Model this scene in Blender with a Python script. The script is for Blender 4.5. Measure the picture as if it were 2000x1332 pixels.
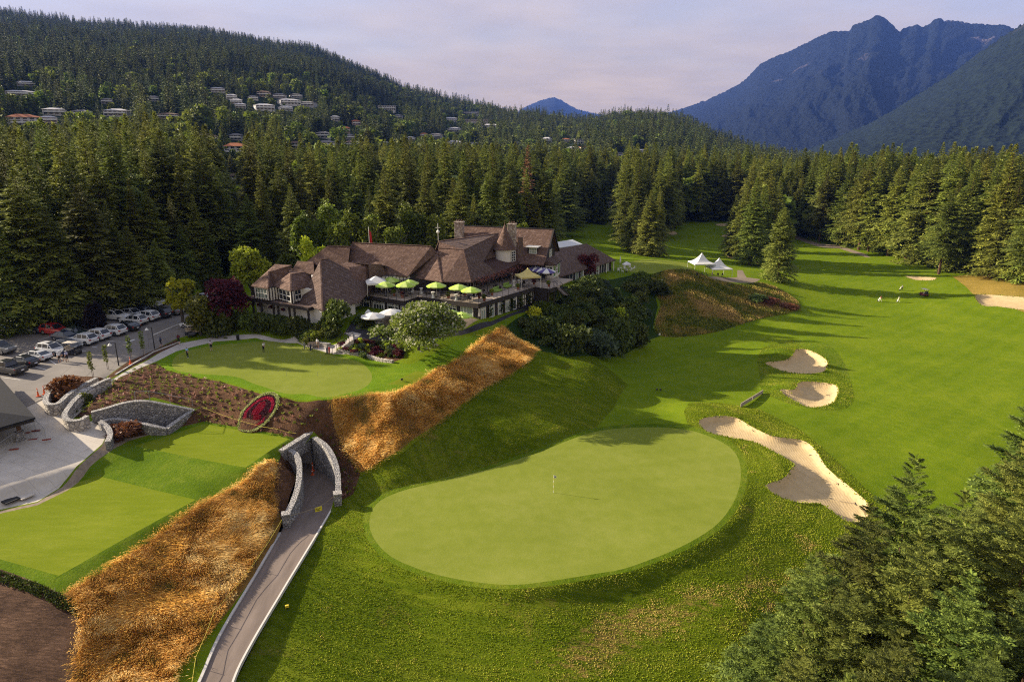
import bpy, bmesh, math, random
import numpy as np
from mathutils import Vector, Matrix, noise as mnoise
from mathutils.geometry import delaunay_2d_cdt

R = math.radians
random.seed(7)
rng = np.random.default_rng(7)
sc = bpy.context.scene
for o in list(bpy.data.objects):
    bpy.data.objects.remove(o)

# ---------------------------------------------------------------- camera (a drone hovering 40 m over the fairway)
HC = 40.5                                   # camera height above the fairway
LENS = 24.0
FPX = 2000 * LENS / 36.0                    # focal length in pixels of the 2000 px wide photograph
PITCH = math.atan((666 - 280) / FPX)
cam_d = bpy.data.cameras.new('camera')
cam_d.lens = LENS; cam_d.sensor_width = 36.0; cam_d.sensor_fit = 'HORIZONTAL'
cam_d.clip_start = 0.5; cam_d.clip_end = 60000
cam = bpy.data.objects.new('camera', cam_d)
cam.location = (0, 0, HC); cam.rotation_euler = (math.pi / 2 - PITCH, 0, 0)
sc.collection.objects.link(cam); sc.camera = cam

# ---------------------------------------------------------------- sky and sun
SUN_EL = R(22.5)
SUN_AZ = math.atan2(-0.955, 0.297)          # compass bearing of the sun measured from +Y towards +X
sun_dir = Vector((math.sin(SUN_AZ) * math.cos(SUN_EL), math.cos(SUN_AZ) * math.cos(SUN_EL), math.sin(SUN_EL)))
world = bpy.data.worlds.new('World'); sc.world = world; world.use_nodes = True
wn = world.node_tree.nodes; wl = world.node_tree.links; wn.clear()
wout = wn.new('ShaderNodeOutputWorld')
sky = wn.new('ShaderNodeTexSky'); sky.sky_type = 'NISHITA'; sky.sun_disc = False
sky.sun_elevation = SUN_EL; sky.sun_rotation = SUN_AZ % (2 * math.pi); sky.air_density = 1.0; sky.dust_density = 1.5
bg1 = wn.new('ShaderNodeBackground'); bg1.inputs['Strength'].default_value = 0.13
wl.new(sky.outputs['Color'], bg1.inputs['Color'])
# a thin, even veil of high cloud: its own colour, seen everywhere, thicker along the line of sight towards the horizon
tc = wn.new('ShaderNodeTexCoord')
sep = wn.new('ShaderNodeSeparateXYZ'); wl.new(tc.outputs['Generated'], sep.inputs[0])
def wmath(op, a, b=None, c=None):
    n = wn.new('ShaderNodeMath'); n.operation = op
    for i, x in enumerate((a, b, c)):
        if x is None: continue
        if isinstance(x, (int, float)): n.inputs[i].default_value = x
        else: wl.new(x, n.inputs[i])
    return n.outputs[0]
zc = wmath('MAXIMUM', sep.outputs[2], 0.03)
zz = wmath('ADD', zc, 0.12)
cx = wmath('DIVIDE', sep.outputs[0], zz); cy = wmath('DIVIDE', sep.outputs[1], zz)
cmb = wn.new('ShaderNodeCombineXYZ'); wl.new(cx, cmb.inputs[0]); wl.new(cy, cmb.inputs[1])
cn = wn.new('ShaderNodeTexNoise'); cn.inputs['Scale'].default_value = 0.55; cn.inputs['Detail'].default_value = 5; cn.inputs['Roughness'].default_value = 0.5
wl.new(cmb.outputs[0], cn.inputs['Vector'])
cn2 = wn.new('ShaderNodeTexNoise'); cn2.inputs['Scale'].default_value = 2.3; cn2.inputs['Detail'].default_value = 4
wl.new(cmb.outputs[0], cn2.inputs['Vector'])
thick = wmath('DIVIDE', wmath('MULTIPLY', cn.outputs['Fac'], 0.85), wmath('ADD', zc, 0.035))
cov = wmath('SUBTRACT', 1.0, wmath('POWER', 2.718, wmath('MULTIPLY', thick, -1.0)))
cr = wn.new('ShaderNodeValToRGB')
cr.color_ramp.elements[0].position = 0.38; cr.color_ramp.elements[0].color = (0.440, 0.325, 0.185, 1)
cr.color_ramp.elements[1].position = 0.62; cr.color_ramp.elements[1].color = (0.605, 0.440, 0.240, 1)
cmix = wmath('ADD', wmath('MULTIPLY', cn.outputs['Fac'], 0.6), wmath('MULTIPLY', cn2.outputs['Fac'], 0.4))
wl.new(cmix, cr.inputs['Fac'])
bg2 = wn.new('ShaderNodeBackground'); bg2.inputs['Strength'].default_value = 0.50
wl.new(cr.outputs['Color'], bg2.inputs['Color'])
wmix = wn.new('ShaderNodeMixShader'); wl.new(cov, wmix.inputs[0]); wl.new(bg1.outputs[0], wmix.inputs[1]); wl.new(bg2.outputs[0], wmix.inputs[2])
wl.new(wmix.outputs[0], wout.inputs['Surface'])

sun_d = bpy.data.lights.new('sun', 'SUN'); sun_d.energy = 5.0; sun_d.angle = R(0.6); sun_d.color = (1.0, 0.86, 0.66)
sun = bpy.data.objects.new('sun', sun_d); sun.rotation_euler = sun_dir.to_track_quat('Z', 'Y').to_euler()
sc.collection.objects.link(sun)

# ---------------------------------------------------------------- exposure and renderer
sc.view_settings.view_transform = 'Standard'; sc.view_settings.look = 'None'
sc.view_settings.exposure = 1.6; sc.view_settings.gamma = 1.0; sc.view_settings.use_curve_mapping = False
cy_ = sc.cycles
cy_.use_denoising = False
try: cy_.denoiser = 'OPENIMAGEDENOISE'
except Exception: pass
cy_.max_bounces = 5; cy_.diffuse_bounces = 3; cy_.glossy_bounces = 2; cy_.transmission_bounces = 3; cy_.transparent_max_bounces = 6; cy_.volume_bounces = 0
cy_.volume_max_steps = 64
cy_.sample_clamp_indirect = 6.0
cy_.filter_width = 1.15

# ================================================================ helpers
def P(u, v, z):
    """world point at height z that lies on the sight line of photo pixel (u, v)"""
    s, c = math.sin(PITCH), math.cos(PITCH)
    x = (u - 1000) / FPX; y = -(v - 666) / FPX
    d = Vector((x, c + y * s, -s + y * c))
    return d * ((z - HC) / d.z) + Vector((0, 0, HC))
def PD(u, v, dist):
    """world point at horizontal distance dist on the sight line of photo pixel (u, v)"""
    s, c = math.sin(PITCH), math.cos(PITCH)
    x = (u - 1000) / FPX; y = -(v - 666) / FPX
    d = Vector((x, c + y * s, -s + y * c))
    return d * (dist / math.hypot(d.x, d.y)) + Vector((0, 0, HC))
def px_per_m(p):
    s, c = math.sin(PITCH), math.cos(PITCH)
    return FPX / (p[1] * c - (p[2] - HC) * s)
C = sc.collection
def link(o, parent=None):
    C.objects.link(o)
    if parent is not None: o.parent = parent
    return o
def tag(o, label=None, cat=None, group=None, kind=None):
    if label: o['label'] = label
    if cat: o['category'] = cat
    if group: o['group'] = group
    if kind: o['kind'] = kind
    return o
def empty(name, loc=(0, 0, 0), rz=0.0, scale=1.0):
    o = bpy.data.objects.new(name, None); o.empty_display_size = 0.2
    o.location = loc; o.rotation_euler = (0, 0, rz); o.scale = (scale,) * 3
    C.objects.link(o); return o
def copy_tree(o, parent=None):
    c = o.copy(); C.objects.link(c)
    if parent is not None: c.parent = parent
    for ch in list(o.children): copy_tree(ch, c)
    return c

class MB:
    """collects shapes and links them as one mesh object"""
    def __init__(s): s.v = []; s.f = []; s.m = []; s.mi = 0
    def add(s, vs, fs):
        b = len(s.v); s.v += [tuple(x) for x in vs]
        for f in fs: s.f.append(tuple(b + i for i in f)); s.m.append(s.mi)
        return s
    def box(s, c, size, rz=0.0, taper=1.0):
        x, y, z = size[0] / 2, size[1] / 2, size[2] / 2
        pts = []
        for dz in (-1, 1):
            k = taper if dz > 0 else 1.0
            for dx, dy in ((-1, -1), (1, -1), (1, 1), (-1, 1)):
                px, py = dx * x * k, dy * y * k
                pts.append((c[0] + px * math.cos(rz) - py * math.sin(rz), c[1] + px * math.sin(rz) + py * math.cos(rz), c[2] + dz * z))
        return s.add(pts, [(3, 2, 1, 0), (4, 5, 6, 7), (0, 1, 5, 4), (1, 2, 6, 5), (2, 3, 7, 6), (3, 0, 4, 7)])
    def beam(s, a, b, w, h=None, up=(0, 0, 1)):
        a = Vector(a); b = Vector(b); h = h or w
        d = (b - a).normalized(); r = d.cross(Vector(up))
        if r.length < 1e-4: r = Vector((1, 0, 0))
        r.normalize(); q = r.cross(d)
        pts = [p + r * (i * w / 2) + q * (j * h / 2) for p in (a, b) for i, j in ((-1, -1), (1, -1), (1, 1), (-1, 1))]
        return s.add(pts, [(0, 1, 2, 3), (7, 6, 5, 4), (0, 4, 5, 1), (1, 5, 6, 2), (2, 6, 7, 3), (3, 7, 4, 0)])
    def tube(s, pts, rad, n=6, cap=True):
        pts = [Vector(p) for p in pts]; k = len(pts)
        rad = rad if hasattr(rad, '__len__') else [rad] * k
        vs = []
        for i, p in enumerate(pts):
            d = (pts[min(i + 1, k - 1)] - pts[max(i - 1, 0)]).normalized()
            r = d.cross(Vector((0, 0, 1)))
            if r.length < 1e-3: r = Vector((1, 0, 0))
            r.normalize(); q = d.cross(r)
            for j in range(n):
                a = 2 * math.pi * j / n
                vs.append(p + r * (math.cos(a) * rad[i]) + q * (math.sin(a) * rad[i]))
        fs = [(i * n + j, i * n + (j + 1) % n, (i + 1) * n + (j + 1) % n, (i + 1) * n + j) for i in range(k - 1) for j in range(n)]
        if cap: fs += [tuple(range(n - 1, -1, -1)), tuple((k - 1) * n + j for j in range(n))]
        return s.add(vs, fs)
    def lathe(s, c, prof, n=16, sx=1.0, sy=1.0):
        vs = [(c[0] + r * math.cos(2 * math.pi * j / n) * sx, c[1] + r * math.sin(2 * math.pi * j / n) * sy, c[2] + z) for r, z in prof for j in range(n)]
        fs = [(i * n + j, i * n + (j + 1) % n, (i + 1) * n + (j + 1) % n, (i + 1) * n + j) for i in range(len(prof) - 1) for j in range(n)]
        fs += [tuple(range(n - 1, -1, -1)), tuple((len(prof) - 1) * n + j for j in range(n))]
        return s.add(vs, fs)
    def prism(s, poly, z0, z1):
        """poly: list of (x, y); z0, z1 numbers or lists"""
        n = len(poly)
        a = z0 if hasattr(z0, '__len__') else [z0] * n
        b = z1 if hasattr(z1, '__len__') else [z1] * n
        vs = [(p[0], p[1], a[i]) for i, p in enumerate(poly)] + [(p[0], p[1], b[i]) for i, p in enumerate(poly)]
        fs = [tuple(range(n - 1, -1, -1)), tuple(range(n, 2 * n))] + [(i, (i + 1) % n, n + (i + 1) % n, n + i) for i in range(n)]
        return s.add(vs, fs)
    def slab(s, pts, t):
        """a thick sheet: polygon of 3-D points pushed down by t"""
        n = len(pts); pts = [Vector(p) for p in pts]
        vs = pts + [p - Vector((0, 0, t)) for p in pts]
        fs = [tuple(range(n)), tuple(range(2 * n - 1, n - 1, -1))] + [(i, n + i, n + (i + 1) % n, (i + 1) % n) for i in range(n)]
        return s.add(vs, fs)
    def mesh(s, name, mats):
        me = bpy.data.meshes.new(name); me.from_pydata(s.v, [], s.f)
        for m in (mats if isinstance(mats, (list, tuple)) else [mats]): me.materials.append(m)
        if any(s.m): me.polygons.foreach_set('material_index', s.m)
        me.update(); return me
    def build(s, name, mats, parent=None, smooth=False, bevel=0.0):
        me = s.mesh(name, mats)
        bm = bmesh.new(); bm.from_mesh(me); bmesh.ops.recalc_face_normals(bm, faces=bm.faces); 
        if bevel: bmesh.ops.bevel(bm, geom=bm.edges[:], offset=bevel, segments=1, affect='EDGES', profile=0.5)
        bm.to_mesh(me); bm.free()
        if smooth: me.polygons.foreach_set('use_smooth', [True] * len(me.polygons))
        o = bpy.data.objects.new(name, me); return link(o, parent)

def np_mesh(name, V, F, mat, smooth=False, attrs=None, midx=None):
    """mesh from numpy arrays: V (n,3), F (m,3) or (m,4)"""
    me = bpy.data.meshes.new(name)
    V = np.asarray(V, np.float32); F = np.asarray(F, np.int32); k = F.shape[1]
    me.vertices.add(len(V)); me.vertices.foreach_set('co', V.ravel())
    me.loops.add(F.size); me.loops.foreach_set('vertex_index', F.ravel())
    me.polygons.add(len(F)); me.polygons.foreach_set('loop_start', np.arange(0, F.size, k, dtype=np.int32))
    if smooth: me.polygons.foreach_set('use_smooth', np.ones(len(F), bool))
    for m in (mat if isinstance(mat, (list, tuple)) else [mat]): me.materials.append(m)
    if midx is not None: me.polygons.foreach_set('material_index', np.asarray(midx, np.int32))
    me.update(calc_edges=True)
    for an, arr in (attrs or {}).items():
        a = me.attributes.new(an, 'FLOAT', 'POINT'); a.data.foreach_set('value', np.asarray(arr, np.float32))
    return me

# ---------------------------------------------------------------- materials
MATS = {}
class NT:
    def __init__(s, name):
        s.m = bpy.data.materials.new(name); s.m.use_nodes = True
        s.n = s.m.node_tree.nodes; s.l = s.m.node_tree.links; s.n.clear()
        s.out = s.n.new('ShaderNodeOutputMaterial')
        s.b = s.n.new('ShaderNodeBsdfPrincipled'); s.l.new(s.b.outputs[0], s.out.inputs['Surface'])
        MATS[name] = s.m
    def node(s, t, **kw):
        n = s.n.new(t)
        for k, x in kw.items(): setattr(n, k, x)
        return n
    def put(s, sock, x):
        if isinstance(x, (int, float)): sock.default_value = x
        elif isinstance(x, tuple): sock.default_value = x if len(x) == 4 or len(sock.default_value) == 3 else x + (1,)
        else: s.l.new(x, sock)
    def coord(s, kind='Object', scale=(1, 1, 1), rot=(0, 0, 0)):
        t = s.node('ShaderNodeTexCoord'); m = s.node('ShaderNodeMapping')
        s.l.new(t.outputs[kind], m.inputs['Vector']); m.inputs['Scale'].default_value = scale; m.inputs['Rotation'].default_value = rot
        return m.outputs[0]
    def noise(s, vec, scale, detail=4, rough=0.55, dist=0.0, out='Fac'):
        n = s.node('ShaderNodeTexNoise'); n.inputs['Scale'].default_value = scale; n.inputs['Detail'].default_value = detail
        n.inputs['Roughness'].default_value = rough; n.inputs['Distortion'].default_value = dist
        if vec is not None: s.l.new(vec, n.inputs['Vector'])
        return n.outputs[out]
    def vor(s, vec, scale, feature='F1', out='Distance', rand=1.0):
        n = s.node('ShaderNodeTexVoronoi', feature=feature); n.inputs['Scale'].default_value = scale
        n.inputs['Randomness'].default_value = rand
        if vec is not None: s.l.new(vec, n.inputs['Vector'])
        return n.outputs[out]
    def ramp(s, fac, stops, interp='LINEAR'):
        r = s.node('ShaderNodeValToRGB'); e = r.color_ramp.elements; r.color_ramp.interpolation = interp
        while len(e) < len(stops): e.new(0.5)
        for i, (p, c) in enumerate(stops):
            e[i].position = p; e[i].color = (c if isinstance(c, tuple) else (c, c, c)) + (1,) if not (isinstance(c, tuple) and len(c) == 4) else c
        s.l.new(fac, r.inputs['Fac']); return r.outputs['Color']
    def mix(s, fac, a, b, mode='MIX'):
        m = s.node('ShaderNodeMix', data_type='RGBA', blend_type=mode)
        s.put(m.inputs[0], fac)
        for i, x in ((6, a), (7, b)):
            s.put(m.inputs[i], x)
        return m.outputs[2]
    def math(s, op, a, b=0.0):
        m = s.node('ShaderNodeMath', operation=op); s.put(m.inputs[0], a); s.put(m.inputs[1], b); return m.outputs[0]
    def attr(s, name, out='Fac'):
        a = s.node('ShaderNodeAttribute', attribute_name=name); return a.outputs[out]
    def objrand(s):
        return s.node('ShaderNodeObjectInfo').outputs['Random']
    def bump(s, h, strength=0.3, dist=0.1):
        b = s.node('ShaderNodeBump'); b.inputs['Strength'].default_value = strength; b.inputs['Distance'].default_value = dist
        s.l.new(h, b.inputs['Height']); s.l.new(b.outputs[0], s.b.inputs['Normal'])
    def fin(s, col=None, rough=0.9, spec=0.2, metal=0.0, **kw):
        if col is not None: s.put(s.b.inputs['Base Color'], col)
        s.put(s.b.inputs['Roughness'], rough); s.b.inputs['Specular IOR Level'].default_value = spec; s.b.inputs['Metallic'].default_value = metal
        for k, x in kw.items(): s.put(s.b.inputs[k.replace('_', ' ')], x)
        return s.m
def simple(name, col, rough=0.7, spec=0.3, metal=0.0, var=0.12, scale=3.0, **kw):
    """plain paint or cloth with a little mottling"""
    if name in MATS: return MATS[name]
    t = NT(name); n = t.noise(t.coord(), scale, 5)
    a = tuple(min(1, c * (1 - var)) for c in col); b = tuple(min(1, c * (1 + var)) for c in col)
    return t.fin(t.ramp(n, [(0.3, a), (0.7, b)]), rough, spec, metal, **kw)
def leafmat(name, dark, light, hue=0.0, trans=0.25, rough=0.65):
    """foliage: every spray has its own tint (attribute) and every plant a shade of its own"""
    t = NT(name)
    a = t.attr('tint'); r = t.objrand()
    c = t.ramp(a, [(0.0, dark), (0.55, tuple((d + l) / 2 for d, l in zip(dark, light))), (1.0, light)])
    k = t.math('ADD', t.math('MULTIPLY', r, 0.75), 0.62)
    hs = t.node('ShaderNodeHueSaturation'); t.l.new(c, hs.inputs['Color']); t.l.new(k, hs.inputs['Value'])
    hv = t.math('ADD', t.math('MULTIPLY', t.math('FRACT', t.math('MULTIPLY', r, 7.31)), 0.04), 0.468)
    t.l.new(hv, hs.inputs['Hue'])
    t.fin(hs.outputs[0], rough, 0.25)
    if trans:
        tr = t.node('ShaderNodeBsdfTranslucent'); t.l.new(hs.outputs[0], tr.inputs['Color'])
        mx = t.node('ShaderNodeMixShader'); mx.inputs[0].default_value = trans
        t.l.new(t.b.outputs[0], mx.inputs[1]); t.l.new(tr.outputs[0], mx.inputs[2]); t.l.new(mx.outputs[0], t.out.inputs['Surface'])
    return t.m

# ================================================================ terrain: one height function for everything that stands on it
CTRL = """
336,715,9.1 400,680,9.1 500,665,9.1 600,680,9.1 725,735,9.1 600,767,9.1 520,700,9.1 450,735,9.1 640,782,9.1 560,776,9.1 480,755,9.1 400,732,9.05 310,706,8.9 680,700,9.1 750,760,9.05 830,715,9.1 790,735,9.1 460,690,9.1
215,738,9.1 260,712,9.2 300,690,9.2 345,668,9.25 400,655,9.3
20,735,9.0 100,740,8.9 60,690,9.4 150,700,9.3 250,665,9.8 340,635,10.2 380,610,10.5 300,600,10.6 100,630,10.2 0,650,9.9 200,620,10.4 -150,700,9.3 -200,640,10 0,620,10.3 -300,750,8.8 400,590,10.8
75,770,8.5 150,790,8.1 100,830,7.7 200,830,7.1 100,880,7.2 0,880,7.4 0,960,6.7 100,920,6.9 -150,900,7.3 -150,1000,6.5
400,822,6.2 560,855,5.9 170,790,8.7 230,760,8.9 260,752,8.9 300,775,8.3 240,790,8.4 385,797,7.2 330,745,8.8 290,735,8.9 480,790,7.9 560,800,7.9 610,815,7.5
262,868,6.2 398,828,6.1 565,864,5.6 480,918,5.6 400,870,5.8 330,845,5.9
190,925,5.7 383,978,5.35 115,1124,5.4 0,1090,5.5 -100,1000,5.8 100,1000,5.6 250,1020,5.5 200,880,6.5 100,960,6.2 120,1145,5.2 0,1112,5.3 -120,1080,5.5
0,1332,3.5 80,1250,4.1 140,1332,3.0 160,1230,4.0 -100,1250,4.5 -150,1400,3.2
500,930,5.1 540,903,5.5 548,960,4.2 545,1000,3.4 545,1035,2.7 500,1115,2.5 430,1225,2.25 330,1332,2.0 400,1060,3.9 300,1180,3.2 220,1280,2.7 450,1000,4.3
600,940,1.5 600,1000,2.0 550,1060,2.35 500,1150,2.3 430,1280,2.0 400,1332,1.8 470,1180,2.2
690,930,3.0 672,875,4.4 642,832,6.1 620,838,5.9 660,978,2.3 690,960,2.4
640,1040,2.1 560,1150,1.9 480,1300,1.4 600,1250,1.1 700,1100,1.6 800,1200,.5 900,1300,-.5 1000,1210,.7 1100,1250,.2 1200,1150,1.1 1300,1250,-.4 1450,1200,.0 1400,1100,1.1 1300,1130,1.2 1600,1100,-.6 1700,1150,-1.5 1900,1150,-2 1900,1000,-.5 1600,1332,-3 1900,1332,-3.5 1000,1400,-1.3 600,1400,.7 2100,1100,-2
725,1030,2.1 800,960,2.1 900,925,2.1 1000,905,2.1 1100,880,2.1 1180,850,2.1 1300,840,2.1 1420,880,2.1 1445,930,2.1 1400,1010,2.1 1300,1070,2.1 1200,1110,2.1 1000,1140,2.1 850,1110,2.1 760,1080,2.1 1100,980,2.2 900,1030,2.15 1250,950,2.2
645,778,9.1 720,770,9.1 770,768,9.1 850,725,9.1 900,695,9.3 950,655,9.9 985,640,10.3 705,922,3.0 780,880,4.7 850,830,5.6 900,792,6.2 960,750,6.9 1048,690,7.9
1000,830,4.2 1100,700,6.2 1150,722,5.5 1220,760,2.5 1100,800,3.7 1160,830,2.4 1050,760,5.3 1200,700,2.5 1290,660,.8 1250,692,1.2 1300,780,1.4 1250,800,1.8
1000,612,11.2 1060,590,11 1100,570,10.5 1150,560,9.8 1200,540,9.8 1100,640,7.5 1150,620,7 1200,600,6.5 1230,570,8 1180,670,3.2
1210,520,9.8 1240,525,9.8 1225,515,9.5 1275,522,9.3 1330,520,9 1290,510,9 1345,533,8.8
1350,545,8 1300,560,7 1280,600,4 1300,640,1.5 1350,600,4.2 1400,590,4.0 1450,575,4 1500,570,3.2 1550,590,1.2 1480,622,.6 1400,650,.5
1385,535,4.6 1430,540,4.2 1480,545,3.5 1400,510,3
495,608,11.6 560,625,11.6 612,640,11.5 690,640,11.6 750,645,11.6 850,640,11.6 935,630,11.6 990,612,11.4
700,655,11.3 640,690,9.1 560,655,9.6 450,650,9.6 400,640,10.0 800,660,11.0 850,690,9.9 740,690,9.3 480,640,10.2
1150,450,3 1120,470,4 1200,490,4.5 1240,500,5
1290,500,2 1300,470,1 1400,500,1 1500,520,1 1450,440,1 1600,480,0 1560,520,.5 1700,520,0 1900,545,1.5 1990,560,3 1700,600,-.3 1600,650,0 1950,640,0 1990,760,0 1800,760,0 1600,720,.2 1450,700,.3 1400,760,.5 1750,900,0 1900,900,0 1700,680,0 1560,860,.9 1500,830,1.2 1350,700,.2 1350,820,1.8
"""
_cp = [tuple(float(q) for q in t.split(',')) for t in CTRL.split()]
_pts = [tuple(P(*t)) for t in _cp]
_pts += [(-40, 140, 11.6), (0, 150, 11), (15, 160, 10.2), (-60, 130, 11), (-20, 128, 11.6), (-10, 140, 11.4), (5, 140, 11), (-100, 140, 10.5), (-60, 165, 10), (-150, 150, 10), (0, 180, 9), (50, 260, 4), (30, 220, 6), (-150, 250, 12), (-50, 300, 8), (0, 350, 5),
         (300, 100, 2), (300, 300, 4), (150, 430, 3), (300, 450, 5), (-200, 100, 9), (-200, 30, 5), (0, 20, -4), (100, 20, -5), (200, 40, -4), (-100, 30, 4), (-250, 300, 12), (-100, 420, 10), (60, 420, 3), (190, 170, 4), (230, 240, 4), (150, 110, 1)]
_pts = np.array(_pts)
# thin out controls that fall almost on each other
keep = []
for i, p in enumerate(_pts):
    if all(math.hypot(p[0] - _pts[j][0], p[1] - _pts[j][1]) > 1.2 for j in keep): keep.append(i)
_pts = _pts[keep]
def _phi(r): return np.sqrt(r * r + 2.2)
def _rbf_fit(p):
    n = len(p); A = np.zeros((n + 3, n + 3)); d = np.hypot(p[:, None, 0] - p[None, :, 0], p[:, None, 1] - p[None, :, 1])
    A[:n, :n] = _phi(d) - np.eye(n) * 0.15
    Q = np.c_[np.ones(n), p[:, :2] / 100]; A[:n, n:] = Q; A[n:, :n] = Q.T
    return np.linalg.solve(A, np.r_[p[:, 2], 0, 0, 0])
_w = _rbf_fit(_pts)
def H0(x, y):
    x = np.asarray(x, float).ravel(); y = np.asarray(y, float).ravel(); out = np.empty(len(x)); n = len(_pts)
    for i in range(0, len(x), 20000):
        xs, ys = x[i:i + 20000], y[i:i + 20000]
        d = np.hypot(xs[:, None] - _pts[None, :, 0], ys[:, None] - _pts[None, :, 1])
        out[i:i + 20000] = _phi(d) @ _w[:n] + _w[n] + _w[n + 1] * xs / 100 + _w[n + 2] * ys / 100
    return out
def cr_closed(pts, k=6, closed=True):
    """Catmull-Rom through the points"""
    p = np.array(pts, float); n = len(p); out = []
    for i in range(n if closed else n - 1):
        a, b, c, d = (p[(i - 1) % n], p[i], p[(i + 1) % n], p[(i + 2) % n]) if closed else (p[max(i - 1, 0)], p[i], p[i + 1], p[min(i + 2, n - 1)])
        for j in range(k):
            t = j / k
            out.append(0.5 * (2 * b + (c - a) * t + (2 * a - 5 * b + 4 * c - d) * t * t + (3 * b - a - 3 * c + d) * t ** 3))
    if not closed: out.append(p[-1])
    return np.array(out)
def G(uv, hf=None):
    """where the sight lines of pixels (n,2) meet the terrain"""
    hf = hf or H0
    uv = np.atleast_2d(np.asarray(uv, float)); s, c = math.sin(PITCH), math.cos(PITCH)
    x = (uv[:, 0] - 1000) / FPX; y = -(uv[:, 1] - 666) / FPX
    d = np.c_[x, c + y * s, -s + y * c]
    zs = np.linspace(16, -6, 90)
    t = (zs[None, :] - HC) / d[:, 2:3]
    X = d[:, 0:1] * t; Y = d[:, 1:2] * t
    Hh = hf(X.ravel(), Y.ravel()).reshape(X.shape)
    below = zs[None, :] <= Hh
    i = np.argmax(below, axis=1); i = np.where(below.any(1), i, len(zs) - 1); i = np.maximum(i, 1)
    r = np.arange(len(uv)); g0 = zs[i - 1] - Hh[r, i - 1]; g1 = zs[i] - Hh[r, i]
    f = np.clip(g0 / np.where(abs(g0 - g1) < 1e-9, 1, g0 - g1), 0, 1)
    z = zs[i - 1] + (zs[i] - zs[i - 1]) * f
    t = (z - HC) / d[:, 2]
    return np.c_[d[:, 0] * t, d[:, 1] * t, z]
def pin(px, py, poly):
    """points inside polygon"""
    ins = np.zeros(len(px), bool); n = len(poly)
    for i in range(n):
        x0, y0 = poly[i]; x1, y1 = poly[(i + 1) % n]
        if y0 == y1: continue
        c = ((y0 > py) != (y1 > py)) & (px < (x1 - x0) * (py - y0) / (y1 - y0) + x0)
        ins ^= c
    return ins
def edist(px, py, poly, closed=True):
    d = np.full(len(px), 1e9); n = len(poly)
    for i in range(n if closed else n - 1):
        a = poly[i]; b = poly[(i + 1) % n]; ab = b - a; L = max(ab @ ab, 1e-9)
        t = np.clip(((px - a[0]) * ab[0] + (py - a[1]) * ab[1]) / L, 0, 1)
        d = np.minimum(d, np.hypot(px - a[0] - t * ab[0], py - a[1] - t * ab[1]))
    return d
def uvs(s): return [tuple(float(q) for q in t.split(',')) for t in s.split()]
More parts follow.
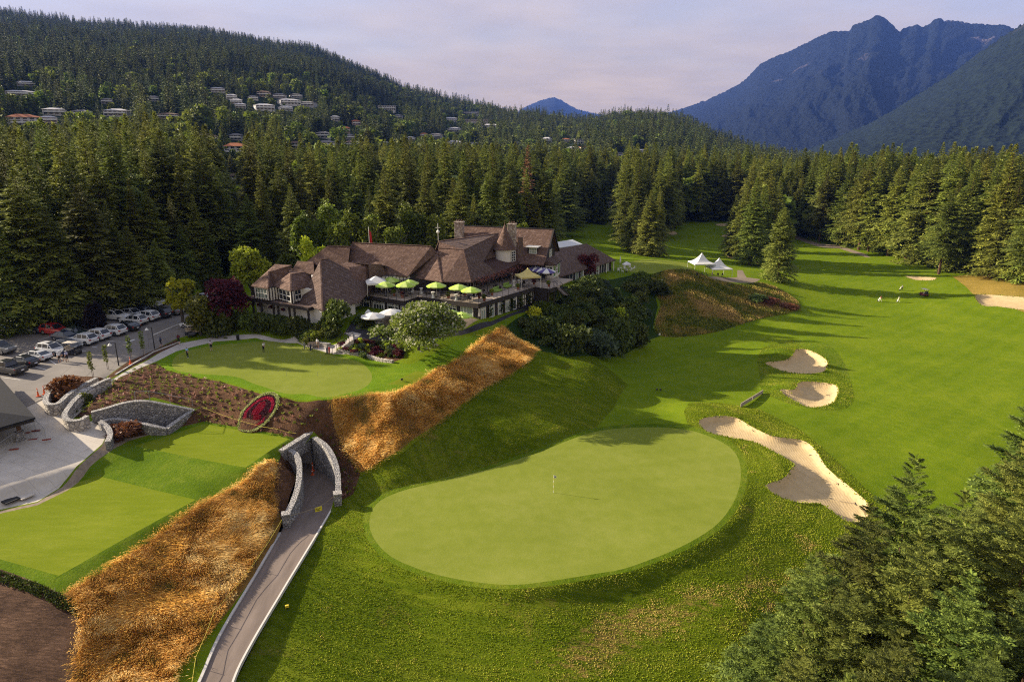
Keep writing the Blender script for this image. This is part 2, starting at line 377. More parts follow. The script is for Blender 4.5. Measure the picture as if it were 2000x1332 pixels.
# outlines traced from the photograph and laid onto the terrain: name -> (pixels, smooth?)
OUT = {
 'rough': ("655,985 700,930 790,882 905,792 1035,700 1062,688 1160,698 1226,755 1198,800 1150,850 1250,880 1340,850 1332,815 1345,795 1400,786 1480,800 1560,838 1640,905 1700,965 1780,1010 1900,1060 2150,1120 2150,1450 380,1450 455,1332 560,1140 640,1000", 0),
 'bunker_surround': ("1480,700 1500,676 1560,666 1612,676 1648,706 1667,768 1655,797 1604,803 1545,792 1492,768 1484,735", 1),
 'main_green': ("723,1035 735,985 790,955 880,935 960,915 1050,880 1130,850 1200,838 1300,836 1370,848 1430,880 1447,925 1432,985 1380,1045 1290,1090 1180,1125 1060,1143 940,1143 840,1122 762,1088", 1),
 'green_collar': ("711,1038 722,982 782,947 878,927 958,907 1046,873 1128,843 1200,831 1302,829 1376,841 1440,875 1459,925 1444,988 1390,1052 1296,1099 1184,1135 1060,1154 936,1154 832,1132 750,1094", 1),
 'approach': ("1226,755 1330,800 1345,835 1300,836 1200,838 1150,850 1198,800", 0),
 'knoll_grass': ("1262,545 1290,532 1345,528 1390,545 1440,556 1500,556 1562,595 1540,612 1480,624 1400,648 1330,658 1290,656 1278,640 1290,600 1280,570", 1),
 'practice_green': ("1212,518 1250,508 1300,508 1340,514 1352,524 1330,532 1270,534 1225,530", 1),
 'gravel_path': ("1372,542 1440,541 1440,528 1450,528 1458,542 1486,546 1470,553 1400,549", 0),
 'putting_surround': ("305,705 345,685 420,668 500,660 580,668 640,688 680,694 760,705 800,712 850,690 905,660 940,650 965,655 900,700 830,735 770,770 720,770 645,782 600,782 540,772 480,758 430,742 370,735 325,722", 0),
 'putting_green': ("336,712 350,692 400,678 470,670 530,667 590,676 650,692 700,708 724,728 722,745 690,759 620,768 550,764 500,748 460,735 400,732 350,726", 1),
 'practice_tee': ("756,750 812,724 842,728 800,754", 0),
 'tee_surround': ("230,872 330,838 398,820 575,860 545,905 500,928 440,962 385,992 300,1054 200,1118 122,1160 60,1134 -80,1088 -80,1004 70,972 130,942 190,898", 0),
 'upper_tee': ("262,868 398,826 565,862 480,918", 0),
 'lower_tee': ("190,925 383,978 115,1124 -60,1075 -60,1000", 0),
 'garden_bank': ("140,806 160,780 205,745 250,728 305,708 325,724 370,737 430,745 480,761 540,775 600,785 645,786 652,830 680,890 704,925 690,965 662,980 660,930 640,870 612,842 556,880 540,915 520,940 536,905 566,864 398,823 330,838 385,800 300,775 200,800 165,812", 0),
 'left_wall_bed': ("554,884 540,910 535,960 545,1000 552,1025 562,1020 580,960 575,905", 0),
 'seed_bed': ("-80,1085 0,1112 60,1132 120,1160 155,1200 160,1240 150,1290 138,1400 -80,1400", 1),
 'fescue_ground_low': ("122,1158 200,1115 300,1052 385,990 440,960 500,925 540,903 535,960 545,1000 552,1030 500,1120 420,1225 340,1310 310,1400 138,1400 150,1290 160,1240 155,1200", 0),
 'fescue_ground_high': ("645,782 720,770 770,770 830,735 900,700 950,657 985,640 1048,685 1030,708 960,750 900,792 850,830 780,880 705,922 680,890 652,830", 0),
 'parking_lot': ("-400,760 -400,610 0,622 150,606 300,588 440,570 440,600 385,640 370,655 345,662 300,684 250,706 205,738 150,765 90,772 40,800 -60,830 -400,800", 0),
 'planting_strip': ("206,739 226,735 262,714 300,694 352,672 344,664 300,684 250,706", 0),
 'planter_bed': ("100,770 130,735 160,735 200,738 200,746 170,770 128,797 104,800 96,788", 1),
 'plaza': ("-120,850 40,800 90,772 96,795 125,800 185,745 212,742 140,812 160,822 200,815 212,850 200,872 150,915 70,965 -60,1000 -120,960", 0),
 'gravel_strip': ("212,852 200,875 150,918 70,968 -60,1004 -60,1012 0,990 70,975 130,945 190,900 250,860 330,836 320,828 255,842", 0),
 'shrub_bed': ("205,833 222,822 255,826 320,838 300,846 250,856 214,858 212,845", 0),
 'sidewalk': ("190,742 226,737 262,716 310,690 352,671 420,656 500,652 580,656 650,674 690,660 672,650 690,648 706,652 672,690 640,689 580,666 500,659 420,667 345,686 305,705 250,730 205,750", 0),
 'fire_bed': ("640,690 672,690 700,660 740,665 792,680 788,700 765,708 720,697", 0),
 'clubhouse_path': ("690,662 672,652 685,632 700,612 712,616 696,636 694,642 760,655 860,650 905,644 960,628 1040,597 1042,603 960,637 900,655 850,662 760,664", 0),
 'patio': ("696,640 712,614 935,625 905,643 830,648 760,652", 0),
 'shrub_slope': ("985,640 1048,600 1100,560 1200,545 1240,535 1275,560 1285,600 1275,640 1290,656 1200,697 1110,700 1060,688", 0),
 'right_bank': ("1860,540 1930,532 2100,560 2100,612 2000,610 1930,590 1900,575", 0),
 'far_path': ("1545,456 1560,462 1600,476 1640,480 1690,496 1700,503 1690,502 1640,486 1598,482 1555,467", 0),
}
BUNK = {   # name -> (pixels, depth, lip on the sunny side)
 'sand_bunker_a': ("1494,712 1530,708 1548,700 1556,687 1580,688 1612,704 1616,718 1606,730 1572,733 1530,728", 0.85, 0.5),
 'sand_bunker_b': ("1522,767 1552,768 1560,750 1590,748 1630,754 1637,768 1628,788 1602,797 1575,797 1545,783", 0.75, 0.5),
 'sand_bunker_c': ("1364,828 1382,822 1432,823 1470,838 1510,854 1565,862 1592,880 1618,918 1668,960 1694,985 1697,1008 1676,1021 1650,1018 1622,998 1600,985 1560,984 1520,972 1494,951 1530,940 1548,918 1546,908 1515,888 1472,866 1430,858 1380,845", 0.65, 0.30),
 'sand_bunker_d': ("1903,580 1925,576 2005,582 2060,590 2060,608 1995,606 1950,600 1918,597", 0.8, 0.2),
 'sand_bunker_e': ("1768,540 1800,541 1830,543 1818,548 1785,547", 0.4, 0.1),
 'sand_bunker_f': ("1408,462 1438,452 1448,458 1445,463 1425,464", 0.4, 0.2),
 'sand_bunker_g': ("1418,500 1440,497 1446,502 1430,506", 0.4, 0.2),
 'sand_bunker_h': ("1298,454 1316,452 1324,458 1310,460", 0.4, 0.2),
 'sand_bunker_i': ("1396,439 1415,437 1428,441 1410,443", 0.4, 0.2),
}
POLY = {}
for k, (s, sm) in OUT.items():
    p = uvs(s); p = cr_closed(p, 6) if sm else cr_closed(p, 1)
    POLY[k] = G(p)[:, :2]
BPOLY = {}
for k, (s, dep, lip) in BUNK.items(): BPOLY[k] = G(cr_closed(uvs(s), 5))[:, :2]
# small mounds (pixel, height, radius)
MOUNDS = [((1525, 692), 1.2, 3.6), ((1540, 760), .9, 2.4), ((1512, 918), .6, 3.2), ((1150, 735), 1.0, 6), ((1370, 805), 0.9, 4), ((1450, 815), 0.7, 4), ((1600, 676), 0.6, 5), ((1090, 790), 0.6, 5), ((960, 850), 0.5, 4)]
_mo = [(G([m[0]])[0], m[1], m[2]) for m in MOUNDS]
_pa, _pb, _pc = P(75, 775, 8.4), P(208, 850, 7.0), P(-40, 965, 6.75)
_pn = (_pb - _pa).cross(_pc - _pa)
def zplaza(x, y): return _pa.z - (_pn.x * (x - _pa.x) + _pn.y * (y - _pa.y)) / _pn.z
FLAT = [('plaza', zplaza, 1.2), ('upper_tee', 5.95, 2.2), ('lower_tee', 5.45, 1.6), ('putting_green', 9.1, 2.0), ('main_green', 2.15, 2.2)]
def H(x, y):
    x = np.asarray(x, float).ravel(); y = np.asarray(y, float).ravel()
    z = H0(x, y)
    for c, h, r in _mo:
        z += h * np.exp(-((x - c[0]) ** 2 + (y - c[1]) ** 2) / (r * r))
    for k, (s, dep, lip) in BUNK.items():
        p = BPOLY[k]; lo = p.min(0) - 6; hi = p.max(0) + 6
        m = (x > lo[0]) & (x < hi[0]) & (y > lo[1]) & (y < hi[1])
        if not m.any(): continue
        d = edist(x[m], y[m], p); ins = pin(x[m], y[m], p)
        st = np.clip(d / .55, 0, 1); st = st * st * (3 - 2 * st); l0 = lip * .6
        z[m] += np.where(ins, l0 - (l0 + .30) * st - dep * (1 - np.exp(-d / 2.2)), l0 * np.exp(-(d / 2.4) ** 2))
    for k, zt, r_ in FLAT:      # greens and tees were built level
        p = POLY[k]; lo = p.min(0) - 4; hi = p.max(0) + 4; m = (x > lo[0]) & (x < hi[0]) & (y > lo[1]) & (y < hi[1])
        if m.any():
            d = np.where(pin(x[m], y[m], p), 0, edist(x[m], y[m], p)); w = np.clip(1 - d / r_, 0, 1); w = w * w * (3 - 2 * w); z[m] = z[m] * (1 - w) + (zt(x[m], y[m]) if callable(zt) else zt) * w
    # gentle undulation of the mown ground
    z += 0.07 * np.sin(x * 0.31 + 1.3 * np.sin(y * 0.17)) * np.sin(y * 0.27 + x * 0.05)
    return z
def Gh(u, v): return Vector(G([(u, v)], H)[0])
def hz(x, y): return float(H([x], [y])[0])

# ---------------------------------------------------------------- ground materials
def grass(name, dark, mid, light, dry=None, dryamt=0.0, stripe=0.0, bump=0.5, bs=5.0, rot=0.0, grain=(1, 1, 1), rings=0.0, patch=False):
    t = NT(name); c0 = t.coord(); c1 = t.coord(rot=(0, 0, rot), scale=grain)
    n1 = t.noise(c0, 0.09, 3); n2 = t.noise(c1, 0.8, 6, 0.6); n3 = t.noise(c1, 7.0, 5, 0.7)
    f = t.math('ADD', t.math('ADD', t.math('MULTIPLY', n1, 0.40), t.math('MULTIPLY', n2, 0.35)), t.math('MULTIPLY', n3, 0.35))
    col = t.ramp(f, [(0.40, dark), (0.55, mid), (0.69, light)])
    if stripe:
        w = t.node('ShaderNodeTexWave', wave_type='BANDS', bands_direction='X'); w.inputs['Scale'].default_value = 0.09; w.inputs['Distortion'].default_value = 1.0
        w.inputs['Detail'].default_value = 1; t.l.new(t.coord(rot=(0, 0, rot + 0.9)), w.inputs['Vector'])
        col = t.mix(t.math('MULTIPLY', w.outputs['Fac'], stripe), col, light)
    if rings:      # passes of the mower round the green
        mp = t.node('ShaderNodeMapping'); t.l.new(c0, mp.inputs['Vector']); mp.inputs['Location'].default_value = (-4, -80, 0); mp.inputs['Scale'].default_value = (.72, 1, 0); sx = t.node('ShaderNodeSeparateXYZ'); t.l.new(mp.outputs[0], sx.inputs[0])
        rad_ = t.math('SQRT', t.math('ADD', t.math('MULTIPLY', sx.outputs[0], sx.outputs[0]), t.math('MULTIPLY', sx.outputs[1], sx.outputs[1]))); th_ = t.math('ARCTAN2', sx.outputs[1], sx.outputs[0])
        cb_ = t.node('ShaderNodeCombineXYZ'); t.l.new(t.math('MULTIPLY', rad_, 1.5), cb_.inputs[0]); t.l.new(t.math('MULTIPLY', th_, 3.0), cb_.inputs[1]); rn_ = t.noise(cb_.outputs[0], 1.0, 5, .7)
        col = t.mix(t.math('MULTIPLY', t.ramp(rn_, [(.40, 0.0), (.62, 1.0)]), rings), col, dark); col = t.mix(t.math('MULTIPLY', t.ramp(rn_, [(.30, 1.0), (.46, 0.0)]), rings * .8), col, light)
    if dry:
        d = t.noise(c0, 0.16, 5, 0.65, 0.6); dd = t.noise(c1, 2.5, 4, 0.7)
        k = t.ramp(t.math('ADD', t.math('MULTIPLY', d, 0.75), t.math('MULTIPLY', dd, 0.25)), [(0.60 - dryamt, 0.0), (0.74 - dryamt, 1.0)])
        col = t.mix(t.math('MULTIPLY', k, 0.85), col, dry)
        if patch:      # scorched patches on the near slope
            pm = t.math('ADD', t.attr('dryness'), t.math('MULTIPLY', t.math('SUBTRACT', t.noise(c1, .9, 6, .75), .5), 2.4)); col = t.mix(t.math('MULTIPLY', t.ramp(pm, [(.42, 0.0), (.80, 1.0)]), .85), col, (.30, .185, .06))
    t.bump(t.noise(c1, bs, 6, 0.75), bump, 0.25)
    return t.fin(col, 0.95, 0.02)
GM = {}
GM['fairway'] = grass('fairway_grass', (.070, .116, .004), (.100, .149, .006), (.148, .188, .011), stripe=.22, bump=.35)
GM['rough'] = grass('rough_grass', (.050, .084, .003), (.112, .152, .007), (.185, .208, .018), dry=(.26, .175, .05), dryamt=.015, bump=1.0, bs=3.2, rot=.5, grain=(1, 2.6, 1), rings=.55, patch=True)
GM['semi'] = grass('bunker_surround_grass', (.050, .092, .004), (.086, .130, .007), (.150, .172, .018), dry=(.24, .19, .045), dryamt=.0, bump=.8, bs=3)
GM['green'] = grass('green_turf', (.126, .156, .018), (.152, .180, .025), (.186, .206, .040), bump=.14, bs=6, stripe=.16, rot=.5)
GM['collar'] = grass('collar_grass', (.068, .128, .005), (.098, .168, .008), (.140, .200, .013), bump=.4)
GM['collar2'] = grass('tee_surround_grass', (.052, .098, .004), (.082, .132, .007), (.135, .172, .016), dry=(.20, .18, .04), dryamt=-.06, bump=.5, bs=3)
GM['tee'] = grass('tee_turf', (.104, .140, .006), (.130, .164, .010), (.166, .192, .018), bump=.2, rot=-.5, grain=(.4, 2, 1))
GM['knoll'] = grass('knoll_rough', (.060, .085, .012), (.150, .150, .022), (.27, .22, .045), dry=(.28, .165, .06), dryamt=0.035, bump=1.0, bs=1.6)
GM['under'] = grass('fescue_soil', (.13, .08, .02), (.22, .13, .035), (.30, .19, .06), bump=.8)
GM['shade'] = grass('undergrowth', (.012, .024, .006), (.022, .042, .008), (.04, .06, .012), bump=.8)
GM['gold'] = grass('dry_woodland_edge', (.16, .12, .022), (.24, .17, .035), (.31, .21, .05), bump=.5)
t = NT('bark_mulch'); c0 = t.coord(); n = t.noise(c0, 3.2, 8, .75); v = t.vor(t.coord(scale=(1, 1.6, 1)), 9)
t.bump(t.math('ADD', n, v), .9, .22); GM['mulch'] = t.fin(t.ramp(t.math('ADD', t.math('MULTIPLY', n, .6), t.math('MULTIPLY', t.noise(c0, .4, 3), .4)), [(.35, (.048, .024, .012)), (.55, (.135, .068, .034)), (.72, (.25, .138, .075))]), .95, .1)
t = NT('raked_soil'); c1 = t.coord(rot=(0, 0, .62), scale=(.55, 2.6, 1)); n = t.noise(c1, 2.2, 7, .75, .8); n2 = t.noise(t.coord(), .3, 3)
t.bump(n, 1.0, .35); GM['soil'] = t.fin(t.ramp(t.math('ADD', t.math('MULTIPLY', n, .6), t.math('MULTIPLY', n2, .4)), [(.36, (.028, .014, .008)), (.52, (.115, .064, .038)), (.68, (.25, .15, .095))]), .95, .1)
t = NT('bunker_sand'); c0 = t.coord(); n = t.noise(c0, 1.1, 6, .6); w = t.node('ShaderNodeTexWave', wave_type='BANDS'); w.inputs['Scale'].default_value = .9; w.inputs['Distortion'].default_value = 6; w.inputs['Detail'].default_value = 3
t.l.new(c0, w.inputs['Vector']); t.bump(t.math('ADD', t.math('MULTIPLY', w.outputs['Fac'], .5), t.noise(c0, 9, 6, .7)), .35, .06)
GM['sand'] = t.fin(t.ramp(n, [(.3, (.40, .295, .150)), (.7, (.49, .37, .205))]), .95, .1)
t = NT('asphalt_old'); c0 = t.coord(); n = t.noise(c0, .25, 6, .65); n2 = t.noise(c0, 14, 4, .7); cr_ = t.vor(t.coord(), .22, 'DISTANCE_TO_EDGE')
f = t.math('ADD', t.math('MULTIPLY', n, .75), t.math('MULTIPLY', n2, .25)); col = t.ramp(f, [(.3, (.125, .112, .100)), (.5, (.165, .148, .132)), (.75, (.225, .20, .175))])
col = t.mix(t.ramp(cr_, [(0.0, .55), (.012, 0.0)]), col, (.05, .045, .04)); t.bump(n2, .2, .02); GM['asphalt'] = t.fin(col, .9, .25)
t = NT('asphalt_dark'); c0 = t.coord(); n = t.noise(c0, 1.0, 6, .6); t.bump(t.noise(c0, 20, 3), .2, .02); GM['asphalt_dark'] = t.fin(t.ramp(n, [(.3, (.018, .017, .020)), (.7, (.038, .034, .038))]), .85, .3)
t = NT('cart_path'); c0 = t.coord(); n = t.noise(t.coord(rot=(0, 0, .5), scale=(1.5, .25, 1)), .8, 6, .65); n2 = t.noise(c0, 16, 4, .7)
t.bump(n2, .25, .02); GM['cart'] = t.fin(t.ramp(t.math('ADD', t.math('MULTIPLY', n, .7), t.math('MULTIPLY', n2, .3)), [(.32, (.118, .092, .076)), (.55, (.172, .135, .112)), (.75, (.225, .18, .152))]), .9, .2)
def concrete(name, a, b):
    t = NT(name); c0 = t.coord(); n = t.noise(c0, .5, 7, .65); n2 = t.noise(c0, 5, 4, .7)
    br = t.node('ShaderNodeTexBrick'); br.inputs['Scale'].default_value = .17; br.inputs['Mortar Size'].default_value = .004; br.offset = 0
    for i in (1, 2): br.inputs[i].default_value = (1, 1, 1, 1)
    br.inputs[3].default_value = (.74, .73, .72, 1); t.l.new(t.coord(rot=(0, 0, .42)), br.inputs['Vector'])
    col = t.ramp(t.math('ADD', t.math('MULTIPLY', n, .7), t.math('MULTIPLY', n2, .3)), [(.35, a), (.68, b)])
    t.bump(n2, .1, .02); return t.fin(t.mix(1.0, col, br.outputs['Color'], 'MULTIPLY'), .85, .25)
GM['concrete'] = concrete('plaza_concrete', (.37, .33, .275), (.50, .455, .39))
GM['walk'] = concrete('sidewalk_concrete', (.33, .30, .27), (.44, .405, .36))
GM['gravel'] = simple('gravel_screenings', (.21, .165, .12), .95, .1, var=.25, scale=2.5)

# ---------------------------------------------------------------- region by region, cut from one triangulation so that nothing overlaps
X0, X1, Y0, Y1 = -190.0, 270.0, 26.0, 440.0
path_left = cr_closed(uvs("590,925 584,960 566,1000 553,1030 500,1122 430,1240 390,1332 340,1440"), 6, False)
path_right = cr_closed(uvs("613,912 648,930 656,965 652,985 630,1025 560,1140 490,1258 455,1332 425,1440"), 6, False)
def zpath(v): return np.interp(v, [900, 930, 1000, 1060, 1150, 1280, 1332, 1450], [1.4, 1.45, 2.0, 2.35, 2.3, 2.0, 1.8, 1.5])
def Pz(uv): return np.array([P(u, v, float(zpath(v))) for u, v in uv])
PL, PR = Pz(path_left), Pz(path_right)
cut_poly = np.r_[PL[:, :2], PR[::-1, :2]]
def Hpath(x, y):
    # the path has its own even fall towards the camera
    return np.interp(np.asarray(y), [36, 40, 44.5, 52.6, 59.7, 66, 72, 79], [1.4, 1.7, 2.0, 2.3, 2.35, 2.0, 1.55, 1.4])
# ramp behind the second retaining wall (opens the ground down to the tunnel)
ramp_uv = [(196, 822), (176, 812), (215, 802), (262, 787), (300, 785), (378, 801), (322, 836), (250, 824), (222, 822)]
ramp_z = [7.9, 8.2, 8.6, 8.8, 8.6, 7.0, 6.4, 7.3, 7.8]
ramp_poly = np.array([P(u, v, z)[:2] for (u, v), z in zip(ramp_uv, ramp_z)])
ramp_a = ramp_poly[:2].mean(0); ramp_b = ramp_poly[5:7].mean(0)
def Hramp(x, y):
    d = ramp_b - ramp_a; t = ((np.asarray(x) - ramp_a[0]) * d[0] + (np.asarray(y) - ramp_a[1]) * d[1]) / (d @ d)
    return 8.05 + np.clip(t, 0, 1) * (2.4 - 8.05)
REG = [('lawn', 'fairway', None)]
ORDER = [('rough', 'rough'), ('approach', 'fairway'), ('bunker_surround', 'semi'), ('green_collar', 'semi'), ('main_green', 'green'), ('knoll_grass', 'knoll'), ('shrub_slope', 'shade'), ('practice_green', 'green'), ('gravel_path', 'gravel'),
         ('putting_surround', 'collar'), ('putting_green', 'green'), ('practice_tee', 'tee'), ('garden_bank', 'mulch'), ('fescue_ground_low', 'under'), ('fescue_ground_high', 'under'), ('tee_surround', 'collar2'), ('upper_tee', 'tee'), ('lower_tee', 'tee'),
         ('left_wall_bed', 'mulch'), ('seed_bed', 'soil'), ('parking_lot', 'asphalt'), ('gravel_strip', 'gravel'), ('plaza', 'concrete'), ('shrub_bed', 'mulch'), ('planting_strip', 'mulch'), ('planter_bed', 'mulch'),
         ('patio', 'gravel'), ('clubhouse_path', 'asphalt_dark'), ('fire_bed', 'mulch'), ('sidewalk', 'walk'), ('right_bank', 'gold'), ('far_path', 'gravel')]
polys = [(k, POLY[k], m) for k, m in ORDER] + [(k, BPOLY[k], 'sand') for k in BPOLY] + [('cart_path', cut_poly, 'cart'), ('tunnel_ramp', ramp_poly, 'cart')]
def resample(p, step):
    out = []
    n = len(p)
    for i in range(n):
        a, b = p[i], p[(i + 1) % n]; L = np.hypot(*(b - a)); k = max(1, int(L / step))
        for j in range(k): out.append(a + (b - a) * j / k)
    return np.array(out)
gp = []
def scatter(x0, x1, y0, y1, st):
    xs = np.arange(x0, x1, st); ys = np.arange(y0, y1, st * .87)
    g = np.array([(x + (st / 2 if j % 2 else 0), y) for j, y in enumerate(ys) for x in xs])
    return g + rng.uniform(-.18, .18, g.shape) * st
near = scatter(-75, 75, 30, 118, 1.15); mid = scatter(X0, X1, Y0, 190, 2.6); far_ = scatter(X0, X1, 190, Y1, 5.0)
inn = (mid[:, 0] > -75) & (mid[:, 0] < 75) & (mid[:, 1] > 30) & (mid[:, 1] < 118)
def seen(g): return abs(g[:, 0]) < g[:, 1] * .80 + 26
pts = np.r_[near[seen(near)], mid[~inn & seen(mid)], far_[seen(far_)]]
for k in list(BPOLY)[:3]:
    lo, hi = BPOLY[k].min(0), BPOLY[k].max(0); g = scatter(lo[0] - 2.5, hi[0] + 2.5, lo[1] - 2.5, hi[1] + 2.5, .55)
    pts = np.r_[pts, g]
pts = pts[(pts[:, 0] > X0 + 1) & (pts[:, 0] < X1 - 1) & (pts[:, 1] > Y0 + 1) & (pts[:, 1] < Y1 - 1)]
vin = [Vector((X0, Y0)), Vector((X1, Y0)), Vector((X1, Y1)), Vector((X0, Y1))]; ein = [(0, 1), (1, 2), (2, 3), (3, 0)]
allp = [np.array(pts)]
for k, p, m in polys:
    q = resample(p, 1.2 if np.hypot(*(p.max(0) - p.min(0))) < 60 else 2.0)
    q[:, 0] = np.clip(q[:, 0], X0 + .5, X1 - .5); q[:, 1] = np.clip(q[:, 1], Y0 + .5, Y1 - .5)
    b = len(vin); vin += [Vector(x) for x in q]; ein += [(b + i, b + (i + 1) % len(q)) for i in range(len(q))]
vin += [Vector(x) for x in pts]
cv, ce, cf, _, _, _ = delaunay_2d_cdt(vin, ein, [], 0, 0.02)
CV = np.array([(v.x, v.y) for v in cv]); CF = np.array(cf, np.int64)
cen = CV[CF].mean(1); lab = np.zeros(len(CF), int)
for i, (k, p, m) in enumerate(polys):
    lo, hi = p.min(0), p.max(0); m_ = (cen[:, 0] > lo[0]) & (cen[:, 0] < hi[0]) & (cen[:, 1] > lo[1]) & (cen[:, 1] < hi[1])
    idx = np.nonzero(m_)[0]; ins = pin(cen[idx, 0], cen[idx, 1], p); lab[idx[ins]] = i + 1
CZ = H(CV[:, 0], CV[:, 1])
NICE = {'lawn': 'fairway lawn', 'sand': 'bunker'}
def ground_obj(name, faces, mat, zf=None):
    u, inv = np.unique(faces, return_inverse=True); inv = inv.reshape(faces.shape)
    z = CZ[u] if zf is None else zf(CV[u, 0], CV[u, 1])
    V = np.c_[CV[u], z]
    a = V[inv[:, 0]]; b = V[inv[:, 1]]; c = V[inv[:, 2]]
    nz = (b[:, 0] - a[:, 0]) * (c[:, 1] - a[:, 1]) - (b[:, 1] - a[:, 1]) * (c[:, 0] - a[:, 0])
    inv = np.where(nz[:, None] < 0, inv[:, ::-1], inv)
    dry_ = np.zeros(len(V))
    if name == 'rough_grass_ground':
        for (u_, v_), r1, r2, k_ in DRYSPOTS:
            c_ = Gh(u_, v_); dx, dy = V[:, 0] - c_.x, V[:, 1] - c_.y; dry_ += k_ * np.exp(-(((dx * .83 + dy * .55) / r1) ** 2 + ((dy * .83 - dx * .55) / r2) ** 2))
    o = bpy.data.objects.new(name, np_mesh(name, V, inv, mat, True, {'dryness': dry_})); link(o); o['kind'] = 'structure'; return o
DRYSPOTS = [((1500, 1130), 4.0, 1.6, .48), ((1420, 1160), 4.0, 1.8, .36), ((1575, 1065), 1.6, 1.1, .62), ((1130, 1290), 5.0, 2.4, .5), ((1190, 1210), 4.0, 1.5, .35), ((1250, 1230), 5, 2, .35), ((1510, 1185), 2.0, .9, .6), ((1000, 1180), 3, 1.5, .3), ((1330, 1190), 4, 2, .35)]
ground_obj('lawn', CF[lab == 0], GM['fairway'])
PUBLIC = {'rough': 'rough_grass_ground', 'green_collar': ("711,1038 722,982 782,947 878,927 958,907 1046,873 1128,843 1200,831 1302,829 1376,841 1440,875 1459,925 1444,988 1390,1052 1296,1099 1184,1135 1060,1154 936,1154 832,1132 750,1094", 1),
 'approach': 'green_approach', 'bunker_surround': 'rough_grass_ground', 'green_collar': 'green_approach', 'main_green': 'golf_green', 'knoll_grass': 'knoll_terrain', 'shrub_slope': 'shrub_slope_ground', 'practice_green': 'practice_green_ground', 'gravel_path': 'gravel_path', 'putting_surround': 'lawn', 'putting_green': 'putting_green_ground', 'practice_tee': 'tee_ground', 'garden_bank': 'mulch_ground',
          'fescue_ground_low': 'dry_grass_ground', 'fescue_ground_high': 'dry_grass_ground', 'tee_surround': ("230,872 330,838 398,820 575,860 545,905 500,928 440,962 385,992 300,1054 200,1118 122,1160 60,1134 -80,1088 -80,1004 70,972 130,942 190,898", 0),
 'tee_surround': 'lawn', 'upper_tee': 'tee_ground', 'lower_tee': 'tee_ground', 'left_wall_bed': 'mulch_ground', 'seed_bed': 'bare_soil_ground', 'parking_lot': 'parking_lot', 'gravel_strip': 'gravel_path', 'plaza': 'concrete_pavement', 'shrub_bed': 'mulch_ground', 'planting_strip': 'mulch_ground', 'planter_bed': 'mulch_ground', 'patio': 'patio_pavement', 'clubhouse_path': 'asphalt_path', 'fire_bed': 'mulch_ground',
          'sidewalk': 'sidewalk', 'right_bank': 'dry_grass_ground', 'far_path': 'gravel_path', 'cart_path': 'cart_path', 'tunnel_ramp': 'tunnel_ramp_path'}
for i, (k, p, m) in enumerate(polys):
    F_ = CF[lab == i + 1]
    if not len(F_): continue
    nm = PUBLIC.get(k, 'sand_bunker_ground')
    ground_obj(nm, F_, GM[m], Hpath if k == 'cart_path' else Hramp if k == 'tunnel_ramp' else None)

# ================================================================ far terrain: forested hills and mountains
def az_el(u, v):
    s, c = math.sin(PITCH), math.cos(PITCH); x = (u - 1000) / FPX; y = -(v - 666) / FPX
    d = Vector((x, c + y * s, -s + y * c)); return math.atan2(d.x, d.y), d.z / math.hypot(d.x, d.y)
def vnoise(x, y, seed=0):
    """smooth value noise on numpy arrays"""
    xi = np.floor(x).astype(np.int64); yi = np.floor(y).astype(np.int64); fx = x - xi; fy = y - yi
    def h(a, b):
        n = (a * 374761393 + b * 668265263 + seed * 144269504) & 0x7fffffff
        n = ((n ^ (n >> 13)) * 1274126177) & 0x7fffffff
        return ((n ^ (n >> 16)) & 0xffff) / 65535.0
    sx = fx * fx * (3 - 2 * fx); sy = fy * fy * (3 - 2 * fy)
    return (h(xi, yi) * (1 - sx) + h(xi + 1, yi) * sx) * (1 - sy) + (h(xi, yi + 1) * (1 - sx) + h(xi + 1, yi + 1) * sx) * sy
def fbm(x, y, o=4, seed=0):
    return sum(vnoise(x * 2 ** i, y * 2 ** i, seed + i) * .5 ** (i + 1) for i in range(o))
# crest of the near hills: photo pixel of the crest and how far away it is
CREST = [(-700, 30, 2700), (-300, 10, 2700), (0, 22, 2700), (150, 40, 2600), (400, 58, 2500), (520, 80, 2450), (610, 92, 2400), (700, 132, 2250), (800, 172, 2050), (870, 190, 1950), (960, 208, 1850), (1050, 220, 1750), (1130, 229, 1650), (1175, 226, 1600), (1230, 214, 1550), (1300, 220, 1500), (1350, 240, 1450), (1400, 264, 1400), (1450, 284, 1350), (1500, 298, 1300), (1600, 322, 1250), (1700, 334, 1200), (1850, 336, 1200), (2000, 334, 1200), (2500, 330, 1200)]
_ca = np.array([az_el(u, v)[0] for u, v, d in CREST]); _ce = np.array([az_el(u, v)[1] for u, v, d in CREST]); _cd = np.array([d for u, v, d in CREST], float)
FOOT_U = np.array([az_el(u, 300)[0] for u in (-700, 0, 500, 900, 1300, 1700, 2500)]); FOOT_D = np.array([330, 330, 360, 420, 470, 520, 520.])
def Hfar(x, y):
    x = np.asarray(x, float); y = np.asarray(y, float); a = np.arctan2(x, y); r = np.hypot(x, y)
    D = np.interp(a, _ca, _cd); zc = HC + D * np.interp(a, _ca, _ce) - 15
    f0 = np.interp(a, FOOT_U, FOOT_D); z0 = np.interp(a, FOOT_U, [12, 12, 9, 5, 3, 3, 3])
    t = np.clip((r - f0) / (D - f0), 0, 1); up = z0 + (zc - z0) * (t ** 1.08)
    back = zc - (r - D) * .22
    z = np.where(r < D, up, back)
    amp = np.clip((r - 450) / 1200, 0, 1) * np.clip((zc - 60) / 250, .08, 1)
    z = z + amp * (fbm(x / 420 + 9, y / 420, 4, 3) - .47) * 90 * np.where(r < D, np.minimum(1, 4 * (1 - t) + .12), 1)
    return np.maximum(z, -60)
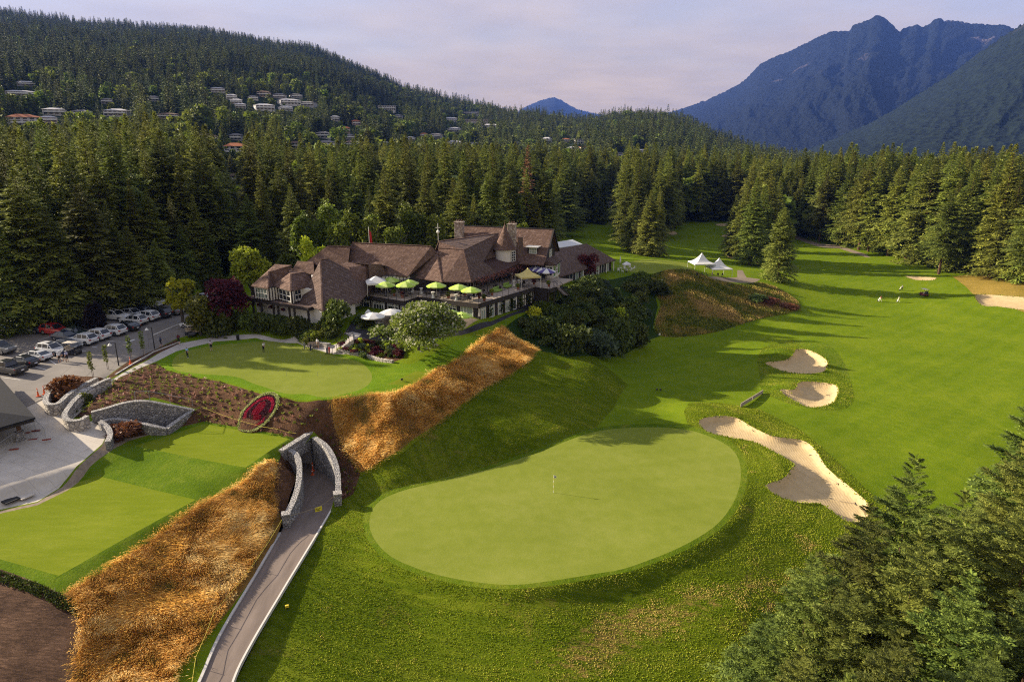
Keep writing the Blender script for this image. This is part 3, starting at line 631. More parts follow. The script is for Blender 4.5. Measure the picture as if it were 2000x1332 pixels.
def Hall(x, y):
    """near and far terrain joined"""
    x = np.asarray(x, float).ravel(); y = np.asarray(y, float).ravel(); r = np.hypot(x, y)
    k = np.clip((r - 300) / 150, 0, 1); k = k * k * (3 - 2 * k)
    n = H0(np.clip(x, X0 - 60, X1 + 40), np.clip(y, Y0, Y1 + 10))
    return n * (1 - k) + Hfar(x, y) * k
t = NT('forest_floor'); c0 = t.coord(); n = t.noise(c0, .03, 6, .7); t.bump(t.noise(c0, .12, 6, .8), 1.0, 4.0)
FOREST_FLOOR = t.fin(t.ramp(n, [(.3, (.012, .022, .008)), (.55, (.022, .038, .012)), (.75, (.04, .058, .018))]), .95, .05)
az = np.linspace(R(-62), R(58), 260); rr = np.r_[np.linspace(20, 320, 40), np.geomspace(335, 3600, 120)]
A_, R_ = np.meshgrid(az, rr); X_ = R_ * np.sin(A_); Y_ = R_ * np.cos(A_); Z_ = Hall(X_, Y_).reshape(X_.shape)
inside = (X_ > X0 + 6) & (X_ < X1 - 6) & (Y_ > Y0 + 6) & (Y_ < Y1 - 6)
Z_ = np.where(inside, Z_ - 6, Z_ - .15)
nr, na = X_.shape; idx = np.arange(nr * na).reshape(nr, na)
Fq = np.stack([idx[:-1, :-1], idx[:-1, 1:], idx[1:, 1:], idx[1:, :-1]], -1).reshape(-1, 4)
o = bpy.data.objects.new('hills', np_mesh('hills', np.c_[X_.ravel(), Y_.ravel(), Z_.ravel()], Fq, FOREST_FLOOR, True)); link(o); tag(o, kind='structure')

# ---------------------------------------------------------------- mountains
def mountain(name, prof, back, floor_z, mat, seed, rough, cover=9.0, depth=.55):
    """crest profile (pixel u, v, distance) turned into a real massif whose front falls towards the valley"""
    ca = np.array([az_el(u, v)[0] for u, v, d in prof]); ce = np.array([az_el(u, v)[1] for u, v, d in prof]); cd = np.array([d for u, v, d in prof], float)
    a = np.linspace(ca[0], ca[-1], 420); D = np.interp(a, ca, cd); E = np.interp(a, ca, ce)
    ts = np.r_[np.linspace(0, 1, 90), np.linspace(1.03, 1.35, 12)]
    A, T = np.meshgrid(a, ts); DD = np.interp(A, a, D); ZC = HC + DD * np.interp(A, a, E)
    Rr = DD * (1 - depth + depth * T); up = floor_z + (ZC - floor_z) * np.clip(T, 0, 1) ** 1.18
    Z = np.where(T <= 1, up, ZC - (T - 1) * DD * back)
    X = Rr * np.sin(A); Y = Rr * np.cos(A)
    # spurs and gullies running down the fall line
    wx = fbm(A * 8, T * 2.2, 4, seed + 5); rid = 1 - abs(2 * fbm(A * 15 + wx * 2.2 + T * .9, T * 2.1 + wx, 5, seed) - .94)
    rid2 = 1 - abs(2 * fbm(A * 70 + wx * 4, T * 11, 5, seed + 11) - .94)
    env = np.clip(np.minimum(T * 3, (1 - T) * 5 + .04), 0, 1)
    Z = Z + np.where(abs(T - 1) < .02, (fbm(A * 900, A * 0, 3, seed + 2) - .45) * 26, 0) + env * rough * ((rid - .72) * 1.6 + (rid2 - .72) * .45) * (ZC - floor_z)
    n, m = X.shape; ix = np.arange(n * m).reshape(n, m)
    Fm = np.stack([ix[:-1, :-1], ix[:-1, 1:], ix[1:, 1:], ix[1:, :-1]], -1).reshape(-1, 4)
    o = bpy.data.objects.new(name, np_mesh(name, np.c_[X.ravel(), Y.ravel(), Z.ravel()], Fm, mat, True)); link(o); tag(o, kind='structure'); return o
def mount_mat(name, lo, hi, rock, z0, z1, tree=1.0):
    t = NT(name); c0 = t.coord(); n = t.noise(c0, .012, 7, .75); v = t.vor(t.coord(scale=(1, 1, .4)), .045)
    col = t.ramp(t.math('ADD', t.math('MULTIPLY', n, .5), t.math('MULTIPLY', v, .5)), [(.25, lo), (.6, hi)])
    g = t.node('ShaderNodeNewGeometry'); sp = t.node('ShaderNodeSeparateXYZ'); t.l.new(g.outputs['Position'], sp.inputs[0])
    hgt = t.math('DIVIDE', t.math('SUBTRACT', sp.outputs[2], z0), z1 - z0)
    rn = t.noise(t.coord(scale=(1, 1, .5)), .0024, 7, .7)
    f = t.ramp(t.math('ADD', t.math('MULTIPLY', rn, 1.2), t.math('MULTIPLY', hgt, .32)), [(.83, 0.0), (.95, .8)])
    col = t.mix(f, col, rock)
    sn = t.noise(c0, .006, 5, .7); fs = t.math('MULTIPLY', t.ramp(sn, [(.66, 0.0), (.70, 1.0)]), t.ramp(hgt, [(.86, 0.0), (.93, 1.0)]))
    col = t.mix(fs, col, (.7, .72, .78))
    t.bump(t.math('ADD', v, n), 1.0, 22.0 * tree); return t.fin(col, .95, .05)
MFAR = [(1180, 250, 9000), (1320, 216, 8800), (1345, 208, 8700), (1380, 196, 8600), (1410, 182, 8500), (1440, 167, 8400), (1462, 150, 8300), (1470, 140, 8300), (1485, 125, 8200), (1510, 112, 8100), (1540, 101, 8000), (1570, 86, 7900), (1600, 72, 7800), (1625, 61, 7700), (1660, 62, 7600), (1664, 50, 7600), (1690, 42, 7500), (1702, 38, 7500), (1708, 32, 7500), (1717, 30, 7500), (1726, 34, 7500), (1738, 44, 7500), (1757, 64, 7500), (1764, 55, 7600), (1780, 52, 7600), (1794, 48, 7600), (1800, 54, 7600), (1815, 48, 7700), (1826, 38, 7700), (1836, 35, 7700), (1842, 41, 7700), (1870, 42, 7700), (1890, 45, 7700), (1930, 48, 7700), (1960, 49, 7600), (1985, 60, 7500), (2100, 40, 7400), (2300, 60, 7400), (2600, 90, 7400)]
mountain('mountain', MFAR, .4, -40, mount_mat('mountain_forest', (.003, .005, .005), (.008, .011, .010), (.17, .135, .13), 200, 2300), 21, .10)  # near-black tones and low relief stand in for cloud shade on the massif
MNEAR = [(1480, 338, 3300), (1540, 306, 3400), (1600, 284, 3500), (1650, 262, 3600), (1700, 240, 3700), (1750, 212, 3700), (1800, 180, 3800), (1850, 150, 3800), (1900, 112, 3900), (1940, 84, 3900), (1980, 58, 3900), (2010, 40, 3900), (2100, -10, 3900), (2250, -60, 3900), (2600, -120, 3900)]
mountain('mountain', MNEAR, .3, -30, mount_mat('mountain_slope_forest', (.004, .007, .006), (.011, .017, .011), (.042, .036, .036), 100, 2600, .6), 44, .05)
MBLUE = [(900, 262, 12000), (1000, 226, 12000), (1030, 207, 12000), (1055, 197, 12000), (1072, 192, 12000), (1084, 191, 12000), (1096, 196, 12000), (1112, 206, 12000), (1128, 214, 12000), (1180, 226, 12000), (1260, 250, 12000)]
mountain('mountain', MBLUE, .4, -40, MATS['mountain_forest'], 77, .10)

# ================================================================ trees
L_FIR = leafmat('fir_needles', (.048, .074, .010), (.255, .300, .042))
L_CED = leafmat('cedar_sprays', (.056, .080, .011), (.265, .300, .046))
L_SPR = leafmat('spruce_needles', (.038, .066, .008), (.190, .240, .038), rough=.7)
L_DEC = leafmat('broad_leaves', (.065, .100, .009), (.190, .255, .028), trans=.35)
L_LIME = leafmat('lime_leaves', (.23, .31, .012), (.52, .57, .035), trans=.4)
L_RED = leafmat('red_maple_leaves', (.035, .006, .006), (.14, .022, .016), trans=.3)
L_PURP = leafmat('copper_beech_leaves', (.008, .005, .006), (.030, .016, .018), trans=.2)
L_RUST = leafmat('laceleaf_maple_leaves', (.10, .035, .012), (.24, .10, .035), trans=.3)
L_SHRUB = leafmat('shrub_leaves', (.028, .050, .007), (.115, .150, .022), trans=.25)
L_SILV = leafmat('silver_shrub_leaves', (.035, .060, .026), (.12, .16, .09), trans=.25)
L_FLOW = leafmat('white_blossom', (.42, .43, .28), (.68, .67, .52), trans=.3)
L_SNAG = leafmat('dead_needles', (.10, .045, .018), (.20, .10, .045), trans=.2)
t = NT('conifer_bark'); n = t.noise(t.coord(scale=(6, 6, .7)), 2.0, 6, .7); t.bump(n, .8, .1); BARK = t.fin(t.ramp(n, [(.3, (.045, .025, .016)), (.7, (.13, .078, .050))]), .95, .1)
t = NT('grey_bark'); n = t.noise(t.coord(scale=(6, 6, .7)), 2.0, 6, .7); t.bump(n, .6, .05); BARK2 = t.fin(t.ramp(n, [(.3, (.05, .042, .034)), (.7, (.14, .12, .10))]), .95, .1)

def quads(c, d, up, ln, w, fold=.25):
    """rhombic sprays: centre base c, direction d, up vector, length, width -> V, F"""
    n = len(c); s = np.cross(d, up); s /= np.linalg.norm(s, axis=1, keepdims=True) + 1e-9
    nn = np.cross(s, d); ln = ln[:, None]; w = w[:, None]
    tip = c + d * ln; mid = c + d * ln * .45 - nn * w * fold
    V = np.stack([c, mid + s * w * .5, tip, mid - s * w * .5], 1).reshape(-1, 3)
    F = (np.arange(n) * 4)[:, None] + np.array([[0, 1, 2, 3]])
    return V, F
def conifer_mesh(name, seed, H_, rad, nb, nst, twq, lw, droop=.35, up=.25, cb=.06, shape=.85, mat=None, tuft=1.0, ragged=.35):
    r = np.random.default_rng(seed)
    t = (np.arange(nb) + r.uniform(0, 1, nb)) / nb
    h = H_ * (cb + (1 - cb) * t)
    L = rad * ((1 - t) ** shape) * r.uniform(1 - ragged, 1 + ragged * .5, nb) * np.minimum(1, .62 + t * 2.4) + .012 * H_ * (1 - t) + .25
    lump = 1 + .22 * np.sin(t * 23 + seed) * r.uniform(.3, 1, nb); L *= lump
    az = np.arange(nb) * 2.39996 + r.uniform(-.5, .5, nb)
    upb = up + t * .55 + r.uniform(-.12, .12, nb); dr = droop * r.uniform(.7, 1.3, nb) * (1 - t * .6)
    dirs = np.c_[np.cos(az), np.sin(az)]
    s = np.linspace(.16, 1, nst)
    B = np.repeat(np.arange(nb), nst); S = np.tile(s, nb) + r.uniform(-.04, .04, nb * nst); S = np.clip(S, .05, 1.03)
    def bpos(b, q): return np.c_[dirs[b] * (L[b] * q)[:, None], h[b] + L[b] * (upb[b] * q - dr[b] * q * q)]
    p = bpos(B, S); bd = np.c_[dirs[B], (upb[B] - 2 * dr[B] * S)]; bd /= np.linalg.norm(bd, axis=1, keepdims=True)
    side = np.c_[-dirs[B][:, 1], dirs[B][:, 0], np.zeros(len(B))]
    Vs, tint = [], []
    btint = r.uniform(-.22, .22, nb)
    for sg in (-1, 1, 0):
        if sg == 0: d = bd + r.normal(0, .12, bd.shape)
        else: d = bd * r.uniform(.45, .8, (len(B), 1)) + side * sg * .75 + np.c_[np.zeros((len(B), 2)), r.uniform(-.35, .05, len(B))]
        d /= np.linalg.norm(d, axis=1, keepdims=True)
        tl = (L[B] * (.42 if sg else .30) * (1.08 - S * .62) + .10 * lw) * r.uniform(.7, 1.25, len(B))
        if twq == 1:
            u_ = np.c_[r.normal(0, .45, (len(B), 2)), np.ones(len(B))]
            V, F = quads(p, d, u_, tl * 1.15 + lw * .4, np.minimum(lw, tl * .75 + .2 * lw) * r.uniform(.75, 1.25, len(B)) * tuft)
            Vs.append(V); tint.append(np.repeat(np.clip(.42 + btint[B] + r.normal(0, .2, len(B)), 0, 1), 4))
        else:
            for q in range(twq):
                f = (q + .3) / twq; pc = p + d * (tl * f)[:, None] + np.c_[np.zeros((len(B), 2)), -tl * f * f * .22]
                sgn = 1 if q % 2 else -1
                d2 = d * .8 + np.cross(d, np.array([0, 0, 1.0])) * sgn * .55 * (sg != 0 or 1) + r.normal(0, .22, d.shape); d2[:, 2] -= .04
                d2 /= np.linalg.norm(d2, axis=1, keepdims=True)
                u_ = np.c_[r.normal(0, .5, (len(B), 2)), np.ones(len(B))]
                lk = np.clip(L[B] / (rad * .45), .30, 1.0); V, F = quads(pc, d2, u_, lk * lw * r.uniform(.8, 1.5, len(B)), lk * lw * .42 * r.uniform(.7, 1.2, len(B)) * tuft)
                Vs.append(V); tint.append(np.repeat(np.clip(.40 + btint[B] + f * .15 + r.normal(0, .2, len(B)), 0, 1), 4))
    # leader
    k = 14; zt = H_ * (1 - .035 * r.uniform(0, 1, k)); a = r.uniform(0, 6.28, k)
    d = np.c_[np.cos(a) * .5, np.sin(a) * .5, np.ones(k)]; d /= np.linalg.norm(d, axis=1, keepdims=True)
    V, F = quads(np.c_[np.zeros((k, 2)), zt], d, np.c_[np.sin(a), -np.cos(a), np.zeros(k)], np.full(k, .022 * H_), np.full(k, .008 * H_)); Vs.append(V); tint.append(np.full(4 * k, .6))
    V = np.concatenate(Vs); n = len(V) // 4; F = (np.arange(n) * 4)[:, None] + np.array([[0, 1, 2, 3]])
    return np_mesh(name, V, F, mat or L_FIR, False, {'tint': np.concatenate(tint)})
def trunk_mesh(name, H_, r0, mat=BARK, bend=0.0, n=7):
    mb = MB(); k = 7; mb.tube([(bend * math.sin(i * 1.3) * .3, bend * math.cos(i) * .3, H_ * i / (k - 1)) for i in range(k)], [r0 * (1.25 if i == 0 else 1) * (1 - .92 * i / (k - 1)) for i in range(k)], n)
    return mb.mesh(name, mat)
# prototypes
CON = []     # (crown mesh, trunk mesh, native height, native radius)
def proto(i, H_, rad, mat, **kw):
    CON.append((conifer_mesh('crown', 100 + i, H_, rad, mat=mat, **kw), trunk_mesh('trunk', H_ * (.80 if mat is L_SPR else .95), (.006 * H_ + .05) if mat is L_SPR else .009 * H_ + .10), H_, rad))
MIDK = dict(nb=230, nst=9, twq=3, lw=.80)
proto(0, 36, 6.4, L_FIR, droop=.30, up=.12, cb=.08, shape=1.0, **MIDK)
proto(1, 36, 5.6, L_FIR, droop=.42, up=.22, cb=.05, shape=1.08, **MIDK)
proto(2, 36, 7.0, L_FIR, droop=.25, up=.05, cb=.12, shape=.92, ragged=.5, **MIDK)
proto(3, 30, 6.6, L_CED, droop=.55, up=.20, cb=.01, shape=.85, ragged=.22, **MIDK)
proto(4, 30, 5.6, L_CED, droop=.50, up=.25, cb=.02, shape=.95, ragged=.25, **MIDK)
proto(5, 38, 6.4, L_FIR, droop=.33, up=.10, cb=.22, shape=.9, ragged=.55, **MIDK)
DENSE = len(CON)
proto(6, 24, 5.6, L_CED, droop=.40, up=.35, cb=.015, shape=.80, ragged=.15, nb=240, nst=9, twq=2, lw=.8)   # the lone cedar on the fairway
SPR0 = len(CON)
SPRK = dict(nb=130, nst=14, twq=8, lw=.21, droop=.30, up=.18, cb=.04, shape=.95, ragged=.3)
proto(7, 16, 3.9, L_SPR, **SPRK)
proto(8, 16, 4.4, L_SPR, **dict(SPRK, up=.10, ragged=.4, shape=.88))
proto(9, 16, 3.6, L_SPR, **dict(SPRK, droop=.4, up=.3))
SNAG = len(CON)
proto(10, 26, 2.2, L_SNAG, nb=90, nst=5, twq=1, lw=.7, droop=.2, up=0, cb=.2, ragged=.6)

def conifer(kind, x, y, top=None, height=None, width=1.0, name='conifer_tree', label=None, group=None, rz=None, zb=None):
    cm, tm, h0, r0 = CON[kind]
    z = hz(x, y) if zb is None else zb
    height = height or top - z
    o = empty(name, (x, y, z - .1), random.uniform(0, 6.28) if rz is None else rz)
    k = height / h0; o.scale = (k * width, k * width, k)
    link(bpy.data.objects.new('crown', cm), o); link(bpy.data.objects.new('trunk', tm), o)
    tag(o, label or 'dark green conifer standing in the forest', 'tree', group); return o
N_IND = 0
USED = []       # world xy of the individual trees
def by_top(kind, u, v, dist, width=1.0, **kw):
    global N_IND
    p = PD(u, v, dist); g = hz(p.x, p.y) if dist < 400 else float(Hall([p.x], [p.y])[0])
    hgt = max(5.0, p.z - g); N_IND += 1; USED.append((p.x, p.y))
    # keep natural proportions: slim when tall, but never a pole
    cm, tm, h0, r0 = CON[kind]
    return conifer(kind, p.x, p.y, height=hgt, width=width, zb=g, **kw)

LT = [(25, 329, 141, 3), (151, 361, 143, 3), (246, 443, 143, 4), (85, 405, 138, 3), (-40, 380, 138, 4), (205, 395, 146, 0), (300, 470, 147, 3), (356, 519, 150, 4), (330, 500, 152, 1), (395, 530, 152, 1), (430, 540, 150, 1), (455, 512, 155, 4),
      (38, 254, 164, 0), (104, 241, 166, 1), (132, 291, 156, 2), (158, 241, 172, 0), (207, 238, 165, 2), (243, 257, 176, 1), (309, 255, 182, 5), (278, 276, 178, 0), (388, 272, 176, 2), (345, 300, 176, 1), (180, 300, 158, 5), (70, 300, 156, 1), (0, 290, 158, 2), (-60, 260, 160, 1), (-90, 300, 150, 0), (425, 330, 180, 0), (455, 390, 176, 1), (440, 365, 186, 5), (410, 300, 190, 4), (375, 380, 166, 1), (330, 385, 164, 0), (285, 370, 160, 2), (250, 350, 158, 1), (400, 430, 165, 0), (350, 440, 160, 5), (230, 330, 170, 5),
      (484, 261, 186, 0), (522, 268, 192, 2), (558, 279, 200, 1), (566, 360, 152, 4), (604, 281, 196, 2), (622, 277, 204, 0), (650, 300, 196, 5), (668, 283, 204, 1), (700, 300, 208, 0), (716, 286, 214, 4), (719, 363, 166, 1), (750, 328, 160, 0), (765, 271, 204, 1), (790, 268, 212, 4), (798, 299, 192, 5), (834, 284, 204, 0), (829, 322, 168, 1), (867, 279, 192, 1), (885, 348, 166, 4), (904, 297, 188, 1), (898, 342, 162, 2), (935, 318, 186, 1), (962, 282, 192, 0), (957, 322, 168, 3), (995, 322, 178, 3), (1029, 330, 184, 1), (1064, 317, 188, 2), (1085, 345, 250, 0), (1100, 302, 330, 1), (1108, 348, 300, 4), (1130, 340, 340, 0), (1156, 330, 348, 4), (1179, 342, 352, 1), (1174, 378, 338, 4), (1196, 400, 345, 1), (1212, 332, 352, 3), (640, 330, 188, 1), (690, 340, 184, 5), (735, 350, 180, 1), (585, 330, 178, 0), (540, 320, 176, 5), (505, 330, 172, 1), (480, 380, 168, 2), (520, 400, 164, 0), (600, 400, 170, 1), (640, 390, 172, 5), (680, 400, 168, 2), (925, 380, 170, 1), (845, 360, 172, 0), (1010, 380, 176, 0), (1045, 375, 182, 4), (1075, 390, 240, 1)]
for i, (u, v, d, k) in enumerate(LT):
    near_row = i < 12
    by_top(k, u, v, d, random.uniform(.95, 1.2) * (1.25 if k in (3, 4) and near_row else 1.0), label='tall dark green conifer in the dense forest behind the car park' if u < 460 else 'tall dark green conifer in the forest behind the clubhouse roofs',
           group='conifers behind the car park' if u < 460 else 'conifers behind the clubhouse')
by_top(SNAG, 1031, 286, 246, 1.0, name='dead_conifer', label='dead rust brown conifer standing out in the green forest above the clubhouse')
MT = [(1225, 352, 256, 0, 'dark cedar at the left edge of the clump between the two fairways', 1.2), (1250, 310, 264, 1, 'tallest conifer of the clump behind the practice green', 1.15), (1240, 385, 244, 3, 'broad dark conifer in the clump between the two fairways', 1.1), (1273, 372, 233, 4, 'narrow conifer at the near tip of the clump between the fairways', 1.25), (1258, 398, 238, 3, 'lower cedar inside the clump between the two fairways', 1.1), (1290, 365, 240, 1, 'slim conifer at the right edge of the clump between the fairways', 1.1), (1309, 330, 305, 5, 'tall conifer with a bare pale trunk left of the far fairway', 1.0), (1325, 345, 340, 2, 'conifer beside the bare trunked one left of the far fairway', 1.0)]
for u, v, d, k, lb, w in MT: by_top(k, u, v, d, w, label=lb)
RT = [(1462, 356, 252, 0, 'left conifer of the tall clump right of the white tents', 1.15), (1480, 348, 238, 1, 'front conifer with a dark trunk in the tall clump behind the tents', 1.3), (1508, 335, 256, 2, 'tallest conifer of the clump right of the white tents', 1.2), (1440, 380, 262, 4, 'leftmost low conifer of the clump behind the white tents', 1.0), (1526, 345, 284, 1, 'rear conifer of the clump right of the white tents', 1.1), (1496, 362, 246, 0, 'bushy conifer behind the front one in the clump by the tents', 1.1)]
for u, v, d, k, lb, w in RT: by_top(k, u, v, d, w, label=lb)
b = Gh(1518, 549); conifer(DENSE, b.x, b.y, height=(PD(1530, 406, math.hypot(b.x, b.y)).z - b.z), width=1.02, name='cedar_tree', label='lone conical cedar standing on the fairway right of the white tents'); USED.append((b.x, b.y))
# wall of trees at the far end of the fairway
for i, u in enumerate(np.linspace(1300, 1452, 15)):
    by_top(int(rng.choice([0, 1, 2, 5, 4])), u, 344 + rng.uniform(-7, 9), 392 + rng.uniform(0, 40), 1.1, label='conifer in the dark wall of trees closing the far end of the fairway', group='trees at the end of the fairway')
# row along the right edge of the fairway
edge = G(uvs("1548,452 1565,458 1600,473 1640,479 1690,494 1720,501 1760,509 1800,515 1850,526 1900,536 1950,547 2000,560 2080,585"))
es = resample(edge[:, :2], 5.2)[:]
es = es[: np.argmin(np.hypot(es[:, 0] - edge[-1, 0], es[:, 1] - edge[-1, 1])) + 1]
nrm = np.array([.80, .6])
for i, e in enumerate(es):
    for row in range(2):
        q = e + nrm * (2.0 + row * 8 + rng.uniform(-1.5, 3)) + rng.uniform(-1.5, 1.5, 2)
        dist = math.hypot(*q); near_k = np.clip((420 - dist) / 260, 0, 1)
        hgt = rng.uniform(23, 30) + 4 * row + 7 * near_k + (3 if rng.random() < .25 else 0)
        conifer(int(rng.choice([0, 1, 2, 3, 4, 5], p=[.2, .2, .15, .15, .1, .2])), q[0], q[1], height=hgt, width=rng.uniform(1.05, 1.35), label='sunlit green conifer in the tree row along the right side of the fairway', group='trees along the right of the fairway'); USED.append(tuple(q)); N_IND += 1
for u, v, d, k, lb in [(1911, 314, 262, 0, 'tall conifer rising above the right tree row'), (1985, 283, 248, 1, 'tallest pointed conifer above the tree row at the right edge'), (1862, 372, 250, 5, 'spreading conifer with a lone straight trunk at the fairway edge'), (1620, 377, 352, 4, 'conifer with a browned top in the far part of the right tree row')]:
    by_top(k, u, v, d, 1.2, label=lb)
# foreground spruces, bottom right
SP = [(1500, 1195, 41), (1590, 1085, 45), (1570, 1260, 38), (1700, 985, 49), (1665, 1140, 43), (1790, 893, 53), (1800, 1040, 46), (1890, 960, 51), (1900, 1120, 43), (2005, 866, 57), (2030, 980, 52), (1760, 1230, 38), (1660, 1320, 34), (1950, 1270, 38), (2050, 1120, 46), (1490, 1320, 36), (1850, 1340, 34), (2052, 742, 64), (1580, 1400, 33), (1750, 1420, 31), (1960, 1430, 33)]
for i, (u, v, d) in enumerate(SP):
    by_top(SPR0 + i % 3, u, v, d, 1.15, name='spruce_tree', label={5: 'spruce whose pointed top reaches highest beside the open fairway, lower right', 3: 'spruce leaning over the tip of the long sand bunker', 0: 'outermost spruce on the left of the foreground thicket', 17: 'spruce cut by the right edge, highest of the thicket'}.get(i, 'blue green spruce in the thicket filling the lower right corner'), group='foreground spruces')

ORD = ['first', 'second', 'third', 'fourth', 'fifth', 'sixth', 'seventh', 'eighth', 'ninth', 'tenth', 'eleventh', 'twelfth', 'thirteenth', 'fourteenth', 'fifteenth', 'sixteenth', 'seventeenth', 'eighteenth', 'nineteenth']
TENS = ['', '', 'twenty', 'thirty', 'forty', 'fifty', 'sixty', 'seventy', 'eighty', 'ninety']
def ordinal(i):
    if i < 19: return ORD[i]
    t_, u_ = divmod(i + 1, 10)
    if t_ >= 10: return 'hundred and ' + ordinal(i - 100) if (i + 1) > 100 else 'hundredth'
    return (TENS[t_][:-1] + 'ieth') if u_ == 0 else TENS[t_] + ' ' + ORD[u_ - 1]
def number_from_left(group, what, tail):
    """tell alike things apart by their place, counted from the left of the photo"""
    L_ = [o for o in C.objects if o.parent is None and o.get('group') == group]
    cnt_ = {}
    for o in L_: cnt_.setdefault(o['label'], []).append(o)
    for lb, q in cnt_.items():
        if len(q) < 2: continue
        q.sort(key=lambda o: o.location.x / max(1.0, o.location.y))
        for i, o in enumerate(q): o['label'] = what(o, lb).replace('@', ordinal(i)) + tail
def tall(o): return 'tall' if o.scale.z > 1.02 else 'shorter'
# ---------------------------------------------------------------- broadleaf trees and shrubs
def leafball(seed, lobes, n, size, flat=.9, mat2=None, frac2=0.0, shell=.55):
    """leaves spread through a cloud of lobes: list of (x, y, z, rx, ry, rz)"""
    r = np.random.default_rng(seed); lob = np.array(lobes, float); vol = lob[:, 3] * lob[:, 4] + lob[:, 4] * lob[:, 5]; w = vol / vol.sum()
    b = r.choice(len(lob), n, p=w); d = r.normal(0, 1, (n, 3)); d /= np.linalg.norm(d, axis=1, keepdims=True); d[:, 2] = np.where(d[:, 2] < -.35, -d[:, 2], d[:, 2])
    rad = shell + (1 - shell) * r.uniform(0, 1, n) ** .6; wob = 1 + .16 * np.sin(d[:, 0] * 5 + b) * np.sin(d[:, 1] * 6 + b * 2)
    c = lob[b, :3] + d * lob[b, 3:] * (rad * wob)[:, None]
    ld = d * .5 + r.normal(0, .7, (n, 3)); ld /= np.linalg.norm(ld, axis=1, keepdims=True)
    up = d + r.normal(0, .5, (n, 3)) + np.array([0, 0, .5])
    sz = size * r.uniform(.6, 1.4, n)
    V, F = quads(c, ld, up, sz, sz * flat, .15)
    lt = r.uniform(-.2, .2, len(lob)); tint = np.repeat(np.clip(.45 + lt[b] + r.normal(0, .22, n), 0, 1), 4)
    mi = (r.uniform(0, 1, n) < frac2) & (d[:, 2] > -.1) & (rad > .8 * (1)) if frac2 else None
    return V, F, tint, mi
def crown_mesh(name, seed, lobes, n, size, mat, mat2=None, frac2=0.0, flat=.9, shell=.55):
    V, F, tint, mi = leafball(seed, lobes, n, size, flat, mat2, frac2, shell)
    return np_mesh(name, V, F, [mat] + ([mat2] if mat2 else []), False, {'tint': tint}, None if mi is None else mi.astype(int))
def lobes_tree(seed, rx, ry, hz_, z0, k=16, lr=.42):
    r = np.random.default_rng(seed); out = []
    for i in range(k):
        a = r.uniform(0, 6.28); q = r.uniform(.15, .78); zz = r.uniform(0, 1)
        s = lr * r.uniform(.7, 1.2); e = math.sqrt(max(.15, 1 - (zz * 1.15 - .35) ** 2))
        out.append((rx * q * e * math.cos(a), ry * q * e * math.sin(a), z0 + hz_ * (.14 + .68 * zz), rx * s, ry * s, hz_ * s * .62))
    return out
def limbs_mesh(seed, H_, rx, r0, k=7, mat=BARK2):
    r = random.Random(seed); mb = MB(); mb.tube([(0, 0, 0), (.05, 0, H_ * .25), (0, .08, H_ * .5)], [r0 * 1.2, r0, r0 * .7], 7)
    for i in range(k):
        a = i * 2.4 + r.uniform(-.3, .3); q = r.uniform(.45, .8); z1 = H_ * r.uniform(.55, .9)
        mb.tube([(0, 0, H_ * r.uniform(.22, .45)), (rx * q * .5 * math.cos(a), rx * q * .5 * math.sin(a), z1 * .75), (rx * q * math.cos(a), rx * q * math.sin(a), z1)], [r0 * .55, r0 * .32, r0 * .1], 5)
    return mb.mesh('trunk', mat)
def broadleaf(name, base, H_, rx, ry, mat, label, n=3500, size=.5, seed=1, z0=.25, k=16, lr=.42, mat2=None, frac2=0, group=None, flat=.9, cat='tree', r0=None):
    o = empty(name, base); tag(o, label, cat, group)
    link(bpy.data.objects.new('crown', crown_mesh('crown', seed, lobes_tree(seed, rx, ry, H_ * (1 - z0), H_ * z0, k, lr), n, size, mat, mat2, frac2, flat)), o)
    link(bpy.data.objects.new('trunk', limbs_mesh(seed, H_, rx, r0 or .03 * H_)), o); return o
def bl_px(name, u, vb, vt, wpx, zb, mat, label, **kw):
    """broadleaf tree whose base, top and width are read from the photo"""
    b = P(u, vb, zb) if zb is not None else Gh(u, vb)
    dist = math.hypot(b.x, b.y); hgt = PD(u, vt, dist).z - b.z; w = wpx / px_per_m(b) / 2
    return broadleaf(name, b, hgt, w, w * .95, mat, label, **kw)
bl_px('red_maple_tree', 446, 636, 541, 88, None, L_RED, 'round dark red maple beside the left end of the clubhouse', n=5200, size=.42, seed=3, z0=.18, k=22)
bl_px('lime_maple_tree', 496, 600, 484, 84, 11.2, L_LIME, 'bright yellow green maple behind the left wing roof', n=4200, size=.45, seed=4, z0=.3, k=20, lr=.36)
bl_px('lime_maple_tree', 617, 580, 466, 52, 11.2, L_LIME, 'small bright yellow green maple peeking over the left roof ridge', n=3000, size=.4, seed=5, z0=.3, k=14)
bl_px('young_shade_tree', 358, 636, 536, 76, None, L_LIME, 'open airy yellow green tree at the edge of the car park', n=1700, size=.5, seed=6, z0=.3, k=22, lr=.20)
bl_px('copper_beech_tree', 190, 652, 590, 44, None, L_PURP, 'weeping purple black beech on the car park island', n=3000, size=.4, seed=8, z0=.02, k=16)
bl_px('green_maple_tree', 392, 655, 585, 56, None, leafmat('olive_leaves', (.06, .07, .008), (.17, .16, .025), trans=.35), 'olive green maple in front of the dark red maple', n=3000, size=.4, seed=9, z0=.1)
bl_px('red_maple_tree', 1147, 545, 496, 44, 9.8, L_RED, 'small crimson maple against the grey annex roof', n=2600, size=.42, seed=10, z0=.1)
bl_px('dogwood_tree', 818, 684, 596, 205, 10.6, leafmat('dogwood_leaves', (.11, .17, .012), (.30, .37, .05), trans=.35), 'broad flowering dogwood covered in white blossom below the terrace', n=13000, size=.36, seed=11, z0=.12, k=34, lr=.30, mat2=L_FLOW, frac2=.28)
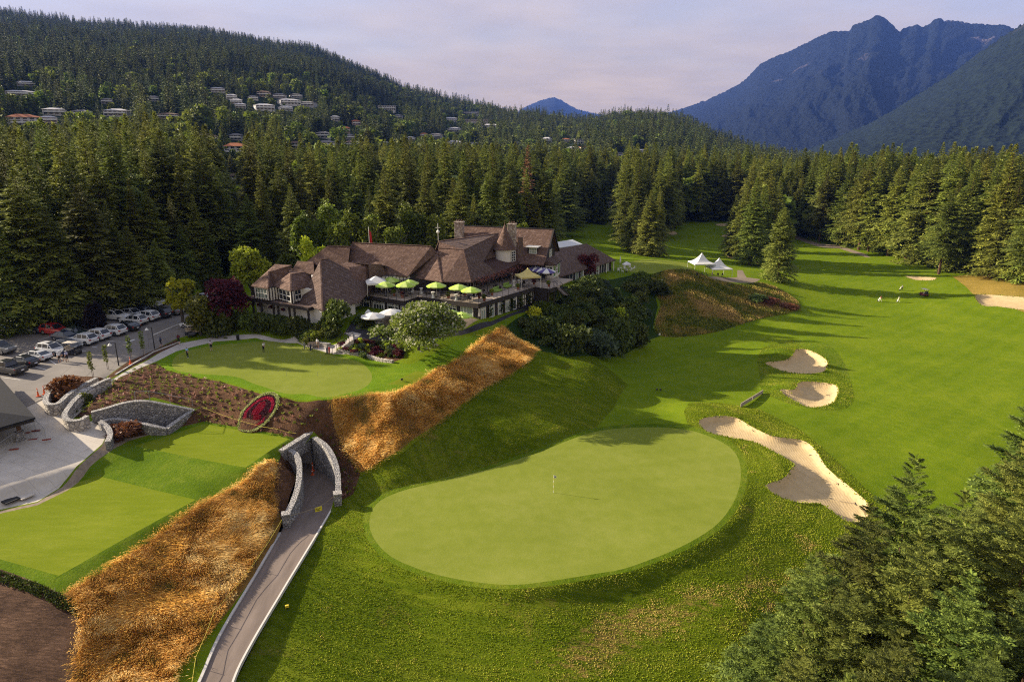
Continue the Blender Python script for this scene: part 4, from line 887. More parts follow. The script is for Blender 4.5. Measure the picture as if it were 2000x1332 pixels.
for i, (u, v, d, w, hh) in enumerate([(640, 402, 150, 62, 0), (590, 425, 148, 52, 0), (690, 415, 152, 56, 0), (720, 425, 150, 48, 0), (815, 420, 158, 60, 0), (850, 430, 156, 56, 0), (775, 440, 152, 50, 0), (560, 500, 142, 40, 0), (1020, 430, 170, 44, 0), (745, 400, 162, 60, 0), (795, 390, 168, 50, 0), (655, 440, 144, 50, 0)]):
    p = PD(u, v, d); g = hz(p.x, p.y); broadleaf('broadleaf_tree', (p.x, p.y, g), p.z - g, w / px_per_m(p) / 2 * 1.15, w / px_per_m(p) / 2, L_DEC, 'leafy light green tree behind the brown clubhouse roof', n=3600, size=.55, seed=30 + i, z0=.12, k=18, group='broadleaf trees behind the clubhouse')

# shrubs share a few meshes
SHR = [crown_mesh('foliage', 60 + i, lobes_tree(60 + i, 1, 1, 1.0, 0.0, 12, .5), 1500, .17, m) for i, m in enumerate([L_SHRUB, L_SHRUB, L_SILV, L_DEC, L_RUST, L_LIME, L_RED])]
def shrub(u, v, r_, hh, kind, label, group=None, name='shrub', z=None, base=None):
    b = base if base is not None else (Gh(u, v) if z is None else P(u, v, z))
    o = bpy.data.objects.new(name, SHR[kind]); link(o); o.location = (b[0], b[1], b[2] - .1); o.scale = (r_, r_, hh); o.rotation_euler = (0, 0, random.uniform(0, 6.28))
    return tag(o, label, 'shrub', group)
# the overgrown slope right of the clubhouse
rs = np.random.default_rng(5); poly = np.array(uvs("1000,632 1048,602 1100,566 1200,552 1240,545 1262,560 1268,590 1256,640 1275,652 1196,690 1110,694 1060,680"))
cnt = 0
while cnt < 120:
    u, v = rs.uniform(990, 1290), rs.uniform(545, 700)
    if not pin(np.array([u]), np.array([v]), poly)[0]: continue
    near = (v - 545) / 150
    rad = rs.uniform(1.2, 2.3) * (1.0 + .2 * near); k = int(rs.choice([0, 1, 2], p=[.5, .4, .1]))
    shrub(u, v, rad, rad * rs.uniform(.75, 1.25), k, 'dense dark green shrub on the overgrown slope below the clubhouse' if k < 2 else 'greyish green shrub on the overgrown slope below the clubhouse', 'shrubs on the slope'); cnt += 1
for u, v, r_, hh, k, lb in [(1206, 690, 3.6, 5.2, 0, 'tall rounded bush with a pale crown at the foot of the overgrown slope'), (1165, 692, 3.4, 4.2, 2, 'silvery bush at the foot of the slope beside the mown grass'), (1120, 690, 3.0, 4.4, 1, 'dark bush at the left foot of the overgrown slope'), (1240, 672, 3.0, 3.6, 0, 'dark low bush at the right foot of the overgrown slope'), (1205, 628, 1.9, 2.6, 5, 'small bright yellow green shrub glowing among the dark slope shrubs'), (1290, 575, 2.8, 3.0, 0, 'round sunlit shrub on the crest beside the dry grass knoll'), (1255, 552, 2.6, 2.6, 3, 'light green shrub near the annex terrace'), (1045, 620, 1.6, 1.8, 5, 'yellow leaved shrub beside the dark path at the deck end'),
                          (1500, 590, 3.2, 1.1, 4, 'reddish brown brush patch on the right tip of the dry knoll'), (1535, 600, 2.8, .9, 4, 'brown heather patch at the low end of the dry knoll'), (1475, 588, 3.0, 1.3, 0, 'low green brush on top of the dry knoll'),
                          (130, 770, 2.3, 2.2, 4, 'orange brown laceleaf maple inside the curved stone planter'), (252, 850, 2.3, 1.5, 4, 'rust red laceleaf maple beside the stone ramp wall'), (166, 792, 1.0, 1.6, 3, 'green rose bush with white flowers on the stair wall'),
                          (400, 640, 1.6, 2.2, 3, 'clipped bright green ball shrub beside the golf carts'), (430, 652, 3.0, 4.2, 0, 'large dark evergreen shrub under the red maple'), (652, 640, 2.9, 3.6, 0, 'dome of clipped dark green shrub against the left wing gable')]:
    shrub(u, v, r_, hh, k, lb)
for i, u in enumerate([468, 488, 508, 528, 548, 568, 588]): shrub(u, 640 + (u - 468) * .12, 1.9, 2.6 - .2 * (i % 3), i % 2, 'dark green foundation shrub in front of the left wing posts', 'foundation shrubs')
for i, (u, v) in enumerate([(596, 664), (604, 672), (620, 652), (636, 655), (650, 660), (612, 660)]): shrub(u, v, 1.3, 1.4, 3 if i % 2 else 0, 'low round green shrub beside the garden steps', 'shrubs by the steps')
for i, (u, v) in enumerate([(715, 640), (735, 648), (755, 652), (700, 630), (722, 628)]): shrub(u, v, 1.3, 1.1, 0, 'low hedge plant around the small lower terrace', 'terrace hedge')
# flower bed by the steps
for i in range(54):
    u = rs.uniform(668, 788); v = 664 + (u - 668) * .12 + rs.uniform(0, 28)
    if v > 700 - (u < 700) * 6: continue
    k = [3, 6, 5, 0, 2, 6][i % 6]; shrub(u, v, rs.uniform(.5, .9), rs.uniform(.5, .9), k, {3: 'mound of light green perennials in the terraced flower bed', 6: 'clump of dark red foliage in the terraced flower bed', 5: 'yellow flowering clump in the terraced flower bed', 0: 'dark green mound in the terraced flower bed', 2: 'silver leaved clump in the terraced flower bed'}[k], 'terraced flower bed', 'bedding_plant')
# upright yews against the terrace wall
YEW = conifer_mesh('foliage', 300, 2.6, .62, 60, 4, 1, .3, droop=.1, up=.5, cb=.02, shape=.5, mat=L_SHRUB)
for i, (u, v) in enumerate([(952, 617), (976, 609), (995, 603), (1014, 597), (1028, 592)]):
    b = P(u + 1, v + 4, 11.5); o = bpy.data.objects.new('yew_shrub', YEW); link(o); o.location = b; o.rotation_euler = (0, 0, i); tag(o, 'upright clipped yew between the tall windows under the terrace', 'shrub', 'yews under the terrace')
# far hedge behind the car park
for i in range(15):
    u = 10 + i * 25; p = Gh(u, 618 - i * 2.0); p = p + Vector((-.6, 2.5, 0))
    shrub(0, 0, 2.6, 3.8, 4 if i in (5, 6, 12) else 0, 'russet hedge bush at the back of the car park' if i in (5, 6, 12) else 'dark hedge bush at the back of the car park', 'hedge behind the car park', base=p)
# small rows of new plants on the mulch bank (too many and too small to pick one by one)
def tufts(name, pts, size, mat, label, nq=7, flat=.5):
    r = np.random.default_rng(len(pts)); c = np.repeat(np.array(pts), nq, 0); n = len(c)
    c = c + np.c_[r.normal(0, size * .25, (n, 2)), r.uniform(0, size * .3, n)]
    d = np.c_[r.normal(0, .6, (n, 2)), r.uniform(.4, 1.2, n)]; d /= np.linalg.norm(d, axis=1, keepdims=True)
    V, F = quads(c, d, np.c_[r.normal(0, 1, (n, 2)), np.full(n, .3)], size * r.uniform(.7, 1.3, n), size * flat * r.uniform(.7, 1.3, n))
    o = bpy.data.objects.new(name, np_mesh(name, V, F, mat, False, {'tint': np.repeat(np.clip(.5 + r.normal(0, .25, n), 0, 1), 4)})); link(o)
    return tag(o, label, 'plants', kind='stuff')
bank = POLY['garden_bank']; lo, hi = bank.min(0), bank.max(0)
g = scatter(lo[0], hi[0], lo[1], hi[1], 1.05); g = g[pin(g[:, 0], g[:, 1], bank)]; gz = H(g[:, 0], g[:, 1]); cc = Gh(505, 802)
ok = np.hypot(g[:, 0] - cc.x, (g[:, 1] - cc.y)) > 2.6
g = g[ok]; gz = gz[ok]; sel = rs.uniform(0, 1, len(g)); pp = np.c_[g, gz]
tufts('ground_cover_plants', pp[sel < .72], .36, L_DEC, 'small new green plants dotted over the brown mulch bank')
tufts('heather_plants', pp[sel > .84], .42, leafmat('pink_heather', (.20, .09, .05), (.42, .28, .18)), 'small pale pinkish plants dotted over the brown mulch bank')
q = np.array([tuple(P(u, v, 5.3) + Vector((0, 0, 0))) for u in np.linspace(-20, 150, 46) for v in [1116 + u * .33 + dv for dv in (4, 11, 18)]]); q[:, 2] = H(q[:, 0], q[:, 1])
tufts('ground_cover_plants', q, .30, L_SHRUB, 'rows of small plants along the top of the bare soil bed')

number_from_left('conifers behind the car park', lambda o, lb: '%s dark conifer of the forest behind the car park, @' % tall(o), ' from the left')
number_from_left('conifers behind the clubhouse', lambda o, lb: '%s conifer of the forest behind the clubhouse, @' % tall(o), ' from the left')
number_from_left('trees at the end of the fairway', lambda o, lb: 'conifer in the dark wall closing the far fairway, @', ' from the left')
number_from_left('trees along the right of the fairway', lambda o, lb: '%s sunlit conifer in the row right of the fairway, @' % tall(o), ' from the left')
number_from_left('foreground spruces', lambda o, lb: 'spruce of the thicket in the lower right corner, @', ' from the left')
number_from_left('broadleaf trees behind the clubhouse', lambda o, lb: 'leafy light green tree behind the clubhouse roof, @', ' from the left')
number_from_left('shrubs on the slope', lambda o, lb: ('greyish' if 'grey' in lb else 'dark green') + ' shrub on the slope below the clubhouse, @', ' from the left')
number_from_left('foundation shrubs', lambda o, lb: 'dark shrub in front of the left wing posts, @', ' from the left')
number_from_left('shrubs by the steps', lambda o, lb: 'low round shrub beside the garden steps, @', ' from the left')
number_from_left('terrace hedge', lambda o, lb: 'hedge plant around the small lower terrace, @', ' from the left')
number_from_left('terraced flower bed', lambda o, lb: lb + ', @', ' from the left')
number_from_left('yews under the terrace', lambda o, lb: 'upright clipped yew between the windows under the terrace, @', ' from the left')
number_from_left('hedge behind the car park', lambda o, lb: lb + ', @', ' from the left')

# ================================================================ houses on the hillside
def hill_point(u, v):
    """where the sight line of a pixel meets the far hillside"""
    a, e = az_el(u, v); rr_ = np.geomspace(330, 3200, 500)
    zh = Hall(rr_ * math.sin(a), rr_ * math.cos(a)); zr = HC + rr_ * e
    i = np.argmax(zh >= zr); i = max(i, 1); return Vector((rr_[i] * math.sin(a), rr_[i] * math.cos(a), zh[i]))
W_HOUSE = [simple('house_wall_white', (.52, .50, .48), .8, .2), simple('house_wall_grey', (.36, .35, .36), .8, .2), simple('house_wall_tan', (.45, .36, .28), .8, .2), simple('house_wall_brown', (.16, .085, .06), .8, .2), simple('house_wall_pink', (.55, .42, .38), .8, .2)]
R_HOUSE = [simple('house_roof_grey', (.16, .15, .15), .85, .2), simple('house_roof_light', (.42, .41, .42), .85, .2), simple('house_roof_terracotta', (.36, .13, .055), .85, .2), simple('house_roof_brown', (.13, .085, .06), .85, .2)]
GLASS = NT('window_glass').fin((.02, .025, .03), .08, .6)
TRIM = simple('house_trim_white', (.66, .65, .62), .7, .3)
HOUSES = []
def house(u, v, wpx, hpx, wall, roof, label, flat=False, storeys=2):
    g = hill_point(u, v + hpx / 2); ppm = px_per_m(g); w = max(8.0, wpx / ppm); hh = max(4.5, hpx / ppm * .98); dp = min(12, w * .6)
    ang = math.atan2(-g.x, g.y) + random.uniform(-.35, .35)
    o = empty('house', (g.x, g.y, g.z), ang); tag(o, label, 'house', 'houses on the hillside')
    wl_h = hh * (.93 if flat else .72)
    m = MB(); m.box((0, 0, wl_h / 2 - 2), (w, dp, wl_h + 4)); m.build('wall', W_HOUSE[wall], o)
    m = MB(); ov = .7
    if flat: m.box((0, 0, wl_h + .25), (w + 2 * ov, dp + 2 * ov, .5))
    else:
        a = (w / 2 + ov, dp / 2 + ov); rl = max(.1, w / 2 - dp / 2)
        vs = [(-a[0], -a[1], wl_h), (a[0], -a[1], wl_h), (a[0], a[1], wl_h), (-a[0], a[1], wl_h), (-rl, 0, hh), (rl, 0, hh)]
        m.add(vs, [(0, 1, 5, 4), (1, 2, 5), (2, 3, 4, 5), (3, 0, 4), (3, 2, 1, 0)])
    m.build('roof', R_HOUSE[roof], o)
    nw = max(3, int(w / 3.4)); sh = wl_h / storeys
    for s_ in range(storeys):
        if s_ == 1: b = MB(); b.box((0, -dp / 2 - .7, sh - .1), (w * .9, 1.4, .22)); b.box((0, -dp / 2 - 1.36, sh + .45), (w * .9, .06, .9)); b.build('balcony', TRIM, o)
        for i in range(nw):
            x = -w / 2 + w * (i + .5) / nw; f = MB(); f.box((x, -dp / 2 - .03, sh * (s_ + .5)), (w / nw * .62, .12, sh * .62)); wo = f.build('window', GLASS, o)
    HOUSES.append((g.x, g.y, g.z, w, hh)); return o
HL = [(48, 236, 56, 22, 0, 2, 'large cream house with terracotta roof at the far left of the hillside'), (108, 218, 38, 13, 0, 1, 'long white house on the left hillside'), (95, 234, 30, 12, 4, 1, 'pinkish house with round roof light on the left hillside'), (160, 222, 30, 9, 1, 0, 'low grey house between trees on the left hillside'), (230, 221, 42, 14, 0, 1, 'white two storey house with columns of windows standing alone on the left hillside'), (330, 228, 42, 9, 2, 3, 'low tan house behind the forest on the left slope'), (40, 184, 50, 8, 1, 1, 'long pale roof high on the left slope'), (52, 165, 34, 7, 1, 1, 'pale roof just below the dark upper forest, far left'), (300, 193, 18, 10, 1, 0, 'small grey house in the dark trees'), (210, 198, 20, 9, 1, 0, 'grey flat roofed house half hidden by trees'), (426, 176, 26, 9, 0, 1, 'white house highest of the left cluster on the hill'), (453, 190, 20, 10, 0, 1, 'small white house left in the hillside cluster'), (462, 199, 22, 9, 0, 1, 'white house low in the left hillside cluster'), (516, 184, 24, 11, 2, 3, 'tan house at the top of the bright hillside cluster'), (516, 210, 36, 12, 0, 1, 'white terrace like house at the bottom of the bright cluster'), (547, 188, 24, 9, 1, 0, 'blue grey house in the bright hillside cluster'), (565, 200, 40, 11, 0, 1, 'longest white house of the bright hillside cluster'), (578, 188, 22, 8, 1, 0, 'grey house right of the bright cluster'), (600, 204, 34, 8, 1, 0, 'low grey house at the right of the bright cluster'), (470, 208, 20, 8, 0, 1, 'small white house beside the bright cluster'), (494, 192, 18, 8, 0, 0, 'little pale house in the bright cluster'), (558, 213, 24, 8, 1, 1, 'pale house below the bright cluster'),
      (462, 292, 42, 22, 0, 2, 'white three storey house with orange roof rising over the forest', ), (400, 270, 44, 14, 2, 3, 'gabled brown roofed house above the front forest'), (462, 268, 22, 12, 1, 0, 'grey gabled house right of the brown roofed one'), (455, 348, 26, 18, 1, 3, 'small gabled house deep in a gap of the front forest'), (580, 284, 34, 14, 1, 3, 'grey house with balcony behind the forest'), (638, 282, 32, 13, 0, 0, 'white house with row of windows behind the forest'), (632, 264, 26, 12, 1, 0, 'grey roofed house above the forest'), (680, 268, 24, 8, 1, 0, 'low dark roofed house above the forest'), (752, 282, 16, 9, 0, 1, 'small white house between fir tops'), (690, 282, 40, 7, 2, 3, 'long tan roof behind fir tops'), (655, 232, 14, 10, 0, 1, 'white gable in the middle hillside trees'), (676, 254, 12, 12, 2, 2, 'narrow yellowish house in the middle hillside trees'), (695, 240, 16, 10, 4, 2, 'pink house with terracotta roof in the middle hillside'),
      (755, 212, 34, 9, 0, 1, 'white flat house above the middle hillside trees', True), (778, 228, 16, 7, 1, 0, 'small grey house above the middle hillside trees'), (800, 272, 20, 8, 0, 1, 'white house low in the middle hillside'), (828, 264, 14, 7, 2, 2, 'little orange roofed house in the middle hillside'), (852, 266, 24, 9, 1, 0, 'grey house beside the orange roofed one'), (888, 254, 24, 9, 0, 1, 'white house on the open middle slope'), (880, 234, 26, 7, 1, 1, 'pale terrace house high on the open slope'), (930, 240, 46, 12, 2, 1, 'long tan building on the open slope of the middle hill', True), (958, 248, 30, 10, 0, 1, 'white house next to the long tan building'), (886, 280, 34, 9, 0, 1, 'white house cluster end on the lower middle slope'), (925, 282, 16, 8, 1, 0, 'small grey house on the lower middle slope'), (920, 222, 30, 6, 1, 1, 'pale flat roof under the ridge', True), (1012, 282, 14, 8, 1, 0, 'little house under the middle ridge'), (1068, 274, 16, 10, 0, 1, 'white house near the middle ridge foot'), (1105, 274, 14, 7, 2, 2, 'tiny tan house on the right hillside'), (1132, 277, 20, 9, 0, 1, 'white cubic house on the right hillside', True), (1118, 291, 20, 7, 0, 1, 'low white house on the right hillside'), (1142, 292, 20, 5, 2, 2, 'house with flat orange roof on the right hillside', True), (1210, 304, 20, 6, 1, 0, 'dark roofed house on the right hillside'), (1250, 297, 22, 6, 0, 1, 'pale house high on the right hillside'), (1370, 326, 24, 14, 3, 3, 'red brown stacked modern house right of the ridge', True), (1195, 402, 24, 14, 0, 0, 'white gabled house glimpsed between trees beyond the far lawn'), (1550, 352, 14, 6, 0, 1, 'white roof glimpsed in the far right forest')]
for t_ in HL: house(*t_[:7], flat=len(t_) > 7, storeys=3 if t_[3] >= 20 else 2)

# ================================================================ the wooded hills: far-off mass of trees
LOWM = []
def lowtree(i, H_, rad, mat, **kw):
    o = bpy.data.objects.new('wood', conifer_mesh('wood', 400 + i, H_, rad, mat=mat, **kw)); return o
L_FAR = leafmat('far_needles', (.038, .060, .013), (.155, .190, .042), trans=.1)
wood = bpy.data.collections.new('wood')
for i, (hh, rd, m, kw) in enumerate([(1, .17, L_FAR, dict(nb=60, nst=4, shape=1.05)), (1, .14, L_FAR, dict(nb=60, nst=4, shape=1.1)), (1, .20, L_FAR, dict(nb=60, nst=4, shape=.9))]):
    o = lowtree(i, 30, 30 * rd, m, twq=1, lw=1.7, droop=.35, up=.15, cb=.05, **kw); wood.objects.link(o)
for i in range(2):
    o = bpy.data.objects.new('wood_leafy', crown_mesh('wood_leafy', 500 + i, lobes_tree(500 + i, 6, 6, 15, 1, 10, .46), 420, 2.2, [L_DEC, L_DEC][i])); wood.objects.link(o)
for i in range(6): o = bpy.data.objects.new('wood_near', CON[i][0]); wood.objects.link(o)
rf = np.random.default_rng(12)
def ring(r0, r1, st):
    out = []
    y = np.arange(0, r1, st); x = np.arange(-r1, r1, st); gx, gy = np.meshgrid(x, y); gx = gx.ravel() + rf.uniform(-.45, .45, gx.size) * st; gy = gy.ravel() + rf.uniform(-.45, .45, gy.size) * st
    r_ = np.hypot(gx, gy); a = np.arctan2(gx, gy); m = (r_ > r0) & (r_ <= r1) & (abs(a) < R(44)); return np.c_[gx[m], gy[m]]
fp = np.r_[ring(140, 500, 6.6), ring(500, 900, 8.0), ring(900, 1600, 10.5), ring(1600, 2900, 14.0)]
fu = 1000 + FPX * fp[:, 0] / (fp[:, 1] * math.cos(PITCH) + 25)
# open ground: everything in front of the forest edge, the fairways, the clubhouse, the car park
open_px = uvs("-600,1400 -600,640 -120,628 60,618 200,600 330,575 440,560 470,520 560,500 700,480 900,470 1050,450 1085,445 1100,470 1120,440 1200,428 1215,470 1300,470 1312,450 1330,434 1440,434 1455,470 1540,470 1545,452 1600,470 1690,490 1760,506 1850,524 1950,545 2000,558 2300,620 2600,900 2600,1400")
op = G(np.array(open_px))[:, :2]
m = ~pin(fp[:, 0], fp[:, 1], op)
for (x, y) in USED: m &= np.hypot(fp[:, 0] - x, fp[:, 1] - y) > 3.4
# the front rows are individual trees already: keep the mass behind them
r_ = np.hypot(fp[:, 0], fp[:, 1]); a_ = np.arctan2(fp[:, 0], fp[:, 1])
m &= ~((r_ < 172) & (fp[:, 0] < 40)); m &= ~((fp[:, 0] > 40) & (r_ < 205) & (fp[:, 1] < 150))
fp = fp[m]; r_ = r_[m]; a_ = a_[m]; fz = Hall(fp[:, 0], fp[:, 1])
fh = rf.uniform(13, 35, len(fp)) * np.where(r_ < 420, 1.08, .95) * (.85 + .3 * fbm(fp[:, 0] / 90, fp[:, 1] / 90, 3, 8) / .5 * .5)
elev = (fz - HC) / r_
resid = np.exp(-((elev - .02) / .055) ** 2) * np.clip((r_ - 480) / 100, 0, 1) * (fbm(fp[:, 0] / 130, fp[:, 1] / 130, 3, 17) > .40)   # the built-up band of the slope
decid = rf.uniform(0, 1, len(fp)) < (np.where(r_ < 620, .13, .07) + .18 * resid); fh = np.where(decid, np.where(r_ < 620, rf.uniform(12, 21, len(fp)), rf.uniform(8, 16, len(fp))), fh); fh = np.where((resid > .35) & ~decid, fh * .72, fh)
kill = rf.uniform(0, 1, len(fp)) < .30 * resid
for x, y, z, w, hh in HOUSES:
    hr = math.hypot(x, y); ha = math.atan2(x, y); da = abs(a_ - ha) * hr
    kill |= (np.hypot(fp[:, 0] - x, fp[:, 1] - y) < w * .62 + 2)
    infront = (da < w * .5 + 3) & (r_ < hr) & (r_ > hr - 260)
    lim = HC + (z + hh * .30 - HC) / hr * r_ - fz          # keep the sight line to the house free
    fh = np.where(infront & (fh > lim), np.maximum(lim * rf.uniform(.6, 1.0, len(fp)), 0), fh); kill |= infront & (fh < 3.5)
keep_ = ~kill; fp, fz, fh, decid = fp[keep_], fz[keep_], fh[keep_], decid[keep_]
n = len(fp); rk = np.hypot(fp[:, 0], fp[:, 1]); WN = sorted(o.name for o in wood.objects); ix_ = lambda s_: np.array([i for i, q in enumerate(WN) if q.startswith(s_)]); i_far = np.array([i for i, q in enumerate(WN) if q == 'wood' or q.startswith('wood.')]); i_lf = ix_('wood_leafy'); i_nr = ix_('wood_near')
nr_ = (rk < 560) & ~decid; vi = np.where(decid, i_lf[rf.integers(0, len(i_lf), n)], np.where(nr_, i_nr[rf.integers(0, len(i_nr), n)], i_far[rf.integers(0, len(i_far), n)]))
me = bpy.data.meshes.new('wooded_hills'); me.vertices.add(n); me.vertices.foreach_set('co', np.c_[fp, fz - .3].astype(np.float32).ravel())
at = me.attributes.new('variant', 'INT', 'POINT'); at.data.foreach_set('value', vi.astype(np.int32))
at = me.attributes.new('size', 'FLOAT_VECTOR', 'POINT'); near_h = {i: 0 for i in range(len(WN))}; hn = np.full(len(WN), 30.0)
for i, q in enumerate(WN):
    if q.startswith('wood_near'): hn[i] = max(v.co.z for v in wood.objects[q].data.vertices)
    elif q.startswith('wood_leafy'): hn[i] = 15
base_h = hn[vi]; k_ = (fh / base_h); wd = rf.uniform(.75, 1.4, n)
at.data.foreach_set('vector', np.c_[k_ * wd, k_ * wd, k_].astype(np.float32).ravel())
at = me.attributes.new('spin', 'FLOAT_VECTOR', 'POINT'); at.data.foreach_set('vector', np.c_[np.zeros((n, 2)), rf.uniform(0, 6.28, n)].astype(np.float32).ravel())
forest = bpy.data.objects.new('wooded_hills', me); link(forest); tag(forest, 'dark conifer woods covering the hills and the valley', 'forest', kind='stuff')
ng = bpy.data.node_groups.new('plant_wood', 'GeometryNodeTree'); ng.interface.new_socket('Geometry', in_out='INPUT', socket_type='NodeSocketGeometry'); ng.interface.new_socket('Geometry', in_out='OUTPUT', socket_type='NodeSocketGeometry')
gi = ng.nodes.new('NodeGroupInput'); go = ng.nodes.new('NodeGroupOutput'); iop = ng.nodes.new('GeometryNodeInstanceOnPoints'); ci = ng.nodes.new('GeometryNodeCollectionInfo')
ci.inputs['Collection'].default_value = wood; ci.inputs['Separate Children'].default_value = True; ci.inputs['Reset Children'].default_value = True
def nattr(nm, ty):
    q = ng.nodes.new('GeometryNodeInputNamedAttribute'); q.data_type = ty; q.inputs['Name'].default_value = nm; return q.outputs[0]
ng.links.new(gi.outputs[0], iop.inputs['Points']); ng.links.new(ci.outputs[0], iop.inputs['Instance']); iop.inputs['Pick Instance'].default_value = True
ng.links.new(nattr('variant', 'INT'), iop.inputs['Instance Index']); ng.links.new(nattr('spin', 'FLOAT_VECTOR'), iop.inputs['Rotation']); ng.links.new(nattr('size', 'FLOAT_VECTOR'), iop.inputs['Scale'])
ng.links.new(iop.outputs[0], go.inputs[0])
md = forest.modifiers.new('plant', 'NODES'); md.node_group = ng
print('forest trees', n, 'individual', N_IND)

# ================================================================ the clubhouse
def shingles(name, a, b, c):
    t = NT(name); g = t.node('ShaderNodeTexCoord'); sp = t.node('ShaderNodeSeparateXYZ'); t.l.new(g.outputs['Object'], sp.inputs[0])
    al = t.math('ADD', t.math('MULTIPLY', sp.outputs[0], .85), t.math('MULTIPLY', sp.outputs[1], .62)); cb_ = t.node('ShaderNodeCombineXYZ'); t.l.new(al, cb_.inputs[0]); t.l.new(sp.outputs[2], cb_.inputs[1])
    br = t.node('ShaderNodeTexBrick'); br.inputs['Scale'].default_value = 1.0; br.inputs['Brick Width'].default_value = .42; br.inputs['Row Height'].default_value = .19; br.inputs['Mortar Size'].default_value = .022; br.inputs['Bias'].default_value = 0
    br.inputs[1].default_value = a + (1,); br.inputs[2].default_value = b + (1,); br.inputs[3].default_value = tuple(x * .45 for x in a) + (1,); t.l.new(cb_.outputs[0], br.inputs['Vector'])
    n = t.noise(g.outputs['Object'], .45, 6, .75); n2 = t.noise(g.outputs['Object'], 1.9, 5, .8)
    col = t.mix(t.ramp(n2, [(.55, 0.0), (.68, .75)]), br.outputs['Color'], c); col = t.mix(t.ramp(n2, [(.34, .8), (.50, .0)]), col, tuple(x * .62 for x in a))
    t.bump(br.outputs['Fac'], .6, .05); return t.fin(col, .9, .15)
SH_BROWN = shingles('cedar_shingles', (.116, .070, .053), (.162, .101, .078), (.28, .21, .178))
SH_GREY = shingles('weathered_shingles', (.100, .066, .053), (.138, .094, .076), (.24, .19, .165))  # duller copy of the brown: shade put into slopes mostly turned from the sun
STUCCO = simple('white_stucco', (.60, .57, .52), .85, .15, var=.06)
TIMBER = simple('dark_timber', (.026, .020, .018), .7, .3, var=.3)
DECKW = simple('deck_boards', (.33, .27, .21), .8, .2, var=.15)
t = NT('field_stone'); c0 = t.coord(); v1 = t.vor(c0, 2.6, 'DISTANCE_TO_EDGE'); v2 = t.vor(c0, 2.6, 'F1', 'Color'); sp = t.node('ShaderNodeSeparateColor'); t.l.new(v2, sp.inputs[0])
col = t.ramp(sp.outputs[0], [(.1, (.22, .16, .12)), (.5, (.34, .28, .22)), (.9, (.46, .40, .33))]); col = t.mix(t.ramp(v1, [(.0, 1.0), (.05, 0.0)]), col, (.16, .14, .12)); t.bump(t.ramp(v1, [(0, 0.0), (.12, 1.0)]), .8, .06); STONE = t.fin(col, .9, .2)
GREENGL = NT('green_tinted_glass').fin((.09, .17, .06), .12, .6)
PALEGL = NT('curtained_glass').fin((.24, .29, .25), .15, .5)
WFRAME = simple('white_window_frame', (.62, .61, .57), .6, .3, var=.05)
CANOPY = simple('canopy_membrane', (.075, .045, .038), .8, .15, var=.15, scale=.6)
club = empty('clubhouse', P(780, 600, 11.6)); tag(club, 'Tudor style clubhouse with steep brown shingle roofs, round turret and a long terrace', 'clubhouse')
CO = Vector(club.location)
class CM(MB):
    """shapes given in world coordinates, stored relative to the clubhouse"""
    def part(s, name, mat, parent=None, **kw):
        s.v = [tuple(Vector(x) - CO) for x in s.v]
        return s.build(name, mat, parent or club, **kw)
def poly(name, pts, mat, t_=.18):
    m = CM(); m.slab(pts, t_); return m.part(name, mat)
def roof(faces, mat):
    """one roof: several sloping faces given as lists of (u, v, z) pixels or world vectors"""
    m = CM()
    for f in faces:
        q = [P(*p) if not isinstance(p, Vector) else p for p in f]
        c = sum(q, Vector()) / len(q)
        vs = q + [x - Vector((0, 0, .16)) for x in q]; n_ = len(q)
        m.add(vs, [tuple(range(n_)), tuple(range(2 * n_ - 1, n_ - 1, -1))] + [(i, n_ + i, n_ + (i + 1) % n_, (i + 1) % n_) for i in range(n_)])
    return m.part('roof', mat)
def W(x, y, z): return Vector((x, y, z))
def wall(name, pts, z0, z1, mat, thick=.25):
    """upright wall along a line of (x, y) points"""
    m = CM()
    for a, b in zip(pts[:-1], pts[1:]):
        d = (Vector(b[:2]) - Vector(a[:2])).normalized(); n_ = Vector((-d.y, d.x)) * thick
        m.prism([(a[0], a[1]), (b[0], b[1]), (b[0] + n_.x, b[1] + n_.y), (a[0] + n_.x, a[1] + n_.y)], z0, z1)
    return m.part(name, mat)
def lerp(a, b, t_): return (a[0] + (b[0] - a[0]) * t_, a[1] + (b[1] - a[1]) * t_)
